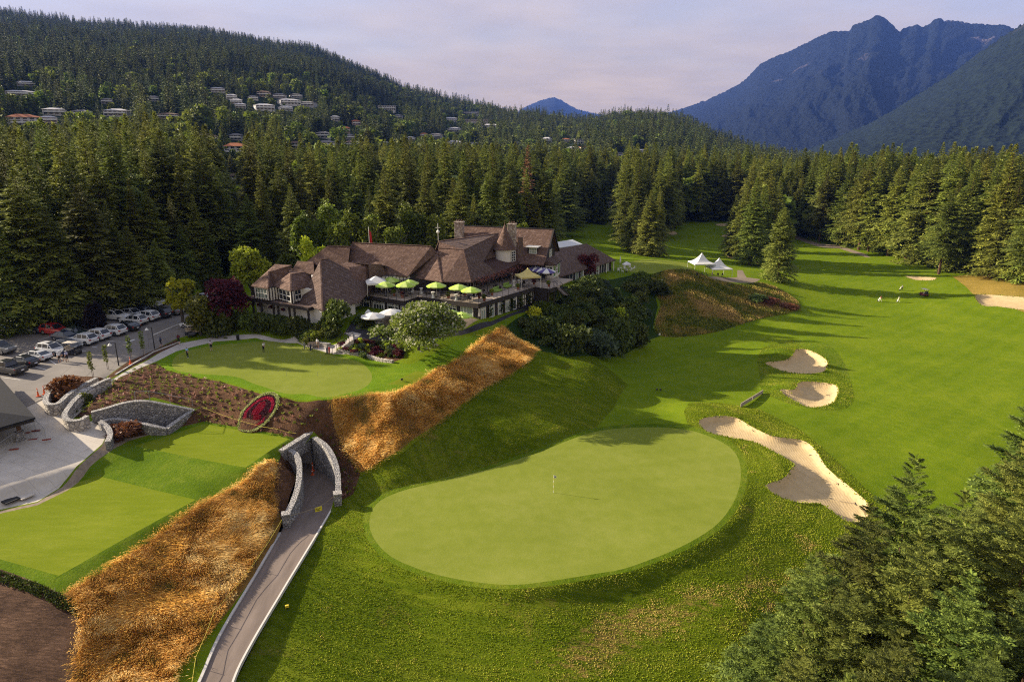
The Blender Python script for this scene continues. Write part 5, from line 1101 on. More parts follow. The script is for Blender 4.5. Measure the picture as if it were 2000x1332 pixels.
def window(a, b, t0, t1, z0, z1, nx=2, ny=2, glass=None, off=.10, fw=.09, top_grid=0):
    """window on the wall from a to b: glass with its own frame bars"""
    p, q = lerp(a, b, t0), lerp(a, b, t1); d = Vector((q[0] - p[0], q[1] - p[1])); L = d.length; d /= L; n_ = Vector((d.y, -d.x))
    def at(s_, z, o): return W(p[0] + d.x * s_ + n_.x * o, p[1] + d.y * s_ + n_.y * o, z)
    m = CM(); m.add([at(0, z0, off * .5), at(L, z0, off * .5), at(L, z1, off * .5), at(0, z1, off * .5), at(0, z0, -.02), at(L, z0, -.02), at(L, z1, -.02), at(0, z1, -.02)], [(0, 1, 2, 3), (7, 6, 5, 4), (0, 4, 5, 1), (1, 5, 6, 2), (2, 6, 7, 3), (3, 7, 4, 0)]); w_ = m.part('window', glass or GLASS)
    f = CM(); h_ = z1 - z0
    for i in range(nx + 1): s_ = L * i / nx; f.beam(at(s_, z0, off), at(s_, z1, off), fw if i in (0, nx) else fw * .6, .07, up=(n_.x, n_.y, 0))
    for j in range(ny + 1): z = z0 + h_ * j / ny; f.beam(at(0, z, off), at(L, z, off), fw * .9, .07, up=(n_.x, n_.y, 0))
    if top_grid:
        zt = z1 - h_ * .24; f.beam(at(0, zt, off), at(L, zt, off), fw, .07, up=(n_.x, n_.y, 0)); zz_ = (zt + z1) / 2; f.beam(at(0, zz_, off), at(L, zz_, off), fw * .5, .06, up=(n_.x, n_.y, 0))
        for i in range(1, top_grid): s_ = L * i / top_grid; f.beam(at(s_, zt, off), at(s_, z1, off), fw * .5, .06, up=(n_.x, n_.y, 0))
    f.part('frame', WFRAME, w_) if False else (setattr(f, 'v', [tuple(Vector(x) - CO) for x in f.v]), f.build('frame', WFRAME, w_))
    return w_
def timbers(a, b, z0, z1, n_, rails=(0.0, 1.0), wdt=.16):
    m = CM(); d = Vector((b[0] - a[0], b[1] - a[1])); L = d.length; d /= L; nn = Vector((d.y, -d.x))
    for i in range(n_ + 1): p = lerp(a, b, i / n_); m.beam(W(p[0] + nn.x * .05, p[1] + nn.y * .05, z0), W(p[0] + nn.x * .05, p[1] + nn.y * .05, z1), wdt, .12, up=(nn.x, nn.y, 0))
    for r_ in rails: z = z0 + (z1 - z0) * r_; m.beam(W(a[0] + nn.x * .055, a[1] + nn.y * .055, z), W(b[0] + nn.x * .055, b[1] + nn.y * .055, z), wdt * 1.1, .13, up=(nn.x, nn.y, 0))
    m.part('timber_frame', TIMBER)
def inset(pts, k):
    c = np.array(pts)[:, :2].mean(0); return [tuple(np.array(p[:2]) + (c - np.array(p[:2])) * k) for p in pts]
GZ, DZ = 11.5, 14.7
# ---- terrace (deck) with the storey below it
deck_uv = [(700, 574), (790, 588), (817, 579), (935, 593), (1045, 560), (1073, 564), (1088, 559)]
deck = [P(u, v, DZ) for u, v in deck_uv]
deck_poly = deck + [W(12, 133, DZ), W(2, 138, DZ), W(-8, 127, DZ), W(-14, 122, DZ), W(-22, 123, DZ), W(-27.5, 121.5, DZ)]
m = CM(); m.prism([(p.x, p.y) for p in deck_poly], DZ - .22, DZ); m.part('deck', DECKW)
m = CM()
for a, b in zip(deck[:-1], deck[1:]):
    m.beam(W(a.x, a.y, DZ - .42), W(b.x, b.y, DZ - .42), .22, .78)
m.part('deck_fascia', TIMBER)
# railing: posts and rails, one part per run
for a, b in zip(deck[:-1], deck[1:]):
    L = (b - a).length; k = max(2, int(L / 1.7)); m = CM()
    for i in range(k + 1): p = a.lerp(b, i / k); m.beam(p, p + W(0, 0, 1.05), .06)
    for z in (.18, .6, 1.05): m.beam(a + W(0, 0, z), b + W(0, 0, z), .05 if z > 1 else .025, .05 if z > 1 else .025)
    m.part('railing', TIMBER)
low = [Vector(p) for p in deck]; cen_ = W(-4, 126, 0)
lw = []
for p in low[:6]: d = (cen_ - p); d.z = 0; lw.append(p + d.normalized() * .45)
LWp = [(p.x, p.y) for p in lw]
wall('wall', LWp, GZ - 2.0, DZ - .25, TIMBER, .3)
# glazing of the lower storey, run by run: (wall run, from, to, bottom, top, style)
def lowrun(i, items):
    a, b = LWp[i], LWp[i + 1]
    for t0, t1, z0, z1, nx, g_, tg in items: window(a, b, t0, t1, GZ + z0, GZ + z1, nx, 1, g_, top_grid=tg, fw=.11)
lowrun(0, [(.05, .19, .15, 2.4, 1, GLASS, 4), (.28, .52, .05, 2.4, 4, GLASS, 8), (.60, .82, .3, 2.4, 2, GLASS, 8), (.88, .97, .1, 2.4, 1, GLASS, 3)])
lowrun(1, [(.12, .55, .2, 2.4, 2, GLASS, 6), (.62, .92, .1, 2.4, 1, GLASS, 4)])
lowrun(2, [(.03, .13, .1, 2.4, 1, GLASS, 3), (.17, .27, .1, 2.4, 1, GLASS, 3), (.36, .62, .05, 2.45, 4, GLASS, 8), (.70, .90, .1, 2.45, 2, PALEGL, 0)])
lowrun(3, [(.02, .10, .1, 2.4, 2, PALEGL, 4), (.17, .25, .1, 2.4, 2, PALEGL, 4), (.32, .40, .1, 2.4, 2, PALEGL, 4), (.46, .54, .1, 2.4, 2, PALEGL, 4), (.60, .66, .1, 2.4, 1, GLASS, 3)])
m = CM(); a, b = LWp[3], LWp[4]; p, q = lerp(a, b, .70), lerp(a, b, .98); d = Vector((q[0] - p[0], q[1] - p[1])).normalized(); nn = Vector((d.y, -d.x)) * .06
m.prism([(p[0], p[1]), (q[0], q[1]), (q[0] + nn.x, q[1] + nn.y), (p[0] + nn.x, p[1] + nn.y)], GZ + .1, DZ - .6); m.part('stucco_panel', STUCCO)
timbers(lerp((p[0] + nn.x, p[1] + nn.y), (q[0] + nn.x, q[1] + nn.y), 0), (q[0] + nn.x, q[1] + nn.y), GZ + .1, DZ - .6, 7, (0, .5, 1), .10)
m = CM()
for i in range(4):
    a, b = LWp[i], LWp[i + 1]; k = max(2, int((Vector(b) - Vector(a)).length / 2.6)); d = (Vector(b) - Vector(a)).normalized(); nn = Vector((d.y, -d.x)) * .12
    for j in range(k + 1): p = lerp(a, b, j / k); m.beam(W(p[0] + nn.x, p[1] + nn.y, GZ + .9), W(p[0] + nn.x, p[1] + nn.y, DZ - .9), .14, .06, up=(nn.x, nn.y, 0))
m.part('white_pilaster', STUCCO)
# props and stair at the right end of the deck
m = CM()
for u, v in [(1073, 564), (1084, 561), (1060, 562)]:
    p = P(u, v, DZ); m.beam(W(p.x - .1, p.y + .2, hz(p.x, p.y) - .3), W(p.x - .1, p.y + .2, DZ - .2), .22)
m.part('post', TIMBER)
m = CM(); a = P(1088, 560, DZ); b = P(1106, 576, DZ - 2.2)
for i in range(11):
    p = a.lerp(b, i / 10); m.box((p.x, p.y, p.z), (.34, 1.3, .06), math.atan2(b.y - a.y, b.x - a.x))
m.part('stair_tread', DECKW)
m = CM(); sd = (b - a); sd.z = 0; sd.normalize(); sn = Vector((-sd.y, sd.x, 0)) * .65
for s_ in (-1, 1):
    m.beam(a + sn * s_, b + sn * s_, .08, .3); m.beam(a + sn * s_ + W(0, 0, 1), b + sn * s_ + W(0, 0, 1), .06)
    for i in range(5): p = a.lerp(b, i / 4) + sn * s_; m.beam(p, p + W(0, 0, 1), .05)
m.part('stair_rail', TIMBER)
# ---- roofs
ZE = 17.0
main_a, main_b = W(-41, 127.4, 17.4), P(796, 540, 17.4)
gc, gd, gc2, gd2 = P(688, 474, 22.4), P(842, 481, 22.4), P(640, 480, 22.0), P(684, 482, 22.0)
bk = W(2.4, 9.6, 0)
roof([[W(-30.5, 124.6, 17.4), main_b, (853, 493, 21.3), gd, gc], [main_a, W(-30.5, 124.6, 17.4), gd2, gc2], [main_a, gc2, main_a + bk], [gc2, gd2, W(-30, 134, 17.6), main_a + bk], [gc, gd, W(-10, 130, 17.6), W(-29.7, 134, 17.6)], [gd2, gc, W(-29.8, 134, 17.6)]], SH_BROWN)
roof([[(795, 540, ZE), (864, 550, ZE), (853, 493, 21.3)], [(864, 550, ZE), (857, 486, 21.8), (853, 493, 21.3)]], SH_BROWN)
roof([[(864, 550, ZE), (921, 551, ZE), (906, 488, 21.9), (856, 485, 21.9)], [(856, 485, 21.9), (906, 488, 21.9), (858, 472, 23)]], SH_BROWN)
roof([[(921, 551, ZE), (974, 533.5, ZE), (942, 509, 18.9), (968, 501, 19.2), (974, 456, 23), (856, 472, 23), (906, 488, 21.9)], [(856, 472, 23), (974, 456, 23), W(-9, 141, 18), W(-16, 130, 18)]], SH_GREY)
m = CM(); m.slab([P(942, 510, 18.75), P(974, 534.5, ZE - .08), P(1034, 516, ZE - .1), P(1024, 507, 18.4), P(968, 503, 18.9)], .12); m.part('canopy', CANOPY)
# ridge and hip caps
m = CM()
for a, b in [((795, 540, ZE), (853, 493, 21.3)), ((864, 550, ZE), (853, 493, 21.3)), ((921, 551, ZE), (906, 488, 21.9)), ((856, 485, 21.9), (906, 488, 21.9)), ((856, 472, 23), (974, 456, 23))]:
    m.beam(P(*a) + W(0, 0, .05), P(*b) + W(0, 0, .05), .28, .10)
m.beam(gc, gd, .3, .12); m.beam(gc2, gd2, .3, .12)
m.part('ridge_cap', SH_BROWN)
# K: tall gabled block at the right
KE, KR = 19.0, 24.0
kc, kd, kb = P(906, 441, KR), P(1080, 448, KR), P(1061, 503, KE)
kdir = (kd - kc); kdir.z = 0; kdir.normalize(); kn = W(-kdir.y, kdir.x, 0); half = abs((kb - kd).dot(kn)); ov = (kb - kd).dot(kdir)
kb = W(kd.x, kd.y, KE) - kn * half; ka = W(kc.x, kc.y, KE) - kn * half; kb2 = W(kd.x, kd.y, KE) + kn * half; ka2 = W(kc.x, kc.y, KE) + kn * half
flare = W(0, 0, -1.15) - kn * 1.9
roof([[ka, kb, kd, kc], [kb2, ka2, kc, kd], [ka + flare, kb + flare, kb, ka]], SH_BROWN)
m = CM(); m.beam(kc, kd, .3, .14)
for p in (kb, kb2): m.beam(kd + kdir * .15, p + kdir * .15, .30, .12)
m.part('barge_board', TIMBER)
ki = 1.0; Kf = [ka + kn * ki - kdir * -.3, kb + kn * ki - kdir * .5, kb2 - kn * ki - kdir * .5, ka2 - kn * ki + kdir * .3]
m = CM(); m.prism([(p.x, p.y) for p in Kf], GZ - 2, KE + .1); m.part('wall', TIMBER)
g1, g2 = Kf[1], Kf[2]; top = kd - kdir * .5
m = CM(); m.add([g1 + W(0, 0, .05), g2 + W(0, 0, .05), W(top.x, top.y, KR - .35), g1 - kdir * .3, g2 - kdir * .3, W(top.x, top.y, KR - .35) - kdir * .3], [(0, 1, 2), (5, 4, 3), (0, 3, 4, 1), (1, 4, 5, 2), (2, 5, 3, 0)])
for i in range(len(m.v)): m.v[i] = (m.v[i][0], m.v[i][1], max(m.v[i][2], KE)) if i not in (2, 5) else m.v[i]
m.part('gable_wall', TIMBER)
window((g1.x, g1.y), (g2.x, g2.y), .38, .62, KE - .9, KE + .9, 3, 3, PALEGL)
# bay of green tinted windows and the stone wall under the gable
q0, q1 = (g1.x + kdir.x * .05, g1.y + kdir.y * .05), (g2.x + kdir.x * .05, g2.y + kdir.y * .05)
m = CM(); o1 = g1 + kdir * 1.5 + kn * .4; o2 = g1 + kdir * 1.5 + kn * 5.4; i1 = g1 + kn * .1; i2 = g1 + kn * 5.8
bay = [(i1.x, i1.y), (o1.x, o1.y), (o2.x, o2.y), (i2.x, i2.y)]
m.prism(bay, 14.6, 17.3); m.part('bay_wall', STUCCO)
m = CM(); m.prism(bay, 8.6, 14.6); m.part('stone_wall', STONE)
m = CM(); e = .5; m.prism([(i1.x, i1.y - e), (o1.x + e, o1.y - e), (o2.x + e, o2.y + e), (i2.x, i2.y + e)], 17.3, 17.45); m.part('bay_cornice', TIMBER)
roof([[W(o1.x + e, o1.y - e, 17.45), W(o2.x + e, o2.y + e, 17.45), W(i2.x - .3, i2.y, 18.6), W(i1.x - .3, i1.y, 18.6)], [W(i1.x, i1.y - e, 17.45), W(o1.x + e, o1.y - e, 17.45), W(i1.x - .3, i1.y, 18.6)]], SH_GREY)
window(bay[1], bay[2], .02, .34, 14.9, 17.1, 1, 1, GREENGL, fw=.14); window(bay[1], bay[2], .37, .62, 15.2, 17.0, 2, 3, GLASS, fw=.12); window(bay[1], bay[2], .66, .98, 15.0, 17.1, 1, 1, GREENGL, fw=.14)
window(bay[0], bay[1], .1, .9, 15.2, 17.0, 2, 2, GLASS, fw=.12)
# turret
tcn = W(-1.4, 134.0, 0); tr = 2.15
m = CM(); m.lathe((tcn.x, tcn.y, 16.5), [(tr - .25, 0), (tr - .25, 4.5)], 24); m.part('turret_wall', STUCCO, smooth=False)
m = CM(); m.lathe((tcn.x, tcn.y, 20.55), [(tr + .15, 0), (tr - .2, .5), (tr * .62, 1.85), (tr * .3, 3.3), (.07, 4.75)], 24); m.lathe((tcn.x, tcn.y, 25.25), [(.07, 0), (.05, .35), (.02, .8)], 8); m.part('turret_roof', SH_BROWN)
a_ = (tcn.x + tr * .93 * math.cos(-.55) - .45, tcn.y + tr * .93 * math.sin(-.55) - .45); b_ = (a_[0] + .75, a_[1] + .9); window(a_, b_, 0, 1, 18.3, 20.2, 2, 4, GLASS, fw=.1)
# dormers on the long grey slope
for u, v in [(936, 500), (954, 493)]:
    p = P(u, v, 19.9); r_ = Vector((.54, .84, 0)); f_ = Vector((.84, -.54, 0))
    m = CM(); c_ = p - f_ * 1.2; m.prism([(c_ + f_ * 1.2 + r_ * .7)[:2], (c_ - f_ * .8 + r_ * .7)[:2], (c_ - f_ * .8 - r_ * .7)[:2], (c_ + f_ * 1.2 - r_ * .7)[:2]], p.z - 1.6, p.z + .25); m.part('dormer', TIMBER)
    m = CM(); t_ = p + W(0, 0, 1.0); m.add([p + f_ * .25 + r_ * .95 + W(0, 0, .2), p + f_ * .25 - r_ * .95 + W(0, 0, .2), t_ - f_ * .1, p - f_ * 3 + r_ * .95 + W(0, 0, .2), p - f_ * 3 - r_ * .95 + W(0, 0, .2), t_ - f_ * 3], [(0, 1, 2), (0, 2, 5, 3), (1, 4, 5, 2), (3, 5, 4)]); m.part('dormer_roof', SH_GREY)
    window((p - r_ * .55)[:2], (p + r_ * .55)[:2], 0, 1, p.z - 1.15, p.z + .15, 2, 3, PALEGL)
p = P(1042, 488, KE + 1.3); m = CM(); m.box((p.x, p.y + .6, p.z - .2), (2.0, 1.6, 1.5), math.atan2(kdir.y, kdir.x)); m.part('dormer', TIMBER); m = CM(); m.box((p.x, p.y + .3, p.z + .62), (2.6, 2.4, .14), math.atan2(kdir.y, kdir.x)); m.part('dormer_roof', WFRAME)
a_ = p - kdir * .75 - kn * .25; b_ = p + kdir * .75 - kn * .25; window(a_[:2], b_[:2], 0, 1, p.z - .7, p.z + .4, 3, 2, PALEGL)
# chimneys
def chimney(u, v_top, v_bot, wpx, y, mat):
    s_ = PD(u, v_top, y); b_ = PD(u, v_bot, y); w_ = wpx / px_per_m(s_); m = CM(); m.box((s_.x, s_.y, (s_.z + b_.z) / 2 - 1), (w_, w_ * .8, s_.z - b_.z + 2), -.3); m.box((s_.x, s_.y, s_.z - .1), (w_ * 1.14, w_ * .95, .25), -.3); c = m.part('chimney', mat, bevel=.03)
    k = MB()
    for i in (-.3, 0, .3): k.lathe((s_.x + i * w_ - CO.x, s_.y - i * w_ * .3 - CO.y, s_.z - CO.z), [(.16, 0), (.13, .45)], 8)
    k.build('chimney_pot', SH_BROWN, c)
chimney(897, 433, 468, 16, 142, STONE); chimney(1000, 437, 480, 15, 136, STONE)
m = CM(); p = P(1010, 478, 22.0); m.box((p.x + .6, p.y, 21.6), (.9, .5, 3.6), -.3); m.part('flue', SH_GREY)
# upper rooms behind the terrace (dark glazing under the eaves)
up = [W(-25.5, 121.8, 0), W(-18.5, 122.6, 0), P(868, 545, 16.9) + W(0, 1.3, 0), P(914, 546, 16.9) + W(-.6, 1.3, 0), P(1020, 517, 16.9) + W(-1.6, .2, 0)]
upp = [(p.x, p.y) for p in up]; wall('upper_wall', upp, DZ - .1, 17.5, TIMBER, .3)
for i, (n_, lo_, hi_) in enumerate([(5, .1, .95), (3, .08, .92), (3, .08, .92), (7, .03, .97)]):
    for j in range(n_): t0 = lo_ + (hi_ - lo_) * j / n_; window(upp[i], upp[i + 1], t0 + .01, t0 + (hi_ - lo_) / n_ * .82, DZ + .15, DZ + 2.0, 2, 1, GLASS, fw=.07)
m = CM(); a, b = upp[0], upp[1]; d = (Vector(b) - Vector(a)).normalized(); nn = Vector((d.y, -d.x)) * .08
m.prism([a, b, (b[0] + nn.x, b[1] + nn.y), (a[0] + nn.x, a[1] + nn.y)], DZ + 1.9, 17.45); m.part('stucco_panel', STUCCO); timbers((a[0] + nn.x, a[1] + nn.y), (b[0] + nn.x, b[1] + nn.y), DZ + 1.9, 17.4, 11, (0, 1), .09)
# pergola of bare timber with climbing plants along the right eave
m = CM(); pa, pb = P(926, 551, 16.8), P(1040, 514, 16.8); d = (pb - pa); 
for i in range(9): p = pa.lerp(pb, i / 8) + W(.9, -.5, 0); m.beam(W(p.x, p.y, DZ), p, .14); m.beam(p + W(.5, -.3, .05), p + W(-1.6, 1.0, .3), .10, .16)
m.beam(pa + W(.9, -.5, 0), pb + W(.9, -.5, 0), .14, .2); m.part('pergola', TIMBER)
r = np.random.default_rng(3); n = 900; tt = r.uniform(0, 1, n); c = np.array(pa)[None] + np.array(d)[None] * tt[:, None] + np.c_[r.normal(.7, .45, n), r.normal(-.4, .35, n), r.normal(.15, .28, n)]
dd = r.normal(0, 1, (n, 3)); dd /= np.linalg.norm(dd, axis=1, keepdims=True); V, F = quads(c - np.array(CO), dd, r.normal(0, 1, (n, 3)), np.full(n, .3), np.full(n, .22))
link(bpy.data.objects.new('climbing_plant', np_mesh('climbing_plant', V, F, leafmat('bronze_vine', (.07, .03, .018), (.24, .13, .07)), False, {'tint': np.repeat(r.uniform(0, 1, n), 4)})), club)
# ---- left wing
E2 = 17.0
a1, a2, a3 = P(525, 531, 19.2), P(524, 563, E2), P(490, 558, E2)
b1, b2, b3, b4, b5 = P(568, 536, 19.0), P(568, 568, E2), P(529, 557, E2), P(608, 558, E2), P(608, 530, 19.0)
aR1, aR2 = P(537, 516, 20.2), P(570, 518, 20.2)
roof([[a3, a2, a1], [a3, a1, aR1, W(a3.x + 1.5, a3.y + 6, E2)], [a2, b3 + W(.6, .4, 0), aR2 + W(0, 0, -.3), a1], [a1, aR2, aR1]], SH_BROWN)
roof([[b3, b2, b1, P(564, 526, 19.2)], [b2, b4, b5, b1], [P(564, 526, 19.2), b1, b5, P(600, 520, 19.4)]], SH_BROWN)
cR1, cR2 = P(581, 510, 20.6), P(612, 512, 20.6)
roof([[P(570, 528, 19.2), P(614, 536, 18.8), cR2, cR1], [cR1, cR2, cR2 + W(1, 5, -3), cR1 + W(0, 5, -3)], [cR1, cR1 + W(0, 5, -3), P(570, 528, 19.2)]], SH_BROWN)
D1, D2 = P(626, 508, 21.0), P(642, 506, 21.0); dl, db, dr_ = P(585, 589, 14.7), P(630, 607, 14.5), P(702, 590, 14.6)
roof([[dl, db, D1], [db, dr_, P(684, 553, 17.2), D2, D1], [dr_, dr_ + W(1.5, 8, 1.5), D2, P(684, 553, 17.2)], [D1, D2, D2 + W(0, 6, -3), dl + W(2, 9, 2)], [dl, D1, dl + W(2, 9, 2)]], SH_GREY)
e1, e2, e3, e4 = P(682, 522, 19.3), P(682, 554, E2), P(656, 536, 17.8), P(716, 548, E2)
roof([[e3, e2, e1, P(664, 517, 19.6)], [e2, e4, P(722, 516, 19.6), e1], [e1, P(722, 516, 19.6), P(680, 512, 19.9), P(664, 517, 19.6)]], SH_BROWN)
f1, f2, f3 = P(680, 512, 19.9), P(720, 515, 19.9), P(745, 517, 19.6)
roof([[e4, P(722, 540, 17.3), f2], [P(720, 545, 17.2), P(758, 540, 17.2), f3, f2], [f2, f3, W(-22, 127, 18), W(-28, 127, 18), f1]], SH_GREY)
m = CM()
for a, b in [(a1, a2), (b1, b2), (D1, db), (e1, e2), (b1, b5), (D1, D2)]: m.beam(a + W(0, 0, .05), b + W(0, 0, .05), .24, .09)
m.part('ridge_cap', SH_BROWN)
# upper walls under those eaves
def under(p, q, z0, z1, n_, wins, k=.35):
    d = (q - p); d.z = 0; d.normalize(); nn = W(-d.y, d.x, 0) * k; a = p + nn + d * .3; b = q + nn - d * .3; a2_, b2_ = (a.x, a.y), (b.x, b.y)
    wall('upper_wall', [a2_, b2_], z0, z1, STUCCO, .2); timbers(a2_, b2_, z0, z1, n_, (0, 1), .13)
    for t0, t1, h0, h1, nx, gl in wins: window(a2_, b2_, t0, t1, z0 + h0, z0 + h1, nx, 2, gl, fw=.09)
under(a3, a2, 14.7, E2, 6, [(.12, .88, .35, 2.0, 4, PALEGL)]); under(a2, b3 + W(2.2, -.6, 0), 14.7, E2, 4, [])
under(b3, b2, 14.7, E2, 5, [(.30, .92, .25, 2.0, 3, GLASS)]); under(b2, b4, 14.8, E2, 6, [(.18, .52, .4, 2.0, 2, GLASS)])
under(e3 + W(0, 0, -.8), e2, 14.9, E2, 4, []); under(e2, e4, 14.8, E2, 5, [(.15, .75, .45, 2.0, 3, PALEGL)])
# porch along the front of the left wing
pf = [P(482, 581, 14.6), P(603, 601, 14.6), P(628, 594, 14.6)]
m = CM(); m.prism([(p.x, p.y) for p in pf] + [(pf[2].x - 1.5, pf[2].y + 5), (pf[0].x + 1.5, pf[0].y + 5)], 14.25, 14.6); m.part('porch_roof', SH_GREY)
m = CM(); m.beam(pf[0] - W(0, 0, .3), pf[1] - W(0, 0, .3), .25, .5); m.beam(pf[1] - W(0, 0, .3), pf[2] - W(0, 0, .3), .25, .5); m.part('porch_beam', TIMBER)
for t_ in (.06, .20, .40, .48, .66, .74, .955):
    p = pf[0].lerp(pf[1], t_) + W(.25, .3, 0); m = CM(); m.beam(W(p.x, p.y, GZ - 1.2), W(p.x, p.y, 14.3), .30); m.part('porch_post', TIMBER)
w0, w1 = pf[0] + W(.9, 1.5, 0), pf[1] + W(.2, 1.2, 0)
wall('wall', [(w0.x, w0.y), (w1.x, w1.y)], GZ - 1, 14.4, STUCCO, .3)
w2 = W(dr_.x - .8, dr_.y + .1, 0); wall('gable_wall', [(w1.x, w1.y), (db.x + .1, db.y + .9), (w2.x, w2.y)], GZ - 1, 14.5, STUCCO, .3)
window((db.x + .1, db.y + .9), (w2.x, w2.y), .55, .75, GZ + 1.3, GZ + 2.2, 2, 2, GLASS)
for t_ in (.15, .36, .58):
    p = w0.lerp(w1, t_) + W(-.5, -.9, 0); o = bpy.data.objects.new('hanging_basket', SHR[6]); link(o); o.location = (p.x, p.y, 13.1); o.scale = (.38, .38, .5); tag(o, {.15: 'red hanging flower basket at the far left porch bay', .36: 'red hanging flower basket at the middle porch bay', .58: 'red hanging flower basket nearest the porch corner'}[t_], 'flower basket', 'hanging baskets')
# hidden core so that no gap shows between the roofs
m = CM(); m.prism([(-40, 118.5), (-36.5, 114.2), (-31, 112.5), (-28.5, 115), (-26.5, 122), (-30, 131), (-40, 132)], GZ - 1, 16.8); m.part('core_wall', STUCCO)
m = CM(); m.prism([(-31, 125), (-14, 121.5), (-9, 122), (1, 137), (-8, 141), (-30, 134)], GZ - 1, 16.9); m.part('core_wall', TIMBER)
# ---- annex at the right
AE, AR = 12.6, 17.0
xa, xb, xc, xd = P(1118, 533, AE), P(1203, 508, AE), P(1092, 485, AR), P(1146, 476, AR)
xn = W(-(xb - xa).y, (xb - xa).x, 0).normalized()
roof([[xa - W(3, 4.5, 0), xb, xd, xc - W(3, 4.2, 0)], [xb, xb + xn * 11, xd], [xd, xb + xn * 11, xa + xn * 12, xc]], SH_GREY)
m = CM(); m.slab([xc + W(.3, .3, .1), xd + W(-1.2, -1.5, .1), xd + xn * 3 + W(-1, -1, .9), xc + xn * 3 + W(.3, .3, .9)], .15); m.part('skylight', simple('skylight_panel', (.42, .43, .42), .3, .5))
ins_ = xn * .9
a, b = xa + ins_ - W(2.5, 3.7, 0), xb + ins_ - (xb - xa).normalized() * .6
wall('annex_wall', [(a.x, a.y), (b.x, b.y)], 8, AE + .3, TIMBER, .3); wall('annex_wall', [(b.x, b.y), ((b + xn * 9).x, (b + xn * 9).y)], 8, AE + .3, TIMBER, .3)
for i in range(8):
    t0 = .18 + i * .1; window((a.x, a.y), (b.x, b.y), t0, t0 + .055, 9.9, 12.2, 1, 1, PALEGL if i % 3 else GLASS, fw=.12)
for i in range(5):
    p = (xa + xn * .25).lerp(xb + xn * .25, .25 + i * .18); m = CM(); m.beam(W(p.x, p.y, 8.5), W(p.x, p.y, AE), .2); m.part('annex_post', WFRAME)
# weather vane, flag behind the main ridge
fl = empty('flag_pole', gc + W(2.0, 6, -10.6)); tag(fl, 'red flag hanging on a pole behind the main roof ridge', 'flag')
m = MB(); m.tube([(0, 0, 0), (0, 0, 12.6)], .05, 6); m.lathe((0, 0, 12.6), [(.02, 0), (.1, .1), (.02, .2)], 8); m.build('pole', WFRAME, fl)
m = MB(); zt = 12.3
cols = [(0.04 + .16 * i + (.05 * math.sin(i * 2.1)), .12 * math.sin(i * 1.7)) for i in range(5)]
vs = [(x * .6, y, zt - .2 * i * .6) for i, (x, y) in enumerate(cols)] + [(x * .8, y * 1.2, zt - 2.5 - .08 * i) for i, (x, y) in enumerate(cols)]
m.add(vs, [(i, i + 1, 6 + i, 5 + i) for i in range(4)]); m.mi = 0; f_ = m.build('flag', simple('flag_red', (.42, .03, .03), .8, .1), fl)
sm = f_.modifiers.new('cloth', 'SOLIDIFY'); sm.thickness = .02
vn = empty('weather_vane', P(856, 470, 22.9)); tag(vn, 'slim white weather vane on the terrace roof', 'weather vane'); m = MB(); m.tube([(0, 0, 0), (0, 0, 3.2)], .04, 6); m.build('rod', WFRAME, vn); m = MB(); m.lathe((0, 0, 1.3), [(.05, 0), (.28, .2), (.28, .45), (.05, .7)], 10); m.box((0, 0, 2.4), (.9, .04, .12)); m.build('finial', WFRAME, vn)

# ================================================================ long dry grass on the two banks
t = NT('fescue_straw'); a = t.attr('tint'); col = t.ramp(a, [(0.0, (.20, .185, .045)), (.12, (.42, .225, .052)), (.34, (.68, .385, .085)), (.60, (.80, .50, .125)), (1.0, (.88, .69, .32))]); t.fin(col, .75, .2)
tr = t.node('ShaderNodeBsdfTranslucent'); t.l.new(col, tr.inputs['Color']); mx = t.node('ShaderNodeMixShader'); mx.inputs[0].default_value = .5; t.l.new(t.b.outputs[0], mx.inputs[1]); t.l.new(tr.outputs[0], mx.inputs[2]); t.l.new(mx.outputs[0], t.out.inputs['Surface']); FESC = t.m
def fescue(name, pl, n, seed, flow, label, hmul=1.0):
    r = np.random.default_rng(seed); lo, hi = pl.min(0), pl.max(0); p = r.uniform(lo, hi, (n * 3, 2)); p = p[pin(p[:, 0], p[:, 1], pl)][:n]; n = len(p)
    p = p + r.normal(0, .30, p.shape); ok_ = ~pin(p[:, 0], p[:, 1], cut_poly) & (edist(p[:, 0], p[:, 1], cut_poly) > .75); p = p[ok_]; n = len(p); z = H(p[:, 0], p[:, 1])
    cl = fbm(p[:, 0] / 3.2, p[:, 1] / 3.2, 3, seed) / .9; cl2 = fbm(p[:, 0] / .9 + 40, p[:, 1] / .9, 3, seed + 3) / .9; ang = flow + (fbm(p[:, 0] / 4.5, p[:, 1] / 4.5, 3, seed + 7) / .9 - .5) * 4.2 + r.normal(0, .22, n)
    lean = np.clip(.85 + (cl2 - .5) * 1.3 + r.normal(0, .15, n), .25, 1.5)
    d = np.c_[np.cos(ang) * lean, np.sin(ang) * lean, np.ones(n) * .8]; d /= np.linalg.norm(d, axis=1, keepdims=True)
    ln = hmul * (.40 + .70 * cl) * r.uniform(.7, 1.3, n); w = ln * r.uniform(.028, .055, n)
    V, F = quads(np.c_[p, z - .05 + .22 * hmul * (cl2 - .3)], d, np.c_[r.normal(-.6, .8, n), r.normal(.2, .8, n), np.full(n, .7)], ln, w, .1)
    # tips bend over
    V = V.reshape(n, 4, 3); V[:, 2, 2] -= ln * .22; V = V.reshape(-1, 3)
    tint = np.clip((cl - .5) * 1.3 + (cl2 - .5) * .8 + .55 + r.normal(0, .18, n), 0, 1)
    o = bpy.data.objects.new(name, np_mesh(name, V, F, FESC, False, {'tint': np.repeat(tint, 4)})); link(o); return tag(o, label, 'grass', kind='stuff')
fescue('fescue_grass', POLY['fescue_ground_high'], 120000, 5, -.9, 'wind combed orange brown fescue on the bank below the putting green')
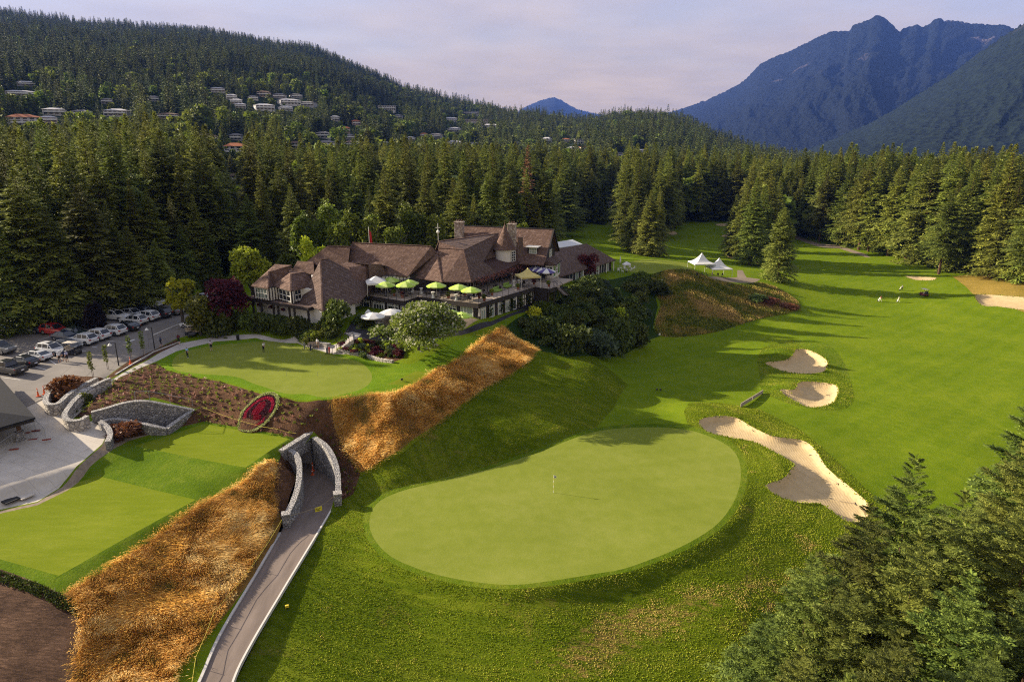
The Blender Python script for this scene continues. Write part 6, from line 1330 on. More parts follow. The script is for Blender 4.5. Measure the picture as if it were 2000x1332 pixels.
fescue('fescue_grass', POLY['fescue_ground_low'], 150000, 9, -.7, 'golden brown fescue on the bank between the tees and the cart path')

# ---------------------------------------------------------------- standing blades that give the unmown grass its nap
t = NT('rough_blades'); a = t.attr('tint'); col = t.ramp(a, [(0.0, (.070, .115, .005)), (.45, (.190, .245, .010)), (.80, (.31, .34, .030)), (1.0, (.48, .33, .11))]); t.fin(col, .8, .05)
tr = t.node('ShaderNodeBsdfTranslucent'); t.l.new(col, tr.inputs['Color']); mx = t.node('ShaderNodeMixShader'); mx.inputs[0].default_value = .3; t.l.new(t.b.outputs[0], mx.inputs[1]); t.l.new(tr.outputs[0], mx.inputs[2]); t.l.new(mx.outputs[0], t.out.inputs['Surface']); ROUGHB = t.m
def blades(name, pl, n, seed, size, mat, label, skip=(), dry=(), ymax=110):
    r = np.random.default_rng(seed); lo, hi = pl.min(0), pl.max(0); hi = np.minimum(hi, [60, ymax]); lo = np.maximum(lo, [-60, 34]); p = r.uniform(lo, hi, (n, 2)); k = pin(p[:, 0], p[:, 1], pl)
    for q in skip: k &= ~pin(p[:, 0], p[:, 1], q)
    p = p[k]; n = len(p); z = H(p[:, 0], p[:, 1]); cl = fbm(p[:, 0] / 1.6, p[:, 1] / 1.6, 4, seed) / .9; rr = np.hypot((p[:, 0] - 4) * .72, p[:, 1] - 80); th = np.arctan2(p[:, 1] - 80, p[:, 0] - 4); arc = fbm(rr * 1.5, th * 3.0, 4, seed + 2) / .9; big = fbm(p[:, 0] / 9, p[:, 1] / 9, 3, seed + 5) / .9
    dr = np.zeros(n)
    for (u_, v_), r1, r2, k_ in dry: c_ = Gh(u_, v_); dx, dy = p[:, 0] - c_.x, p[:, 1] - c_.y; dr += k_ * np.exp(-(((dx * .83 + dy * .55) / r1) ** 2 + ((dy * .83 - dx * .55) / r2) ** 2))
    tint = np.clip(.47 + (cl - .5) * .7 + (arc - .5) * .9 + (big - .5) * .6 + r.normal(0, .12, n), 0, .82); isd = dr * 1.1 + (cl - .5) * 1.6 + r.normal(0, .12, n) > .60; tint = np.where(isd, r.uniform(.85, 1, n), tint)
    ang = th + 1.57 + r.normal(0, .6, n); d = np.c_[np.cos(ang) * .7, np.sin(ang) * .7, r.uniform(.5, 1.1, n)]; d /= np.linalg.norm(d, axis=1, keepdims=True)
    V, F = quads(np.c_[p, z - .01], d, np.c_[r.normal(0, .7, (n, 2)), np.ones(n)], size * (.6 + .9 * cl) * r.uniform(.7, 1.3, n), size * .75 * r.uniform(.7, 1.3, n), .1)
    o = bpy.data.objects.new(name, np_mesh(name, V, F, mat, False, {'tint': np.repeat(tint, 4)})); link(o); return tag(o, label, 'grass', kind='stuff')
SK = [POLY['main_green'], POLY['green_collar'], POLY['approach'], cut_poly, POLY['garden_bank'], POLY['fescue_ground_high']] + [BPOLY[k] for k in list(BPOLY)[:3]]
blades('rough_grass_blades', POLY['rough'], 430000, 31, .095, ROUGHB, 'longer green rough grass around the large green', SK, DRYSPOTS)
blades('rough_grass_blades', POLY['bunker_surround'], 40000, 33, .11, ROUGHB, 'longer green grass around the two round bunkers', [BPOLY[k] for k in list(BPOLY)[:3]], ymax=160)
def lip(name, keys, label):
    r = np.random.default_rng(8); P_ = []
    for k in keys: q = resample(BPOLY[k], .11); P_.append(q + r.normal(0, .10, q.shape))
    p = np.concatenate(P_); n = len(p); z = H(p[:, 0], p[:, 1]); d = np.c_[r.normal(0, .5, (n, 2)), r.uniform(.5, 1, n)]; d /= np.linalg.norm(d, axis=1, keepdims=True)
    V, F = quads(np.c_[p, z - .02], d, np.c_[r.normal(0, 1, (n, 2)), np.full(n, .4)], r.uniform(.15, .38, n), r.uniform(.10, .2, n)); o = bpy.data.objects.new(name, np_mesh(name, V, F, ROUGHB, False, {'tint': np.repeat(r.uniform(.1, .8, n), 4)})); link(o); tag(o, label, 'grass', kind='stuff')
lip('bunker_lip_grass', list(BPOLY), 'ragged fringe of grass along the bunker edges')
def scrub():
    r = np.random.default_rng(14); pl = POLY['knoll_grass']; lo, hi = pl.min(0), pl.max(0); p = r.uniform(lo, hi, (90000, 2)); p = p[pin(p[:, 0], p[:, 1], pl)]; n = len(p); z = H(p[:, 0], p[:, 1]); cl = fbm(p[:, 0] / 4, p[:, 1] / 4, 4, 3) / .9
    d = np.c_[r.normal(0, .5, (n, 2)), r.uniform(.5, 1, n)]; d /= np.linalg.norm(d, axis=1, keepdims=True); V, F = quads(np.c_[p, z - .02], d, np.c_[r.normal(0, .8, (n, 2)), np.ones(n)], (.2 + .5 * cl) * r.uniform(.6, 1.3, n), .12 * r.uniform(.7, 1.3, n) + .1 * cl)
    t = NT('knoll_tufts'); a = t.attr('tint'); t.fin(t.ramp(a, [(0.0, (.045, .075, .010)), (.4, (.13, .145, .020)), (.7, (.30, .22, .055)), (1.0, (.40, .27, .10))]), .85, .05); o = bpy.data.objects.new('knoll_tufts', np_mesh('knoll_tufts', V, F, t.m, False, {'tint': np.repeat(np.clip(.5 + (cl - .5) * 1.8 + r.normal(0, .15, n), 0, 1), 4)})); link(o); tag(o, 'rough yellow and green tufts covering the dry knoll', 'grass', kind='stuff')
scrub()

# ================================================================ stone retaining walls and the cart tunnel
def wallstone(name, a, b, c, sc_=2.1):
    t = NT(name); c0 = t.coord(scale=(1, 1, 1.25)); v1 = t.vor(c0, sc_, 'DISTANCE_TO_EDGE'); v2 = t.vor(c0, sc_, 'F1', 'Color'); sp = t.node('ShaderNodeSeparateColor'); t.l.new(v2, sp.inputs[0])
    col = t.ramp(sp.outputs[0], [(.1, a), (.5, b), (.9, c)]); col = t.mix(t.ramp(v1, [(0, .85), (.06, 0.0)]), col, tuple(x * .45 for x in a)); n = t.noise(t.coord(), 9, 5, .7); t.bump(t.math('ADD', t.ramp(v1, [(0, 0.0), (.14, 1.0)]), t.math('MULTIPLY', n, .3)), 1.0, .09); return t.fin(col, .9, .2)
GRANITE = wallstone('granite_rubble', (.20, .19, .185), (.28, .268, .258), (.40, .38, .355), 3.0); COPING = wallstone('granite_coping', (.29, .275, .26), (.34, .325, .305), (.40, .38, .355), 3.4)
def stonewall(name, pts, label, thick=.55, base=None, closed_ends=True, cop=.16, mats=(None, None)):
    """pts: (x, y, top z, base z); the wall stands along them, a coping on top"""
    o = empty(name, pts[0][:2] + (pts[0][3],)); tag(o, label, 'wall'); O = Vector(o.location)
    X = cr_closed([p for p in pts], 5, False); k = len(X); L, Rr = [], []
    for i in range(k):
        d = X[min(i + 1, k - 1), :2] - X[max(i - 1, 0), :2]; d /= np.hypot(*d) + 1e-9; n_ = np.array([-d[1], d[0]]) * thick / 2
        L.append(X[i, :2] + n_); Rr.append(X[i, :2] - n_)
    m = MB(); mc = MB()
    for i in range(k - 1):
        q = [L[i], Rr[i], Rr[i + 1], L[i + 1]]; tz = [X[i, 2], X[i, 2], X[i + 1, 2], X[i + 1, 2]]; bz = [X[i, 3], X[i, 3], X[i + 1, 3], X[i + 1, 3]]
        vs = [(p[0] - O.x, p[1] - O.y, z - O.z) for p, z in zip(q, bz)] + [(p[0] - O.x, p[1] - O.y, z - cop - O.z) for p, z in zip(q, tz)]
        f = [(0, 1, 5, 4), (2, 3, 7, 6)]
        if i == 0: f.append((3, 0, 4, 7)[::1]) if False else f.append((0, 4, 5, 1))
        m.add(vs, [(1, 2, 6, 5), (3, 0, 4, 7), (4, 5, 6, 7)] + ([(0, 1, 5, 4)] if i == 0 else []) + ([(2, 3, 7, 6)] if i == k - 2 else []))
        ov = 1.12; c = (np.array(q).mean(0)); q2 = []
        for j, p in enumerate(q): mid = (L[i] + Rr[i]) / 2 if j in (0, 1) else (L[i + 1] + Rr[i + 1]) / 2; q2.append(mid + (p - mid) * ov)
        vs = [(p[0] - O.x, p[1] - O.y, z - cop - O.z) for p, z in zip(q2, tz)] + [(p[0] - O.x, p[1] - O.y, z - O.z) for p, z in zip(q2, tz)]
        mc.add(vs, [(1, 2, 6, 5), (3, 0, 4, 7), (4, 5, 6, 7), (3, 2, 1, 0)] + ([(0, 1, 5, 4)] if i == 0 else []) + ([(2, 3, 7, 6)] if i == k - 2 else []))
    m.build('stonework', mats[0] or GRANITE, o); mc.build('coping', mats[1] or COPING, o); return o
def pw(l): return [tuple(P(u, v, z))[:2] + (z, b) for u, v, z, b in l]
PLx = (-26.7, 73.5); PRx = (-24.8, 78.8); pd_ = Vector((PRx[0] - PLx[0], PRx[1] - PLx[1])).normalized(); pn_ = Vector((pd_.y, -pd_.x))   # portal face looks along pn_
portal = empty('tunnel_portal', (PLx[0], PLx[1], 1.4)); tag(portal, 'grey granite tunnel portal with straight coping where the cart path goes underground', 'tunnel'); PO = Vector(portal.location)
def pp_(s_, o_, z): return (PLx[0] + pd_.x * s_ + pn_.x * o_ - PO.x, PLx[1] + pd_.y * s_ + pn_.y * o_ - PO.y, z - PO.z)
Lp = (Vector(PRx) - Vector(PLx)).length; ot = 3.85
m = MB()
def pbox(mb, s0, s1, o0, o1, z0, z1): mb.add([pp_(s0, o1, z0), pp_(s1, o1, z0), pp_(s1, o0, z0), pp_(s0, o0, z0), pp_(s0, o1, z1), pp_(s1, o1, z1), pp_(s1, o0, z1), pp_(s0, o0, z1)], [(3, 2, 1, 0), (4, 5, 6, 7), (0, 1, 5, 4), (1, 2, 6, 5), (2, 3, 7, 6), (3, 0, 4, 7)])
pbox(m, -.2, Lp + .2, -.5, 0, ot, 5.75); pbox(m, -.2, 1.3, -.5, 0, .7, ot); pbox(m, Lp - .15, Lp + .2, -.5, 0, .7, ot); m.build('stonework', GRANITE, portal)
m = MB(); pbox(m, -.35, Lp + .35, -.6, .1, 5.75, 6.0); m.build('coping', COPING, portal)
TUN = simple('tunnel_concrete', (.40, .37, .36), .85, .2, var=.1)
m = MB(); pbox(m, 1.1, 1.3, -16.5, -.5, .7, ot); pbox(m, Lp - .15, Lp + .05, -16.5, -.5, .7, ot); pbox(m, 1.3, Lp - .15, -16.5, -.5, ot, ot + .2); m.build('tunnel_lining', TUN, portal)
m = MB(); pbox(m, 1.3, Lp - .15, -16.5, 1.0, 1.1, 1.415); m.build('tunnel_floor', GM['cart'], portal)
stonewall('retaining_wall', pw([(613, 853, 5.7, .8), (635, 868, 5.5, .8), (650, 891, 5.0, .9), (658, 916, 4.4, 1.0), (660.5, 943, 3.8, 1.2), (659.5, 961, 3.4, 1.4)]), 'curved granite wall on the right of the sunken cart path')
stonewall('retaining_wall', pw([(560, 876, 5.7, .8), (576, 884, 5.55, .8), (584, 902, 5.3, .9), (584, 931, 4.8, 1.0), (580, 956, 4.3, 1.2), (571, 981, 3.85, 1.4), (561, 1000, 3.55, 1.5)]), 'S curved granite wall on the left of the sunken cart path')
for x, y, z, lb in [tuple(P(659, 964, 3.5))[:2] + (3.5, 'square granite end pillar of the right path wall'), tuple(P(558.5, 1004, 3.6))[:2] + (3.6, 'square granite end pillar of the left path wall')]:
    o = empty('stone_pillar', (x, y, 1.2)); tag(o, lb, 'pillar'); m = MB(); m.box((0, 0, (z - 1.2) / 2), (.8, .8, z - 1.2), .3); m.build('stonework', GRANITE, o); m = MB(); m.box((0, 0, z - 1.2 + .08), (.92, .92, .16), .3); m.build('coping', COPING, o)
stonewall('retaining_wall', pw([(178, 804, 8.9, 7.6), (205, 797, 9.1, 6.9), (235, 788, 9.3, 6.0), (262, 783, 9.3, 5.2), (290, 783, 9.1, 4.4), (330, 790, 8.3, 3.2), (377, 799, 7.2, 1.8)]), 'curved granite wall behind the ramp beside the brown bank')
stonewall('retaining_wall', pw([(377, 799, 7.2, 1.8), (350, 818, 7.0, 1.8), (325, 836, 6.8, 1.8)]), 'straight granite end wall over the tunnel mouth beside the upper tee')
stonewall('retaining_wall', pw([(325, 836, 6.8, 1.8), (290, 829, 7.4, 3.6), (262, 823, 7.6, 4.6), (235, 818, 7.9, 5.6), (215, 818, 8.1, 6.2), (196, 822, 8.1, 6.4)]), 'low granite wall in front of the ramp with the rust red maple below')
stonewall('retaining_wall', pw([(196, 822, 8.1, 6.4), (210, 834, 7.9, 6.3), (215, 848, 7.7, 6.1), (210, 862, 7.6, 6.0)]), 'short curved granite wall at the edge of the concrete plaza')
TANST = wallstone('tan_wall_stone', (.30, .27, .24), (.38, .345, .30), (.46, .42, .37), 1.6)
stonewall('planter_wall', pw([(107, 752, 9.5, 8.0), (93, 768, 9.4, 7.9), (89, 784, 9.3, 7.8), (101, 789, 9.3, 7.8), (116, 785, 9.35, 7.8), (131, 771, 9.5, 7.9), (156, 754, 9.75, 8.2), (188, 737, 10.0, 8.6)]), 'curved tan stone planter wall holding the orange maple', mats=(TANST, COPING))
stonewall('stair_wall', pw([(214, 738, 10.0, 8.6), (183, 752, 9.7, 8.2), (151, 775, 9.3, 7.8), (131, 799, 8.95, 7.5), (126, 812, 8.8, 7.3), (136, 820, 8.7, 7.2), (156, 819, 8.75, 7.2), (170, 811, 8.9, 7.3)]), 'curved tan stone wall on the right of the garden stairs', mats=(TANST, COPING))
o = empty('garden_stairs', P(130, 795, 8.2)); tag(o, 'concrete steps climbing between the two curved stone walls', 'stairs'); O = Vector(o.location); a, b = P(128, 797, 8.25), P(196, 744, 9.35)
for i in range(8):
    p = a.lerp(b, i / 14 + .02); m = MB(); m.box((p.x - O.x, p.y - O.y, 8.2 + i * .13 - O.z), (1.0, 2.6, .6), math.atan2(b.y - a.y, b.x - a.x)); m.build('step', GM['walk'], o, bevel=.02)
# steps up to the clubhouse
o = empty('garden_stairs', P(645, 688, 9.1)); tag(o, 'long flight of pale steps with black handrails from the putting green to the clubhouse', 'stairs'); O = Vector(o.location); a, b = P(650, 687, 9.1), P(690, 658, 11.3); ang = math.atan2(b.y - a.y, b.x - a.x); side = Vector((-math.sin(ang), math.cos(ang), 0))
for i in range(11):
    p = a.lerp(b, (i + .5) / 11); m = MB(); m.box((p.x - O.x, p.y - O.y, 9.15 + i * .2 - .35 - O.z), ((b - a).length / 11 + .05, 3.2, .9), ang); m.build('step', GM['walk'], o, bevel=.02)
for s_ in (-1.6, 1.6):
    m = MB(); a2, b2 = a + side * s_ - O, b + side * s_ - O
    for i in range(6): p = a2.lerp(b2, i / 5); m.beam(p - Vector((0, 0, .2)), p + Vector((0, 0, 1.1)), .05)
    m.beam(a2 + Vector((0, 0, 1.1)), b2 + Vector((0, 0, 1.1)), .06); m.build('handrail', TIMBER, o)
# rubble edging of the flower bed
stonewall('garden_wall', [tuple(Gh(u, v))[:2] + (hz(*Gh(u, v)[:2]) + .45, hz(*Gh(u, v)[:2]) - .3) for u, v in [(662, 688), (690, 692), (720, 699), (745, 706), (768, 709)]], 'low rubble stone edging in front of the flower bed', thick=.45, mats=(TANST, TANST))
stonewall('garden_wall', [tuple(Gh(u, v))[:2] + (hz(*Gh(u, v)[:2]) + .6, hz(*Gh(u, v)[:2]) - .3) for u, v in [(602, 676), (620, 674), (644, 678)]], 'low stone wall beside the foot of the clubhouse steps', thick=.5, mats=(TANST, COPING))
# kerbs of the cart path
CURB = simple('curb_concrete', (.44, .42, .39), .85, .2, var=.08)
def strip(name, pts, w, h, mat, label=None, lift=0.0, kind='structure'):
    m = MB(); pts = [Vector(p) for p in pts]
    for a, b in zip(pts[:-1], pts[1:]): 
        d = (b - a); d.z = 0; d.normalize(); n_ = Vector((-d.y, d.x, 0)) * w / 2; z = Vector((0, 0, h)); e = Vector((0, 0, -.25))
        m.add([a - n_ + e, a + n_ + e, b + n_ + e, b - n_ + e, a - n_ + z, a + n_ + z, b + n_ + z, b - n_ + z], [(0, 1, 2, 3), (7, 6, 5, 4), (0, 4, 5, 1), (3, 2, 6, 7), (0, 3, 7, 4), (1, 5, 6, 2)])
    o = m.build(name, mat); o['kind'] = kind; return o
kl = [Vector((p[0], p[1], float(Hpath(p[0], p[1])))) for p in PL if p[1] < 62.5]; kr = [Vector((p[0], p[1], float(Hpath(p[0], p[1])))) for p in PR if p[1] < 68]
strip('path_curb', kl, .22, .14, CURB); strip('path_curb', kr, .16, .08, simple('curb_white', (.52, .49, .44), .85, .2, var=.06))
m = MB(); 
for v in (1040, 1160): a, b = P(np.interp(v, path_left[:, 1], path_left[:, 0]), v, float(zpath(v))), P(np.interp(v + 14, path_right[:, 1], path_right[:, 0]), v + 14, float(zpath(v)))
strip('asphalt_road_edge', [Gh(-60, 838), Gh(0, 812), Gh(40, 800), Gh(90, 775)], .35, .05, GM['asphalt'])
strip('road_curb', [Gh(352, 668), Gh(300, 688), Gh(262, 710), Gh(226, 732)], .18, .12, CURB); strip('road_curb', [Gh(300, 655), Gh(335, 640), Gh(366, 628), Gh(392, 620)], .3, .12, CURB)

# ---------------------------------------------------------------- floral emblem on the mulch bank
em_c = Gh(505, 803); eps = 2.0
gx = (hz(em_c.x + eps, em_c.y) - hz(em_c.x - eps, em_c.y)) / (2 * eps); gy = (hz(em_c.x, em_c.y + eps) - hz(em_c.x, em_c.y - eps)) / (2 * eps)
_a = np.linspace(0, 6.283, 40); _sx = np.r_[np.cos(_a) * 2.3, np.cos(_a) * 1.2]; _sy = np.r_[np.sin(_a) * 2.6, np.sin(_a) * 1.4]; _sz = H(_sx + em_c.x, _sy + em_c.y) - em_c.z; (gx, gy, ez), *_ = np.linalg.lstsq(np.c_[_sx, _sy, np.ones(len(_sx))], _sz, rcond=None); ez += .12
em = empty('floral_emblem', em_c); tag(em, 'round flower bed emblem in red and maroon with a pale green ring', 'flower bed')
def disk_pts(n, r0, r1, seed, shape=None):
    r = np.random.default_rng(seed); a = r.uniform(0, 6.283, n); q = np.sqrt(r.uniform(r0 * r0, r1 * r1, n)); x, y = q * np.cos(a), q * np.sin(a)
    if shape is not None: k = shape(x, y); x, y = x[k], y[k]
    return x, y
ea = P(505, 773, 9.0); eb = P(505, 829, 8.2); erx = 2.55; ery = max(2.2, (hz(0, 0) * 0 + math.hypot(ea.y - eb.y, .8)) / 2)
# photo ellipse: axis tilted; half extents from the photo on the sloping bank
def em_local(x, y):
    wx = x * 2.45; wy = y * 2.75 + x * .35; return np.c_[wx, wy, np.maximum(ez - .12 + gx * wx + gy * wy, H(wx + em_c.x, wy + em_c.y) - em_c.z) + .09]
def bedding(name, x, y, size, mat, seed, hgt=.12):
    r = np.random.default_rng(seed); c = em_local(x, y); n = len(c); d = np.c_[r.normal(0, .7, (n, 2)), r.uniform(.3, 1, n)]; d /= np.linalg.norm(d, axis=1, keepdims=True)
    V, F = quads(c, d, np.c_[r.normal(0, .5, (n, 2)), np.ones(n)], np.full(n, size), np.full(n, size * .8)); link(bpy.data.objects.new(name, np_mesh(name, V, F, mat, False, {'tint': np.repeat(r.uniform(0, 1, n), 4)})), em)
FL_RED = leafmat('scarlet_begonia', (.36, .012, .012), (.62, .03, .02), trans=.2); FL_MAR = leafmat('maroon_coleus', (.055, .008, .016), (.12, .015, .03), trans=.2); FL_RING = leafmat('pale_sedum', (.26, .32, .10), (.46, .52, .22), trans=.2)
rad = np.linspace(0, 6.283, 48, endpoint=False); base_v = em_local(np.cos(rad) * 1.02, np.sin(rad) * 1.02); m = MB(); m.add([tuple(v_ - np.array([0, 0, .05])) for v_ in base_v] + [tuple(v_ - np.array([0, 0, .4])) for v_ in base_v], [tuple(range(48))] + [(i, 48 + i, 48 + (i + 1) % 48, (i + 1) % 48) for i in range(48)]); m.build('soil', GM['mulch'], em)
def figure(x, y):
    """a pointed leaf-like figure: head, tapering body, foot"""
    return ((abs(x + .02 - .12 * y) < np.clip(.30 - abs(y - .12) * .42, 0, .3)) & (y > -.40) & (y < .52)) | ((abs(x - .02) < .26) & (y < -.30) & (y > -.46)) | ((abs(x + .22) < .10) & (abs(y + .05) < .09))
x, y = disk_pts(1500, .86, 1.0, 1); bedding('green_ring', x, y, .16, FL_RING, 1)
x, y = disk_pts(2200, .62, .76, 2, lambda x, y: ~((x > .1) & (abs(y) < .9) & (y < -.25) & (x > .45))); bedding('red_ring', x, y, .11, FL_RED, 2)
x, y = disk_pts(6500, 0, .85, 3, lambda x, y: ~figure(x, y) & ~((np.hypot(x, y) > .61) & (np.hypot(x, y) < .77))); bedding('maroon_ground', x, y, .10, FL_MAR, 3)
x, y = disk_pts(6000, 0, .6, 4, figure); bedding('red_figure', x, y, .10, FL_RED, 4)

# ---------------------------------------------------------------- open shelter at the left edge
sh = empty('picnic_shelter', P(34, 868, 7.6)); tag(sh, 'dark shingled roof of an open shelter cut by the left edge', 'shelter'); SO = Vector(sh.location)
c0_ = P(69, 815, 10.2); c1_ = P(0, 737, 10.2); c2_ = P(0, 834.6, 10.2); c1_ = c0_ + (c1_ - c0_) * 1.0; c2_ = c0_ + (c2_ - c0_).normalized() * 13; c1_ = c0_ + (c1_ - c0_).normalized() * 20
ap1 = c0_ + (c1_ - c0_).normalized() * 6.5 + (c2_ - c0_).normalized() * 6.5 + Vector((0, 0, 1.7)); ap2 = ap1 + (c1_ - c0_).normalized() * 5; c3_ = c1_ + (c2_ - c0_)
t = NT('charcoal_shingles'); n = t.noise(t.coord(), 2.5, 6, .75); t.bump(n, .3, .03); CHAR = t.fin(t.ramp(n, [(.3, (.009, .010, .013)), (.7, (.022, .023, .028))]), .9, .2)
m = MB()
for f in ([c0_, c1_, ap2, ap1], [c2_, c0_, ap1], [c3_, c2_, ap1, ap2], [c1_, c3_, ap2]): m.slab([p - SO for p in f], .22)
m.build('roof', CHAR, sh)
m = MB(); m.beam(c0_ - SO - Vector((.3, 0, .35)), c1_ - SO - Vector((0, .3, .35)), .2, .35); m.beam(c0_ - SO - Vector((.3, 0, .35)), c2_ - SO - Vector((0, -.3, .35)), .2, .35); m.build('eave_beam', TIMBER, sh)
for dx, dy in [(0, 0), (9, 0), (0, 9.5), (9, 9.5)]:
    p = c0_ + (c1_ - c0_).normalized() * (1.6 + dx) + (c2_ - c0_).normalized() * (1.6 + dy * .8); m = MB(); m.box((p.x - SO.x, p.y - SO.y, 9.0 - SO.z), (.42, .42, 2.6), .75); po = m.build('post', simple('cedar_post', (.10, .055, .032), .8, .2), sh, bevel=.03)
    m = MB(); m.box((p.x - SO.x, p.y - SO.y, 7.9 - SO.z), (1.0, 1.0, 1.2), .75, .92); m.build('stone_base', GRANITE, po)
# crowd barriers on the plaza
STEEL = simple('galvanised_steel', (.30, .30, .30), .45, .5, metal=.6)
for i, (u0, v0, u1, v1, z) in enumerate([(-10, 905, 27, 878, 7.6), (27, 878, 64, 858, 7.7), (50, 846, 70, 842, 7.95), (70, 842, 92, 864, 7.8)]):
    a, b = Gh(u0, v0), Gh(u1, v1); o = empty('crowd_barrier', a); tag(o, ['steel fence panel at the left edge of the plaza', 'steel fence panel in front of the shelter post', 'short steel fence panel behind the shelter post', 'steel fence panel nearest the curved stone wall'][i], 'barrier', 'fence panels on the plaza'); b = b - a; m = MB(); m.tube([(0, 0, .12), (0, 0, 1.75), tuple(b + Vector((0, 0, 1.75))), tuple(b + Vector((0, 0, .12)))], .022, 5); m.build('frame', STEEL, o)
    m = MB()
    for k in range(1, 24): q = b * (k / 24); m.beam(q + Vector((0, 0, .12)), q + Vector((0, 0, 1.75)), .006)
    for k in range(1, 6): m.beam(Vector((0, 0, .12 + .27 * k)), b + Vector((0, 0, .12 + .27 * k)), .006)
    m.build('mesh_infill', STEEL, o)
    for q in (Vector(), b): m = MB(); m.box((q.x, q.y, .05), (.9, .25, .09), .4); m.build('foot', simple('barrier_foot_red', (.22, .05, .03), .8, .2), o)
# handrail on the ramp wall
o = empty('handrail', P(262, 782, 9.4)); tag(o, 'thin steel handrail along the top of the granite ramp wall', 'handrail'); O = Vector(o.location); m = MB(); q = [P(u, v, z) - O for u, v, z in [(262, 781, 9.4), (290, 780, 9.4), (330, 787, 8.4), (375, 796, 7.3)]]
m.tube([p + Vector((0, .3, 1.0)) for p in q], .03, 5); m.build('rail', STEEL, o)
for p in q: m = MB(); m.beam(p + Vector((0, .3, -.3)), p + Vector((0, .3, 1.0)), .05); m.build('post', STEEL, o)
# small utility lid and drain mats
for u, v, w_, d_, lb, mt in [(292, 838, 1.2, .9, 'pale utility lid set in the mulch below the ramp wall', CURB), (18, 976, 1.6, 1.4, 'black mat on the concrete at the left edge', simple('black_rubber', (.012, .012, .014), .8, .3)), (48, 968, 1.6, 1.3, 'square concrete pad beside the black mat', GM['concrete'])]:
    p = Gh(u, v); m = MB(); m.box((0, 0, .06), (w_, d_, .12), -.5); o = m.build('ground_mat' if 'mat' in lb else 'utility_lid', mt, bevel=.02); o.location = p; tag(o, lb, 'mat' if 'mat' in lb else 'lid')

# ================================================================ cars, carts
RUBBER = simple('tyre_rubber', (.014, .014, .015), .85, .2); RIM = simple('wheel_rim', (.34, .34, .35), .35, .5, metal=.8); CARGL = NT('car_glass').fin((.012, .014, .018), .05, .7)
LAMP_W = NT('headlamp_lens').fin((.62, .64, .66), .15, .6); LAMP_R = NT('tail_lamp_lens').fin((.30, .012, .012), .2, .6); PLATE = simple('licence_plate', (.60, .60, .62), .5, .3); BLACKP = simple('black_trim', (.016, .016, .018), .5, .4)
def paint(name, c): 
    if name in MATS: return MATS[name]
    t = NT(name); n = t.noise(t.coord(), 1.5, 3); return t.fin(t.ramp(n, [(.3, tuple(x * .95 for x in c)), (.7, c)]), .28, .5, .0, Coat_Weight=.6, Coat_Roughness=.08)
PAINT = {'white': (.62, .62, .61), 'black': (.016, .017, .019), 'navy': (.018, .026, .050), 'red': (.36, .018, .016), 'silver': (.36, .37, .38), 'grey': (.13, .135, .14), 'green': (.02, .035, .03), 'blue': (.02, .17, .50)}
def loft(mb, secs, cap=True):
    """secs: lists of equal numbers of points"""
    n = len(secs[0]); b = []; vs = [p for s_ in secs for p in s_]; fs = []
    for i in range(len(secs) - 1):
        for j in range(n): fs.append((i * n + j, i * n + (j + 1) % n, (i + 1) * n + (j + 1) % n, (i + 1) * n + j))
    if cap: fs += [tuple(range(n - 1, -1, -1)), tuple((len(secs) - 1) * n + j for j in range(n))]
    mb.add(vs, fs)
# side profiles: body (x, half width, sill z, beltline z); cabin (x, half width bottom, half width top, z bottom, z top); x from nose (+) to tail (-)
CARK = {
 'sedan': ([(2.38, .62, .38, .62), (2.25, .80, .24, .72), (1.5, .90, .20, .86), (.6, .92, .19, .92), (-.8, .92, .19, .95), (-1.7, .91, .22, .98), (-2.2, .84, .26, .96), (-2.4, .70, .40, .86)], [(1.15, .78, .74, .90, .92), (.35, .80, .62, .92, 1.40), (-.7, .80, .62, .94, 1.43), (-1.25, .80, .66, .95, 1.30), (-1.95, .76, .74, .96, .98)], .34),
 'suv': ([(2.32, .68, .45, .80), (2.18, .84, .30, .92), (1.4, .93, .25, 1.04), (.5, .95, .24, 1.08), (-.9, .95, .24, 1.12), (-1.8, .94, .26, 1.14), (-2.22, .90, .32, 1.12), (-2.34, .80, .44, 1.0)], [(1.0, .82, .78, 1.06, 1.08), (.25, .84, .66, 1.08, 1.64), (-.8, .84, .68, 1.10, 1.70), (-1.75, .84, .68, 1.12, 1.66), (-2.2, .80, .74, 1.12, 1.16)], .38),
 'pickup': ([(2.75, .72, .50, .90), (2.6, .90, .36, 1.05), (1.8, .97, .32, 1.14), (.6, .98, .30, 1.16), (-.8, .98, .30, 1.16), (-1.0, .98, .30, 1.10), (-2.5, .98, .34, 1.10), (-2.75, .92, .44, 1.06)], [(1.35, .84, .80, 1.12, 1.15), (.65, .86, .68, 1.14, 1.80), (-.4, .86, .70, 1.14, 1.82), (-.85, .84, .72, 1.14, 1.70), (-.98, .82, .78, 1.14, 1.2)], .42)}
CARM = {}
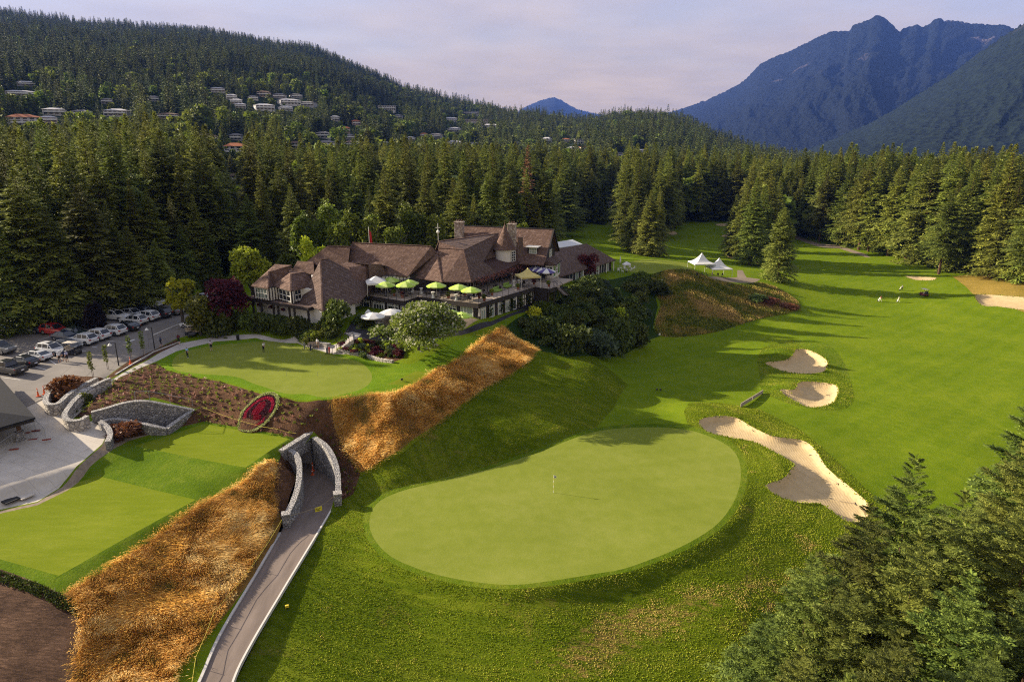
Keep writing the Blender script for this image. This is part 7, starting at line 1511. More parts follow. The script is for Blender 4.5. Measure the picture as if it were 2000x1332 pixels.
def car_protos(kind):
    body, cab, wr = CARK[kind]; mb = MB()
    loft(mb, [[(x, -w, z0 + .10), (x, -w * .97, z0), (x, w * .97, z0), (x, w, z0 + .10), (x, w * .985, z0 + (z1 - z0) * .62), (x, w * .90, z1), (x, -w * .90, z1), (x, -w * .985, z0 + (z1 - z0) * .62)] for x, w, z0, z1 in body])
    if kind == 'pickup': pass
    shell = mb
    cb_ = MB(); loft(cb_, [[(x, -wb, z0), (x, wb, z0), (x, wt, z1 - .02), (x, -wt, z1 - .02)] for x, wb, wt, z0, z1 in cab])
    rf_ = MB(); rows = cab[1:-1]; loft(rf_, [[(x, -wt - .015, z1 - .06), (x, wt + .015, z1 - .06), (x, wt - .06, z1 + .02), (x, -wt + .06, z1 + .02)] for x, wb, wt, z0, z1 in rows])
    for x, wb, wt, z0, z1 in rows:          # pillars
        for s_ in (-1, 1): rf_.beam((x, s_ * (wb + .005), z0), (x, s_ * (wt + .012), z1 - .04), .09, .05)
    for s_ in (-1, 1):
        a, b = cab[0], cab[1]; rf_.beam((a[0], s_ * a[1], a[3]), (b[0], s_ * b[2], b[4] - .03), .07, .06); a, b = cab[-2], cab[-1]; rf_.beam((a[0], s_ * a[2], a[4] - .03), (b[0], s_ * b[1], b[3]), .09, .07)
    sunr = MB(); x0, x1 = rows[0], rows[min(1, len(rows) - 1)]; sunr.box(((x0[0] + x1[0]) / 2, 0, (x0[4] + x1[4]) / 2 + .025), (abs(x0[0] - x1[0]) * .75, .85, .02))
    wm = MB(); wm.tube([(0, -.11, 0), (0, .11, 0)], wr, 16); rm = MB(); rm.tube([(0, -.125, 0), (0, .125, 0)], wr * .62, 10)
    lamps = []
    xf, wf, _, zf = body[1]; xr, wr_, _, zr = body[-2]
    for s_ in (-1, 1): l = MB(); l.box((xf + .02, s_ * wf * .74, zf - .10), (.22, .34, .13)); lamps.append((l.mesh('headlight', LAMP_W), 'headlight')); l = MB(); l.box((xr - .05, s_ * wr_ * .80, zr - .18), (.20, .30, .18)); lamps.append((l.mesh('tail_light', LAMP_R), 'tail_light'))
    pl = MB(); pl.box((body[-1][0] - .06, 0, zr - .38), (.08, .42, .14)); lamps.append((pl.mesh('licence_plate', PLATE), 'licence_plate'))
    tr_ = MB(); tr_.box((body[0][0] - .03, 0, .46), (.12, body[0][1] * 1.5, .20)); tr_.box((body[-1][0] + .05, 0, .42), (.14, body[-1][1] * 1.8, .18)); lamps.append((tr_.mesh('bumper_trim', BLACKP), 'bumper_trim'))
    if kind == 'pickup': bd = MB(); bd.box((-1.85, 0, 1.09), (1.55, 1.55, .04)); lamps.append((bd.mesh('cargo_bed', BLACKP), 'cargo_bed'))
    CARM[kind] = dict(shell=shell, cab=cb_.mesh('windows', CARGL), roof=rf_, sun=sunr.mesh('sunroof', CARGL), wheel=wm.mesh('wheel', RUBBER), rim=rm.mesh('rim', RIM), lamps=lamps, wr=wr, axles=(1.42 if kind != 'pickup' else 1.75, -1.42 if kind != 'pickup' else -1.65), track=.80 if kind == 'sedan' else .84)
for k in CARK: car_protos(k)
CARB = {}
def recalc(me):
    bm = bmesh.new(); bm.from_mesh(me); bmesh.ops.recalc_face_normals(bm, faces=bm.faces); bm.to_mesh(me); bm.free(); return me
def car(u, v, kind, colour, rz, label, sun=True):
    p = Gh(u, v); d = CARM[kind]; o = empty('parked_car' if kind != 'pickup' else 'pickup_truck', p, rz, 1.04); tag(o, label, 'car' if kind != 'pickup' else 'pickup', 'cars in the car park')
    key = (kind, colour); mt = paint('car_paint_' + colour, PAINT[colour])
    if key not in CARB:
        me = recalc(d['shell'].mesh('body', mt)); b = bpy.data.objects.new('tmp', me); CARB[key] = (me, recalc(d['roof'].mesh('roof', mt)))
    b = link(bpy.data.objects.new('body', CARB[key][0]), o); md = b.modifiers.new('round', 'BEVEL'); md.width = .05; md.segments = 2; md.limit_method = 'ANGLE'; md.angle_limit = .4
    link(bpy.data.objects.new('windows', d['cab']), o); link(bpy.data.objects.new('roof', CARB[key][1]), o)
    if sun: link(bpy.data.objects.new('sunroof', d['sun']), o)
    for ax in d['axles']:
        for s_ in (-1, 1): w = link(bpy.data.objects.new('wheel', d['wheel']), o); w.location = (ax, s_ * d['track'], d['wr']); r_ = link(bpy.data.objects.new('rim', d['rim']), w)
    for me, nm in d['lamps']: link(bpy.data.objects.new(nm, me), o)
    return o
A0 = R(163)      # noses towards the upper left
CARS = [(16, 728, 'pickup', 'black', A0, 'black pickup at the left edge of the near row', 0), (46, 713, 'sedan', 'black', A0, 'black sedan second in the near row', 1), (72, 702, 'sedan', 'white', A0, 'white sedan in the near row left of the white SUV with the cart', 1), (103, 691, 'suv', 'white', A0 + math.pi, 'white SUV nose out beside the golf cart and walkers', 1), (132, 680, 'sedan', 'grey', A0 + math.pi, 'dark grey sedan behind the golf cart with walkers', 0), (163, 671, 'suv', 'white', A0, 'white hatchback SUV right of the dark grey sedan', 0), (188, 662, 'suv', 'white', A0, 'white SUV seen from behind in the middle of the near row', 0), (220, 653, 'suv', 'white', A0, 'largest white SUV right of the purple beech', 0), (247, 644, 'sedan', 'black', A0, 'black sedan right of the large white SUV', 0), (262, 633, 'suv', 'white', A0, 'white SUV with dark roof glass in the right half of the lot', 1), (286, 625, 'suv', 'white', A0, 'white SUV next to the black SUV on the right', 0), (311, 619, 'suv', 'black', A0, 'black SUV near the right end of the near row', 0), (335, 613, 'sedan', 'grey', A0, 'grey sedan at the right end of the near row', 0), (355, 607, 'sedan', 'black', A0, 'black sedan behind the airy yellow green tree', 0),
        (130, 664, 'sedan', 'navy', A0 + math.pi, 'navy sedan nose to nose with the near row', 0), (146, 656, 'sedan', 'green', A0 + math.pi, 'dark green sedan beside the navy one', 0), (108, 652, 'suv', 'red', A0 + math.pi, 'red SUV, the only red car of the lot', 0), (90, 647, 'suv', 'black', A0 + math.pi, 'black SUV left of the red one', 0), (66, 648, 'suv', 'navy', A0 + math.pi, 'navy SUV in the second row', 0), (45, 648, 'sedan', 'silver', A0 + math.pi, 'silver sedan at the left of the second row', 0), (228, 624, 'suv', 'white', A0 + math.pi, 'white SUV facing right of the beech island', 1), (258, 618, 'sedan', 'silver', A0 + math.pi, 'silver sedan in the second row on the right', 0), (282, 612, 'sedan', 'black', A0 + math.pi, 'black sedan in the second row on the right', 0),
        (255, 602, 'suv', 'silver', R(75), 'silver SUV alone against the back hedge', 0), (307, 598, 'suv', 'white', R(75), 'white SUV against the back hedge', 0), (92, 624, 'suv', 'black', R(75), 'black SUV in the shade of the back hedge', 0), (57, 629, 'sedan', 'black', R(75), 'black sedan in the shade left of the black SUV', 0), (2, 639, 'sedan', 'blue', A0 + math.pi, 'bright blue car cut by the left edge', 0), (-2, 688, 'pickup', 'grey', A0 + math.pi, 'grey pickup cut by the left edge', 0), (164, 638, 'suv', 'black', A0, 'black SUV half hidden by the purple beech', 0), (380, 640, 'sedan', 'white', A0, 'white car half hidden by the olive maple', 0), (395, 590, 'suv', 'silver', A0, 'silver car behind the dark red maple', 0)]
for u, v, k, c, a, lb, s_ in CARS: car(u, v, k, c, a, lb, bool(s_))
# painted bay lines
LINE = simple('road_paint', (.58, .57, .54), .8, .2, var=.15, scale=6)
def line(u0, v0, u1, v1, w=.12):
    a, b = Gh(u0, v0), Gh(u1, v1); a.z += .012; b.z += .012; d = (b - a); d.z = 0; d.normalize(); n_ = Vector((-d.y, d.x, 0)) * w / 2; m = MB(); m.add([a - n_, a + n_, b + n_, b - n_], [(0, 1, 2, 3)]); o = m.build('parking_line', LINE); o['kind'] = 'structure'
for l in [(122, 619, 134, 625), (152, 615, 162, 621), (212, 607, 215, 614), (242, 604, 243, 611), (268, 602, 266, 609), (293, 600, 294, 607), (33, 633, 47, 638), (75, 664, 100, 657), (152, 644, 164, 648), (95, 702, 110, 712), (3, 737, 40, 742), (68, 716, 90, 722), (155, 685, 168, 686), (206, 665, 222, 667), (180, 677, 190, 679)]: line(*l)
line(246, 669, 263, 663, .5)

def golf_cart(p, rz, label, body_c='ivory', group='golf carts'):
    o = empty('golf_cart', p, rz); tag(o, label, 'golf cart', group)
    bc = simple('cart_body_' + body_c, {'ivory': (.50, .40, .30), 'dark': (.03, .03, .035), 'maroon': (.16, .03, .03)}[body_c], .4, .4)
    m = MB(); loft(m, [[(x, -w, z0), (x, w, z0), (x, w * .96, z1), (x, -w * .96, z1)] for x, w, z0, z1 in [(1.2, .45, .35, .55), (1.05, .55, .28, .85), (.75, .58, .25, .80), (.6, .58, .25, .32), (-.1, .58, .25, .32), (-.15, .58, .25, .72), (-.8, .58, .30, .74), (-1.15, .52, .4, .60)]]); m.build('body', bc, o)
    m = MB(); m.box((-.42, 0, .80), (.55, 1.08, .14)); m.box((-.72, 0, 1.08), (.12, 1.08, .5)); m.build('seat', simple('cart_seat', (.42, .36, .28), .7, .3), o)
    for x in (.75, -.95):
        for s_ in (-1, 1): m = MB(); m.beam((x, s_ * .52, .7), (x * .92 - .05, s_ * .52, 1.88), .035); m.build('roof_post', BLACKP, o)
    m = MB(); m.box((-.1, 0, 1.92), (2.0, 1.2, .07), 0, .94); m.build('roof', simple('cart_roof', (.58, .52, .42), .5, .3), o, bevel=.02)
    for x in (.8, -.75):
        for s_ in (-1, 1): m = MB(); m.tube([(x, s_ * .44, .24), (x, s_ * .62, .24)], .24, 12); w_ = m.build('wheel', RUBBER, o); m = MB(); m.tube([(x, s_ * .60, .24), (x, s_ * .635, .24)], .13, 8); m.build('rim', RIM, w_)
    m = MB(); m.tube([(.55, .25, .75), (.3, .25, 1.05)], .02, 6); m.lathe((.3, .25, 1.03), [(.16, 0), (.17, .03)], 12); m.build('steering_wheel', BLACKP, o)
    m = MB(); m.box((-1.0, 0, .78), (.3, .9, .3)); m.build('bag_rack', BLACKP, o)
    for s_ in (-.22, .22): m = MB(); m.lathe((-1.02, s_, .62), [(.10, 0), (.13, .1), (.12, .8), (.14, .9)], 8); [m.tube([(-1.02 + .03 * k, s_ + .03 * k, 1.45), (-1.05 + .05 * k, s_ + .04 * k, 1.72)], .02, 4) for k in (-1, 0, 1)]; m.build('golf_bag', simple('bag_dark', (.03, .035, .05), .7, .2), o)
    return o
golf_cart(Gh(143, 692), A0 + math.pi + .2, 'golf cart with tan roof in front of the white SUV', 'dark'); golf_cart(Gh(372, 656), A0 + 2.6, 'front golf cart with tan roof parked by the sidewalk', 'dark'); golf_cart(Gh(380, 650), A0 + 2.6, 'rear golf cart half hidden behind the front cart by the sidewalk', 'ivory'); golf_cart(Gh(1804, 578), R(95), 'golf cart driving alone on the fairway', 'maroon', None)

# ================================================================ people
SKIN = simple('skin', (.42, .25, .18), .6, .3, var=.06); HAIR = simple('hair_dark', (.035, .022, .015), .7, .3); SHOE = simple('white_shoe', (.55, .54, .52), .6, .3); SHOED = simple('dark_shoe', (.03, .028, .027), .6, .3)
def figure_mesh(name, J, mats):
    """continuous body grown from a posed skeleton; J: joint positions. mats: skin, shirt, trousers, shoes, hair"""
    order = ['pelvis', 'waist', 'chest', 'neck', 'head0', 'head1', 'lsho', 'lelb', 'lwri', 'lhand', 'rsho', 'relb', 'rwri', 'rhand', 'lhip', 'lkne', 'lank', 'ltoe', 'rhip', 'rkne', 'rank', 'rtoe']
    rad = dict(pelvis=(.155, .125), waist=(.145, .115), chest=(.165, .12), neck=(.058, .058), head0=(.085, .095), head1=(.078, .09), lsho=(.07, .07), lelb=(.047, .047), lwri=(.034, .034), lhand=(.036, .022), lhip=(.098, .098), lkne=(.062, .062), lank=(.042, .042), ltoe=(.042, .032))
    E_ = [('pelvis', 'waist'), ('waist', 'chest'), ('chest', 'neck'), ('neck', 'head0'), ('head0', 'head1'), ('chest', 'lsho'), ('lsho', 'lelb'), ('lelb', 'lwri'), ('lwri', 'lhand'), ('chest', 'rsho'), ('rsho', 'relb'), ('relb', 'rwri'), ('rwri', 'rhand'), ('pelvis', 'lhip'), ('lhip', 'lkne'), ('lkne', 'lank'), ('lank', 'ltoe'), ('pelvis', 'rhip'), ('rhip', 'rkne'), ('rkne', 'rank'), ('rank', 'rtoe')]
    me = bpy.data.meshes.new(name); me.from_pydata([J[k] for k in order], [(order.index(a), order.index(b)) for a, b in E_], []); ob = bpy.data.objects.new(name, me); C.objects.link(ob)
    ob.modifiers.new('skin', 'SKIN'); ob.modifiers.new('sub', 'SUBSURF').levels = 2; ob.modifiers[-1].render_levels = 2
    if not me.skin_vertices:
        bm = bmesh.new(); bm.from_mesh(me); bm.verts.layers.skin.verify(); bm.to_mesh(me); bm.free()
    for i, k in enumerate(order):
        sv = me.skin_vertices[0].data[i]; sv.radius = rad[k if k in rad else 'l' + k[1:]]; sv.use_root = (k == 'pelvis')
    dg = bpy.context.evaluated_depsgraph_get(); out = bpy.data.meshes.new_from_object(ob.evaluated_get(dg)); C.objects.unlink(ob); bpy.data.objects.remove(ob)
    out.name = name
    for m_ in mats: out.materials.append(m_)
    V = np.array([v.co[:] for v in out.vertices]); jp = {k: np.array(J[k]) for k in order}
    segs = [('pelvis', 'waist', 2), ('waist', 'chest', 1), ('chest', 'neck', 1), ('neck', 'head0', 0), ('head0', 'head1', 0), ('lsho', 'lelb', 1), ('rsho', 'relb', 1), ('lelb', 'lwri', 0), ('relb', 'rwri', 0), ('lwri', 'lhand', 0), ('rwri', 'rhand', 0), ('lhip', 'lkne', 2), ('rhip', 'rkne', 2), ('lkne', 'lank', 5), ('rkne', 'rank', 5), ('lank', 'ltoe', 3), ('rank', 'rtoe', 3)]
    pc = np.array([V[list(p.vertices)].mean(0) for p in out.polygons]); best = np.full(len(pc), 1e9); mi = np.zeros(len(pc), int)
    for a, b, k in segs:
        A, B = jp[a], jp[b]; ab = B - A; t_ = np.clip(((pc - A) @ ab) / (ab @ ab), 0, 1); d = np.linalg.norm(pc - A - t_[:, None] * ab, axis=1); u = d < best; best = np.where(u, d, best); mi = np.where(u, k, mi)
    hd = jp['head1']; hu = (hd - jp['neck']); hu /= np.linalg.norm(hu); fwd = np.array(J.get('face', (0, -1, 0)), float)
    isH = np.linalg.norm(pc - (jp['head0'] + jp['head1']) / 2, axis=1) < .16; back = ((pc - jp['head0']) @ fwd < .015); top_ = ((pc - hd) @ hu > -.005)
    mi = np.where(isH & (back | top_), 4, mi)
    out.polygons.foreach_set('material_index', mi.astype(np.int32)); out.polygons.foreach_set('use_smooth', np.ones(len(pc), bool)); out.update(); return out
def pose(lean=0.0, arms='down', legs='stand', sit=False):
    """facing -Y"""
    c, s = math.cos(lean), math.sin(lean)
    def T(x, y, z, z0=.95): return (x, (y * c - (z - z0) * s), z0 + y * s + (z - z0) * c)
    J = dict(pelvis=(0, 0, .95), waist=T(0, 0, 1.10), chest=T(0, 0, 1.36), neck=T(0, -.01, 1.50), head0=T(0, -.03, 1.60), head1=T(0, -.03, 1.70), lsho=T(.17, 0, 1.40), rsho=T(-.17, 0, 1.40))
    if arms == 'down':
        for s_, k in ((1, 'l'), (-1, 'r')): J[k + 'elb'] = T(.23 * s_, .02, 1.14); J[k + 'wri'] = T(.24 * s_, -.06, .90); J[k + 'hand'] = T(.24 * s_, -.09, .80)
    elif arms == 'putt':
        for s_, k in ((1, 'l'), (-1, 'r')): J[k + 'elb'] = T(.19 * s_, -.12, 1.16); J[k + 'wri'] = T(.05 * s_, -.30, .98); J[k + 'hand'] = T(.02 * s_, -.34, .91)
    elif arms == 'push':
        for s_, k in ((1, 'l'), (-1, 'r')): J[k + 'elb'] = T(.22 * s_, -.05, 1.14); J[k + 'wri'] = T(.20 * s_, -.32, 1.05); J[k + 'hand'] = T(.20 * s_, -.41, 1.04)
    elif arms == 'bent':
        J.update(lelb=T(.24, .03, 1.14), lwri=T(.15, -.22, 1.12), lhand=T(.12, -.30, 1.14), relb=T(-.23, .02, 1.14), rwri=T(-.24, -.05, .90), rhand=T(-.24, -.08, .80))
    if sit:
        J.update(lhip=(.09, -.02, .92), rhip=(-.09, -.02, .92), lkne=(.11, -.46, .94), rkne=(-.11, -.46, .94), lank=(.11, -.50, .52), rank=(-.11, -.50, .52), ltoe=(.11, -.64, .47), rtoe=(-.11, -.64, .47))
    elif legs == 'walk': J.update(lhip=(.09, 0, .88), rhip=(-.09, 0, .88), lkne=(.10, -.20, .50), rkne=(-.10, .06, .48), lank=(.10, -.28, .09), rank=(-.10, .34, .14), ltoe=(.11, -.43, .05), rtoe=(-.11, .22, .04))
    else: J.update(lhip=(.09, 0, .88), rhip=(-.09, 0, .88), lkne=(.12, -.02, .49), rkne=(-.12, -.02, .49), lank=(.13, .02, .08), rank=(-.13, .02, .08), ltoe=(.15, -.14, .04), rtoe=(-.15, -.14, .04))
    return J
BASEM = [SKIN, simple('shirt_blue', (.20, .36, .58), .8, .2), simple('trousers_dark', (.022, .022, .026), .8, .2), SHOED, HAIR, simple('trousers_dark', (.022, .022, .026), .8, .2)]
FIG = {k: figure_mesh('person', pose(**kw), BASEM) for k, kw in dict(stand=dict(), putt=dict(lean=.28, arms='putt'), lookdown=dict(lean=.10, arms='bent'), walk=dict(lean=.08, arms='push', legs='walk'), sit=dict(sit=True, arms='bent')).items()}
CL = {k: simple('cloth_' + k, c, .85, .15) for k, c in dict(blue=(.22, .38, .60), white=(.62, .61, .60), lav=(.42, .40, .52), black=(.020, .020, .023), navy=(.03, .04, .08), red=(.42, .03, .03), green=(.10, .36, .10), cream=(.55, .54, .38), grey=(.22, .22, .23), tan=(.36, .28, .20), maroon=(.10, .02, .025)).items()}
CAPM = simple('cap_white', (.6, .6, .58), .8, .2)
def person(p, rz, fig, shirt, legs, label, shorts=False, shoe=None, group=None, k=1.03, cap=None):
    o = bpy.data.objects.new('person', FIG[fig]); link(o); o.location = p; o.rotation_euler = (0, 0, rz); o.scale = (k, k, k)
    for i, m_ in ((1, CL[shirt]), (2, CL[legs]), (5, SKIN if shorts else CL[legs]), (3, shoe or SHOED)): s_ = o.material_slots[i]; s_.link = 'OBJECT'; s_.material = m_
    if cap:
        h = FIG[fig]; z = max(v.co.z for v in h.vertices); tp = [v.co for v in h.vertices if v.co.z > z - .05]; c_ = sum(tp, Vector()) / len(tp); m = MB(); m.lathe((c_.x, c_.y, z - .09), [(.11, 0), (.105, .05), (.07, .09), (.01, .11)], 10); m.box((c_.x, c_.y - .13, z - .08), (.15, .12, .015)); m.build('cap', CL[cap], o)
    return tag(o, label, 'person', group)
def club_stick(p, a, b, label):
    o = empty('putter', p); tag(o, label, 'golf club'); m = MB(); m.tube([a, b], .012, 5); m.build('shaft', STEEL, o); m = MB(); m.box((b[0], b[1] - .04, b[2] + .01), (.05, .11, .03)); m.build('head', STEEL, o)
p = Gh(367, 699); person(p, R(-30), 'stand', 'blue', 'black', 'golfer in light blue shirt and black trousers at the left of the putting green', shoe=SHOE)
p = Gh(413, 685); person(p, R(10), 'lookdown', 'lav', 'black', 'golfer in pale shirt and dark shorts at the back of the putting green', shorts=True, shoe=SHOE, cap='black'); club_stick(p, (.02, -.32, .95), (.05, -.62, .02), 'putter of the golfer in dark shorts')
p = Gh(515, 688); person(p, R(70), 'putt', 'white', 'black', 'golfer in white shirt and dark trousers putting in the middle of the green'); club_stick(p, (-.32, -.02, .98), (-.62, .05, .02), 'putter of the golfer in the white shirt')
p = Gh(315, 678); person(p, R(150), 'walk', 'navy', 'black', 'person in dark clothes walking past the lamp with a white bag', shorts=True)
p = Gh(350, 673); person(p, R(200), 'walk', 'maroon', 'black', 'person in dark top and shorts walking on the road by the golf carts', shorts=True)
for u, v, sh_, lb in [(117, 709, 'white', 'person in white shirt and cap at the left of the golf cart'), (126, 706, 'navy', 'person in dark top between the two in white beside the golf cart'), (132, 707, 'lav', 'person in pale shirt and white cap next to the golf cart')]: person(Gh(u, v), R(120 + u), 'stand', sh_, 'black', lb, shorts=True, cap='white')
def trolley(p, rz, c, label):
    o = empty('golf_bag_trolley', p, rz); tag(o, label, 'golf bag'); m = MB(); m.tube([(0, 0, .15), (0, -.35, 1.05)], [.12, .15], 8); [m.tube([(.04 * k, -.35, 1.0), (.05 * k, -.46, 1.3)], .022, 4) for k in (-1, 0, 1)]; m.build('bag', CL[c], o)
    for s_ in (-.3, .3): m = MB(); m.tube([(s_, .05, .15), (s_ + .05, .05, .15)], .15, 12); m.build('wheel', RUBBER, o)
    m = MB(); m.beam((-.3, .05, .15), (.3, .05, .15), .03); m.tube([(0, 0, .3), (0, .35, 1.0)], .018, 5); m.build('frame', STEEL, o)
for u, v, pu, pv, sh_, tr_, bg, lb, lb2 in [(1719, 590, 1715, 589, 'red', 'cream', 'white', 'golfer in red shirt walking with a white bag on the fairway', 'white golf bag pushed by the golfer in red'), (1754, 591, 1752, 590, 'cream', 'cream', 'white', 'golfer all in pale yellow on the fairway', 'pale golf bag of the golfer in yellow'), (1761, 568, 1757, 567, 'grey', 'black', 'cream', 'golfer in grey shirt farther up the fairway', 'golf bag of the golfer in grey')]:
    person(Gh(u, v), R(60), 'walk', sh_, tr_, lb, group=None); trolley(Gh(pu, pv), R(60), bg, lb2)
for u, v, c, lb in [(607, 686, 'navy', 'navy golf bag on a trolley beside the sidewalk bench'), (639, 692, 'navy', 'dark golf bag standing at the foot of the steps'), (643, 691, 'red', 'red golf bag standing at the foot of the steps'), (595, 683, 'grey', 'empty grey push trolley at the sidewalk')]: trolley(Gh(u, v), .4, c, lb)
p = Gh(465, 664); o = empty('waste_bin', p); tag(o, 'small black bin on the grass at the sidewalk edge', 'bin'); m = MB(); m.lathe((0, 0, 0), [(.22, 0), (.28, .8), (.30, .85)], 12); m.build('body', BLACKP, o); m = MB(); m.lathe((0, 0, .86), [(.30, 0), (.24, .1), (.05, .16)], 12); m.build('lid', BLACKP, o)
person(Gh(621, 681), R(160), 'stand', 'white', 'tan', 'person in pale clothes standing by the bench', shorts=True)
b = empty('bench', Gh(612, 680), .3); tag(b, 'wooden bench beside the sidewalk near the steps', 'bench'); m = MB(); m.box((0, 0, .45), (1.6, .45, .06)); m.build('seat', DECKW, b); m = MB(); m.box((0, .22, .75), (1.6, .05, .45)); m.build('backrest', DECKW, b)
for s_ in (-.7, .7): m = MB(); m.box((s_, 0, .22), (.07, .42, .44)); m.build('leg', TIMBER, b)

# ================================================================ terrace furniture
def umbrella(p, cols, label, rad=1.75, h=2.6, name='patio_umbrella', group='patio umbrellas', n=8):
    o = empty(name, p, random.uniform(0, .7)); tag(o, label, 'umbrella', group); m = MB(); m.tube([(0, 0, 0), (0, 0, h + .05)], .03, 6); m.build('pole', STEEL, o); m = MB(); m.lathe((0, 0, 0), [(.3, 0), (.3, .06), (.06, .1)], 12); m.build('base', BLACKP, o)
    for i in range(n):
        a0, a1 = 2 * math.pi * i / n, 2 * math.pi * (i + 1) / n; m = MB(); t_ = (0, 0, h + .02); q = [(rad * math.cos(a0), rad * math.sin(a0), h - .62), (rad * .97 * math.cos((a0 + a1) / 2), rad * .97 * math.sin((a0 + a1) / 2), h - .67), (rad * math.cos(a1), rad * math.sin(a1), h - .62)]
        md_ = [(x * .5, y * .5, h - .26) for x, y, z in q]; lo_ = [(x, y, z - .16) for x, y, z in q]
        m.add([t_] + md_ + q + lo_, [(0, 1, 2), (0, 2, 3), (1, 4, 5, 2), (2, 5, 6, 3), (4, 7, 8, 5), (5, 8, 9, 6)]); pn = m.build('canopy_panel', cols[i % len(cols)], o); sd = pn.modifiers.new('cloth', 'SOLIDIFY'); sd.thickness = .012
    return o
UG = [simple('lime_canvas', (.30, .44, .06), .8, .15, var=.05), simple('pale_lime_canvas', (.42, .52, .15), .8, .15, var=.05)]; UW = [simple('white_canvas', (.60, .59, .56), .8, .15, var=.04), simple('offwhite_canvas', (.52, .51, .49), .8, .15, var=.04)]; UP = [simple('violet_canvas', (.10, .08, .22), .8, .15), simple('white_canvas', (.6, .59, .56), .8, .15)]
def U(u, v, cols, label, zb=DZ, **kw):
    """umbrella whose peak is seen at pixel (u, v)"""
    h = kw.get('h', 2.6); p = P(u, v, zb + h); return umbrella((p.x, p.y, zb), cols, label, **kw)
for u, v, lb in [(762, 541, 'green umbrella behind the white pop up tent'), (752, 550, 'green umbrella in front of the white pop up tent'), (799, 546, 'rear of the two overlapping green umbrellas'), (792, 550, 'front of the two overlapping green umbrellas'), (852, 551, 'green umbrella left of the two at the terrace corner'), (896, 555, 'green umbrella under the hip roof near the terrace corner'), (920, 560, 'largest green umbrella at the terrace corner')]: U(u, v, UG, lb)
U(877, 604, UG, 'left green umbrella on the lower patio', 11.6); U(902, 609, UG, 'right green umbrella on the lower patio', 11.6)
U(728, 610, UW, 'open white umbrella over chairs on the small lower terrace', 11.6, rad=2.0); U(764, 603, UW, 'white umbrella by the French doors under the terrace', 11.6, rad=2.0); U(719, 604, UW, 'small white umbrella at the wall under the terrace', 11.6, rad=.6, h=2.2)
for u, v, lb in [(1046, 520, 'violet and white umbrella farthest left at the terrace end'), (1058, 522, 'violet and white umbrella in the middle of the terrace end'), (1068, 524, 'violet and white umbrella next to the bay windows')]: U(u, v, UP, lb)
def popup(p, s, h, mat, label, peak=1.0, rz=0.3, sides=False, name='canopy_tent'):
    o = empty(name, p, rz); tag(o, label, 'tent'); m = MB(); q = [(-s, -s), (s, -s), (s, s), (-s, s)]; n = 6; rings = []
    for i in range(n + 1): t_ = i / n; r_ = 1 - t_; rings.append((r_, h + peak * (t_ ** 2.0) if sides else h + peak * t_))
    vs = [(x * r_, y * r_, z) for r_, z in rings[:-1] for x, y in q] + [(0, 0, rings[-1][1])] + [(x, y, h - .3) for x, y in q]; fs = []
    for i in range(n - 1): fs += [(i * 4 + j, i * 4 + (j + 1) % 4, (i + 1) * 4 + (j + 1) % 4, (i + 1) * 4 + j) for j in range(4)]
    fs += [((n - 1) * 4 + j, (n - 1) * 4 + (j + 1) % 4, n * 4) for j in range(4)] + [(j, n * 4 + 1 + j, n * 4 + 1 + (j + 1) % 4, (j + 1) % 4) for j in range(4)]
    m.add(vs, fs); c_ = m.build('canopy', mat, o); c_.modifiers.new('cloth', 'SOLIDIFY').thickness = .015
    for x, y in q: m = MB(); m.beam((x, y, 0), (x, y, h), .06); m.build('leg', WFRAME, o)
    return o
p = P(734, 538, DZ + 3.4); popup((p.x, p.y, DZ), 1.75, 2.3, UW[0], 'white pop up tent at the left end of the terrace')
p = P(1031, 523, DZ + 3.6); popup((p.x, p.y, DZ), 1.9, 2.2, [simple('yellow_canvas', (.50, .42, .16), .8, .15), UW[0]], 'yellow and white peaked tent over the musicians on the terrace', 1.4, sides=True)
for u, v, lb in [(1370, 511, 'left white peaked tent by the practice green'), (1404.5, 512, 'right white peaked tent by the practice green')]:
    z = 4.4; p = P(u, v, z + 5.2); popup((p.x, p.y, hz(p.x, p.y)), 2.75, 2.4, UW[0], lb, 2.6, rz=.1, sides=True, name='marquee_tent')
def cocktail(p, label):
    o = empty('cocktail_table', p); tag(o, label, 'table', 'cocktail tables'); m = MB(); m.lathe((0, 0, 0), [(.30, 0), (.17, .45), (.16, .65), (.32, 1.05)], 14); m.build('stretch_cover', UW[0], o); m = MB(); m.lathe((0, 0, 1.05), [(.33, 0), (.33, .04)], 14); m.build('table_top', UW[0], o)
for u, v, lb in [(806, 571, 'white covered cocktail table by the front rail left of the terrace'), (823, 574, 'bluish cocktail table right of the first one'), (846, 582, 'white cocktail table in the middle of the front rail'), (891, 587, 'white cocktail table nearest the terrace corner'), (1004, 559, 'cocktail table on the right terrace, left one'), (1014, 558, 'cocktail table on the right terrace, right one')]:
    p = P(u, v, DZ); cocktail((p.x, p.y, DZ), lb)
def table_set(p, rz, label, chairs=4, mat=None, group='terrace tables'):
    o = empty('patio_table', p, rz); tag(o, label, 'table', group); m = MB(); m.lathe((0, 0, .70), [(.5, 0), (.5, .04)], 14); m.build('table_top', mat or TIMBER, o); m = MB(); m.tube([(0, 0, 0), (0, 0, .7)], .05, 6); m.lathe((0, 0, 0), [(.28, 0), (.25, .04)], 10); m.build('pedestal', TIMBER, o)
CHM = {}
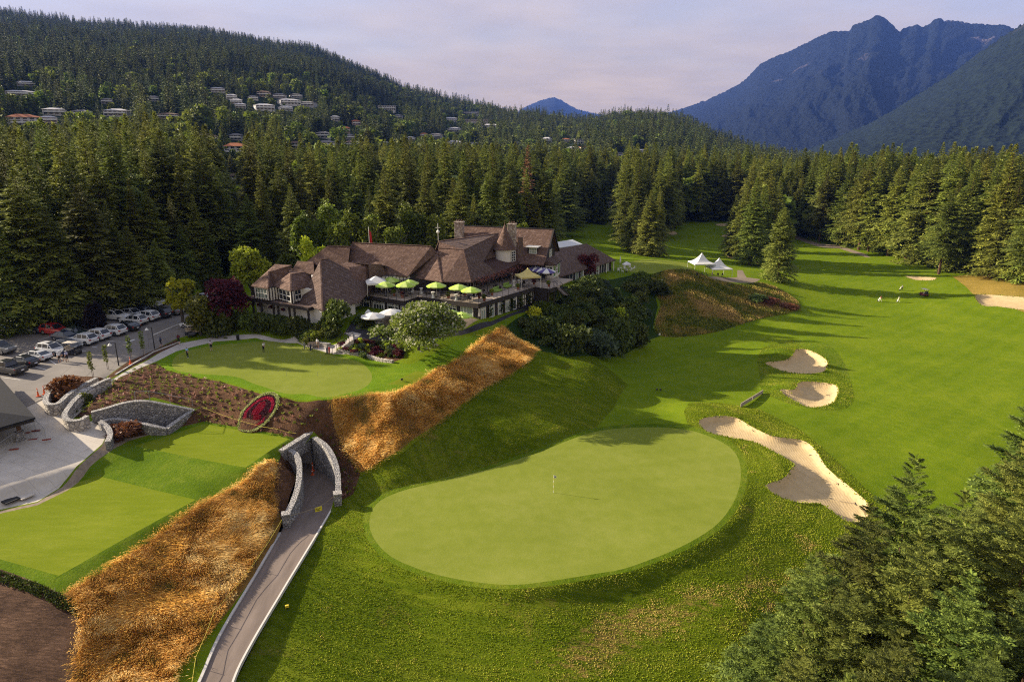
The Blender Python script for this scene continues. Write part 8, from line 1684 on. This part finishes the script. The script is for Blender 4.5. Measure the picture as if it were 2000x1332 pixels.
def chair(p, rz, label, mat, key):
    if key not in CHM:
        s_ = MB(); s_.box((0, 0, .45), (.48, .46, .06)); b_ = MB(); b_.box((0, .22, .72), (.46, .05, .48)); l_ = []
        for x in (-.2, .2):
            for y in (-.19, .19): q = MB(); q.box((x, y, .22), (.04, .04, .44)); l_.append(q.mesh('leg', mat))
        CHM[key] = (s_.mesh('seat', mat), b_.mesh('backrest', mat), l_)
    o = empty('patio_chair', p, rz); tag(o, label, 'chair', 'terrace chairs'); s_, b_, l_ = CHM[key]; link(bpy.data.objects.new('seat', s_), o); link(bpy.data.objects.new('backrest', b_), o)
    for q in l_: link(bpy.data.objects.new('leg', q), o)
rt = random.Random(4); names_ = ['dark round table with chairs %s' % s for s in ('under the white pop up tent', 'behind the front rail on the left terrace', 'beside the overlapping green umbrellas', 'left of the middle cocktail table', 'right of the middle cocktail table', 'under the umbrella below the hip roof', 'beside the corner umbrella', 'at the start of the right terrace', 'on the right terrace by the pergola', 'in front of the yellow tent')]
for i, (u, v) in enumerate([(738, 571), (756, 573), (790, 574), (838, 574), (868, 580), (900, 578), (918, 585), (950, 578), (975, 567), (1022, 560)]):
    p = P(u, v, DZ); table_set((p.x, p.y, DZ), 0, names_[i])
    for k in range(4):
        a = k * math.pi / 2 + rt.uniform(-.4, .4) + i; chair((p.x + .85 * math.cos(a), p.y + .85 * math.sin(a), DZ), a - math.pi / 2, 'dark chair at the ' + names_[i][5:], TIMBER, 'dark')
GRN = simple('lime_upholstery', (.20, .30, .06), .8, .15)
for u, v, lb in [(972, 570, 'lime green lounge sofa on the right terrace, near one'), (992, 562, 'lime green lounge sofa on the right terrace, far one')]:
    p = P(u, v, DZ); o = empty('lounge_sofa', (p.x, p.y, DZ), R(57)); tag(o, lb, 'sofa'); m = MB(); m.box((0, 0, .3), (1.9, .8, .35)); m.build('seat', GRN, o, bevel=.04); m = MB(); m.box((0, .38, .55), (1.9, .2, .7)); m.build('backrest', GRN, o, bevel=.04)
for i, (u, v) in enumerate([(722, 636), (728, 639), (735, 636), (741, 640), (732, 632), (746, 636)]): p = P(u, v, 11.62); chair((p.x, p.y, 11.62), i * 1.1, 'pale chair under the white umbrella on the small lower terrace', UW[0], 'pale')
PE = [(746, 572, 'sit', 'lav', 'tan', 'seated guest in pink grey at the left terrace rail'), (716, 565, 'stand', 'red', 'black', 'guest in red beside the pop up tent'), (728, 563, 'stand', 'cream', 'black', 'guest in cream under the pop up tent'), (770, 566, 'stand', 'tan', 'black', 'guest in tan near the green umbrellas'), (785, 566, 'stand', 'maroon', 'black', 'guest in maroon behind the overlapping umbrellas'), (798, 568, 'stand', 'white', 'navy', 'guest in white by the first cocktail table'), (860, 572, 'stand', 'navy', 'black', 'guest in navy under the umbrella left of the hip roof'), (977, 551, 'stand', 'green', 'black', 'guest in bright green shirt by the pergola'), (1028, 550, 'sit', 'white', 'grey', 'musician in white under the yellow tent'), (1053, 548, 'stand', 'blue', 'navy', 'guest in light blue shirt beside the yellow tent'), (1038, 546, 'stand', 'black', 'black', 'musician in black under the yellow tent'), (1060, 544, 'stand', 'grey', 'black', 'guest in grey by the violet umbrellas'), (1066, 546, 'stand', 'white', 'black', 'guest in white shirt by the violet umbrellas'), (1046, 544, 'stand', 'tan', 'tan', 'guest in tan between the violet umbrellas'), (955, 556, 'stand', 'black', 'grey', 'guest in black under the pergola'), (965, 553, 'stand', 'lav', 'black', 'guest in lavender under the pergola'), (1000, 548, 'stand', 'white', 'tan', 'guest in white under the pergola near the tent'), (1010, 546, 'stand', 'navy', 'tan', 'guest in navy near the yellow tent')]
for u, v, f, s_, l_, lb in PE: p = P(u, v, DZ); person((p.x, p.y, DZ - (.45 if f == 'sit' else 0)), rt.uniform(0, 6.28), f, s_, l_, lb, group='guests on the terrace')
for i, (u, v) in enumerate([(846, 573), (876, 583), (908, 578), (936, 583), (946, 588), (770, 578), (786, 582), (961, 577), (1012, 566), (1043, 556), (1072, 560)]):
    p = P(u, v, DZ); o = empty('planter', (p.x, p.y, DZ)); tag(o, 'potted green plant along the terrace rail' if i % 3 else 'potted flowering plant along the terrace rail', 'planter', 'terrace planters'); m = MB(); m.lathe((0, 0, 0), [(.2, 0), (.28, .5)], 10); m.build('pot', simple('terracotta', (.22, .08, .04), .8, .2), o); s_ = link(bpy.data.objects.new('foliage', SHR[3 if i % 3 else 6]), o); s_.location = (0, 0, .4); s_.scale = (.42, .42, .7)

# annex terrace
for u, v, lb in [(1212, 500, 'closed white umbrella on the annex terrace')]:
    p = P(u, v, 9.8 + 2.9); o = empty('closed_umbrella', (p.x, p.y, 9.7)); tag(o, lb, 'umbrella'); m = MB(); m.tube([(0, 0, 0), (0, 0, 1.4)], .04, 6); m.build('pole', STEEL, o); m = MB(); m.lathe((0, 0, 1.2), [(.12, 0), (.22, .3), (.16, 1.2), (.02, 1.75)], 10); m.build('furled_canopy', UW[0], o)
U(1224, 511, UW, 'open white umbrella on the annex terrace', 9.7, rad=1.1)
for i, (u, v) in enumerate([(1208, 531), (1216, 533), (1224, 531), (1232, 530), (1238, 527), (1220, 527), (1212, 527), (1230, 525)]): p = Gh(u, v); chair(p, i * 1.3, 'white chair on the terrace in front of the annex', UW[0], 'pale')
for i, u in enumerate([1362, 1372, 1381, 1392, 1402, 1410]): p = Gh(u, 540); chair(p, i * .7, 'dark chair beneath the white peaked tents', TIMBER, 'dark')

# ================================================================ small things
def flagstick(p, label, h=2.2, flag=None):
    o = empty('flagstick', p); tag(o, label, 'flag'); m = MB(); k = 7
    for i in range(k): m.mi = i % 2; m.tube([(0, 0, h * i / k), (0, 0, h * (i + 1) / k)], .024, 6)
    m.build('stick', [simple('stick_white', (.66, .65, .55), .5, .3), simple('stick_yellow', (.50, .46, .10), .5, .3)], o); m = MB(); m.add([(0, 0, h), (.30, -.04, h - .04), (.30, .0, h - .38), (0, 0, h - .36)], [(0, 1, 2, 3)]); f_ = m.build('flag', flag or simple('flag_white', (.6, .6, .58), .8, .1), o); f_.modifiers.new('cloth', 'SOLIDIFY').thickness = .01; m = MB(); m.box((.15, -.025, h - .2), (.10, .035, .10)); m.build('flag_mark', BLACKP, o)
flagstick(Gh(1081, 962), 'flagstick with white flag in the middle of the large green')
for i, (u, v, lb) in enumerate([(376, 698, 'tiny practice flagstick beside the golfer in light blue'), (455, 702, 'tiny practice flagstick left of the middle of the putting green'), (500, 683, 'tiny practice flagstick left of the golfer in white'), (560, 735, 'tiny practice flagstick near the lower edge of the putting green'), (621, 737, 'tiny practice flagstick at the lower right of the putting green'), (680, 727, 'tiny practice flagstick at the right end of the putting green'), (627, 708, 'tiny practice flagstick at the upper right of the putting green')]):
    o = empty('practice_pin', Gh(u, v)); tag(o, lb, 'flag', 'practice pins'); m = MB(); m.tube([(0, 0, 0), (0, 0, .75)], .014, 5); m.lathe((0, 0, .72), [(.03, 0), (.03, .06)], 6); m.build('pin', STEEL, o)
CONE = simple('cone_orange', (.62, .10, .02), .6, .3, var=.06)
def cone(p, h, label, tall=True):
    o = empty('traffic_cone', p); tag(o, label, 'cone', 'orange cones'); m = MB(); m.lathe((0, 0, .05), [(.13, 0), (.05, h * .9), (.045, h)], 10); m.build('body', CONE, o); m = MB(); m.box((0, 0, .03), (.42, .42, .06)); m.build('base', BLACKP if not tall else CONE, o); m = MB(); m.lathe((0, 0, .05 + h * .62), [(.092, 0), (.085, h * .12)], 10); m.build('stripe', LINE, o)
cone(Gh(75, 774), 1.1, 'left orange cone where the road meets the plaza'); cone(Gh(87, 770), 1.15, 'right orange cone where the road meets the plaza'); cone(Gh(255, 711), 1.0, 'orange cone on the edge of the sidewalk')
for s_, o_, h, lb in [(3.9, .7, 1.15, 'tall orange cone just inside the tunnel mouth'), (3.0, 1.3, .75, 'small red cone in front of the tunnel mouth')]: q = pp_(s_, o_, 1.45); cone((q[0] + PO.x, q[1] + PO.y, 1.42), h, lb)
def lamp(p, label):
    o = empty('street_lamp', p); tag(o, label, 'lamp', 'lamps along the sidewalk'); m = MB(); m.tube([(0, 0, 0), (0, 0, 3.5)], [.09, .06], 8); m.build('post', BLACKP, o); m = MB(); m.tube([(0, 0, 3.4), (-.3, -.1, 3.55), (-.65, -.2, 3.45)], .035, 6); m.build('arm', BLACKP, o); m = MB(); m.lathe((-.68, -.2, 3.1), [(.30, 0), (.26, .1), (.08, .32), (.03, .38)], 12); m.build('lamp_shade', WFRAME, o)
for u, v, lb in [(232, 714, 'black street lamp nearest the stairs'), (302, 681, 'black street lamp by the walking figure')]: lamp(Gh(u, v), lb)
for i, (u, v, lb) in enumerate([(181, 737, 'young staked tree nearest the planter'), (210, 722, 'second young staked tree left of the lamp'), (256, 703, 'tall young staked tree between the lamps'), (281, 694, 'young staked tree left of the second lamp')]):
    o = empty('young_tree', Gh(u, v)); tag(o, lb, 'tree', 'young staked trees'); link(bpy.data.objects.new('crown', crown_mesh('crown', 700 + i, [(.05 * math.sin(k * 2), .05 * math.cos(k * 3), 1.2 + k * .32, .26, .26, .3) for k in range(8)], 260, .2, L_DEC)), o); m = MB(); m.tube([(0, 0, 0), (0, 0, 3.6)], .03, 5); m.build('trunk', BARK2, o); m = MB(); m.beam((.15, .05, 0), (.15, .05, 2.0), .05); m.build('stake', DECKW, o)
# rope with a sign across the path, rope posts, bits on the grass
rp = empty('rope_barrier', P(565, 1012, 1.9)); tag(rp, 'thin rope across the cart path with a yellow warning sign', 'rope'); RO = Vector(rp.location); a, b = P(562, 1008, 3.3) - RO, P(656, 966, 3.2) - RO; ms = (a + b) / 2 + Vector((.6, 0, -.25))
m = MB(); m.tube([a, a.lerp(ms, .5) - Vector((0, 0, .05)), ms, ms.lerp(b, .5) - Vector((0, 0, .05)), b], .02, 4); m.build('rope', simple('rope_tan', (.30, .24, .14), .9, .1), rp); m = MB(); m.box((ms.x, ms.y, ms.z - .22), (.75, .05, .5), .55); sg = m.build('sign', simple('sign_yellow', (.62, .52, .03), .6, .3, var=.05), rp)
m = MB()
for i, (x, z, w) in enumerate([(-.18, .10, .2), (.14, .10, .22), (-.1, 0, .42), (.0, -.11, .34)]): m.box((ms.x + x * math.cos(.55) + .018 * math.sin(.55), ms.y + x * math.sin(.55) - .034, ms.z - .22 + z), (w, .012, .045), .55)
m.build('lettering', BLACKP, sg)
def rope_line(pts, label, h=.85):
    o = empty('rope_fence', pts[0]); tag(o, label, 'rope'); O = Vector(o.location); m = MB()
    for p in pts: q = Vector(p) - O; s_ = MB(); s_.tube([q, q + Vector((0, 0, h))], .025, 5); s_.build('post', TIMBER, o)
    for p, q in zip(pts[:-1], pts[1:]): p = Vector(p) - O + Vector((0, 0, h - .05)); q = Vector(q) - O + Vector((0, 0, h - .05)); md_ = (p + q) / 2 - Vector((0, 0, .12)); m.tube([p, md_, q], .018, 4)
    m.build('rope', simple('rope_yellow', (.50, .42, .06), .8, .2), o)
rope_line([Gh(552, 1028), Gh(500, 1112), Gh(420, 1212), Gh(385, 1300), Gh(370, 1390)], 'sagging yellow rope between the dry bank and the cart path')
rope_line([Gh(395, 806), Gh(480, 836), Gh(545, 850), Gh(580, 858)], 'low rope fence along the upper edge of the tee')
for u, v, lb, mt in [(561, 1188, 'small yellow marker lying on the grass right of the path', simple('marker_yellow', (.60, .45, .03), .6, .3)), (1288, 657, 'small white sign at the foot of the shrub slope', UW[0]), (1293, 552, 'small white sign on the crest of the dry knoll', UW[0]), (785, 744, 'dark tee marker on the practice tee', BLACKP), (1283, 763, 'left of two small dark tee markers in the shadow', BLACKP), (1290, 763, 'right of two small dark tee markers in the shadow', BLACKP)]:
    o = empty('ground_marker', Gh(u, v), .4); tag(o, lb, 'marker'); m = MB(); hh = .7 if 'sign' in lb else .35; m.box((0, 0, hh * .7), (.5 if 'sign' in lb else .32, .06 if 'sign' in lb else .2, hh * .6), 0, .92); m.build('plate', mt, o, bevel=.01); m = MB(); m.beam((0, 0, 0), (0, 0, hh * .5), .05); m.build('stem', TIMBER, o)
# footbridge-like board edging between bunker surround and rough
o = empty('drain_boards', Gh(1465, 782)); tag(o, 'pale timber edging across the swale between the bunkers', 'boards'); O = Vector(o.location); a, b = Gh(1446, 795) - O, Gh(1490, 768) - O
for i in range(2): p, q = a.lerp(b, i * .5 + .01), a.lerp(b, i * .5 + .49); m = MB(); m.beam(p + Vector((0, 0, .3)), q + Vector((0, 0, .3)), .1, .6); m.build('board', DECKW, o)
# bunker rakes
for i, (u, v, lb) in enumerate([(1470, 841, 'rake lying at the upper end of the long bunker'), (1585, 890, 'rake lying in the bend of the long bunker'), (1637, 945, 'rake lying at the right rim of the long bunker'), (1670, 984, 'rake lying near the tip of the long bunker'), (1600, 715, 'rake lying in the upper round bunker'), (1617, 772, 'rake lying in the lower round bunker')]):
    o = empty('bunker_rake', Gh(u, v) + Vector((0, 0, .06)), i * .9); tag(o, lb, 'rake', 'bunker rakes'); m = MB(); m.beam((0, 0, 0), (1.7, .2, .03), .035); m.build('handle', DECKW, o); m = MB(); m.box((0, 0, 0), (.07, .65, .05)); m.build('head', BLACKP, o)

number_from_left('terrace chairs', lambda o, lb: ' '.join(lb.split()[:11]) + ', @', ' from the left')
number_from_left('terrace planters', lambda o, lb: lb + ', @', ' from the left')

# ================================================================ the air of the valley
t = NT('valley_haze'); t.n.remove(t.b)
pv = t.node('ShaderNodeVolumePrincipled'); pv.inputs['Color'].default_value = (.13, .27, .92, 1); pv.inputs['Density'].default_value = 3.8e-5; pv.inputs['Anisotropy'].default_value = 0.0
t.l.new(pv.outputs[0], t.out.inputs['Volume'])
mb = MB(); mb.box((1500, 6300, 1250), (24000, 15000, 2640)); hz_o = mb.build('haze', MATS['valley_haze']); tag(hz_o, kind='stuff')
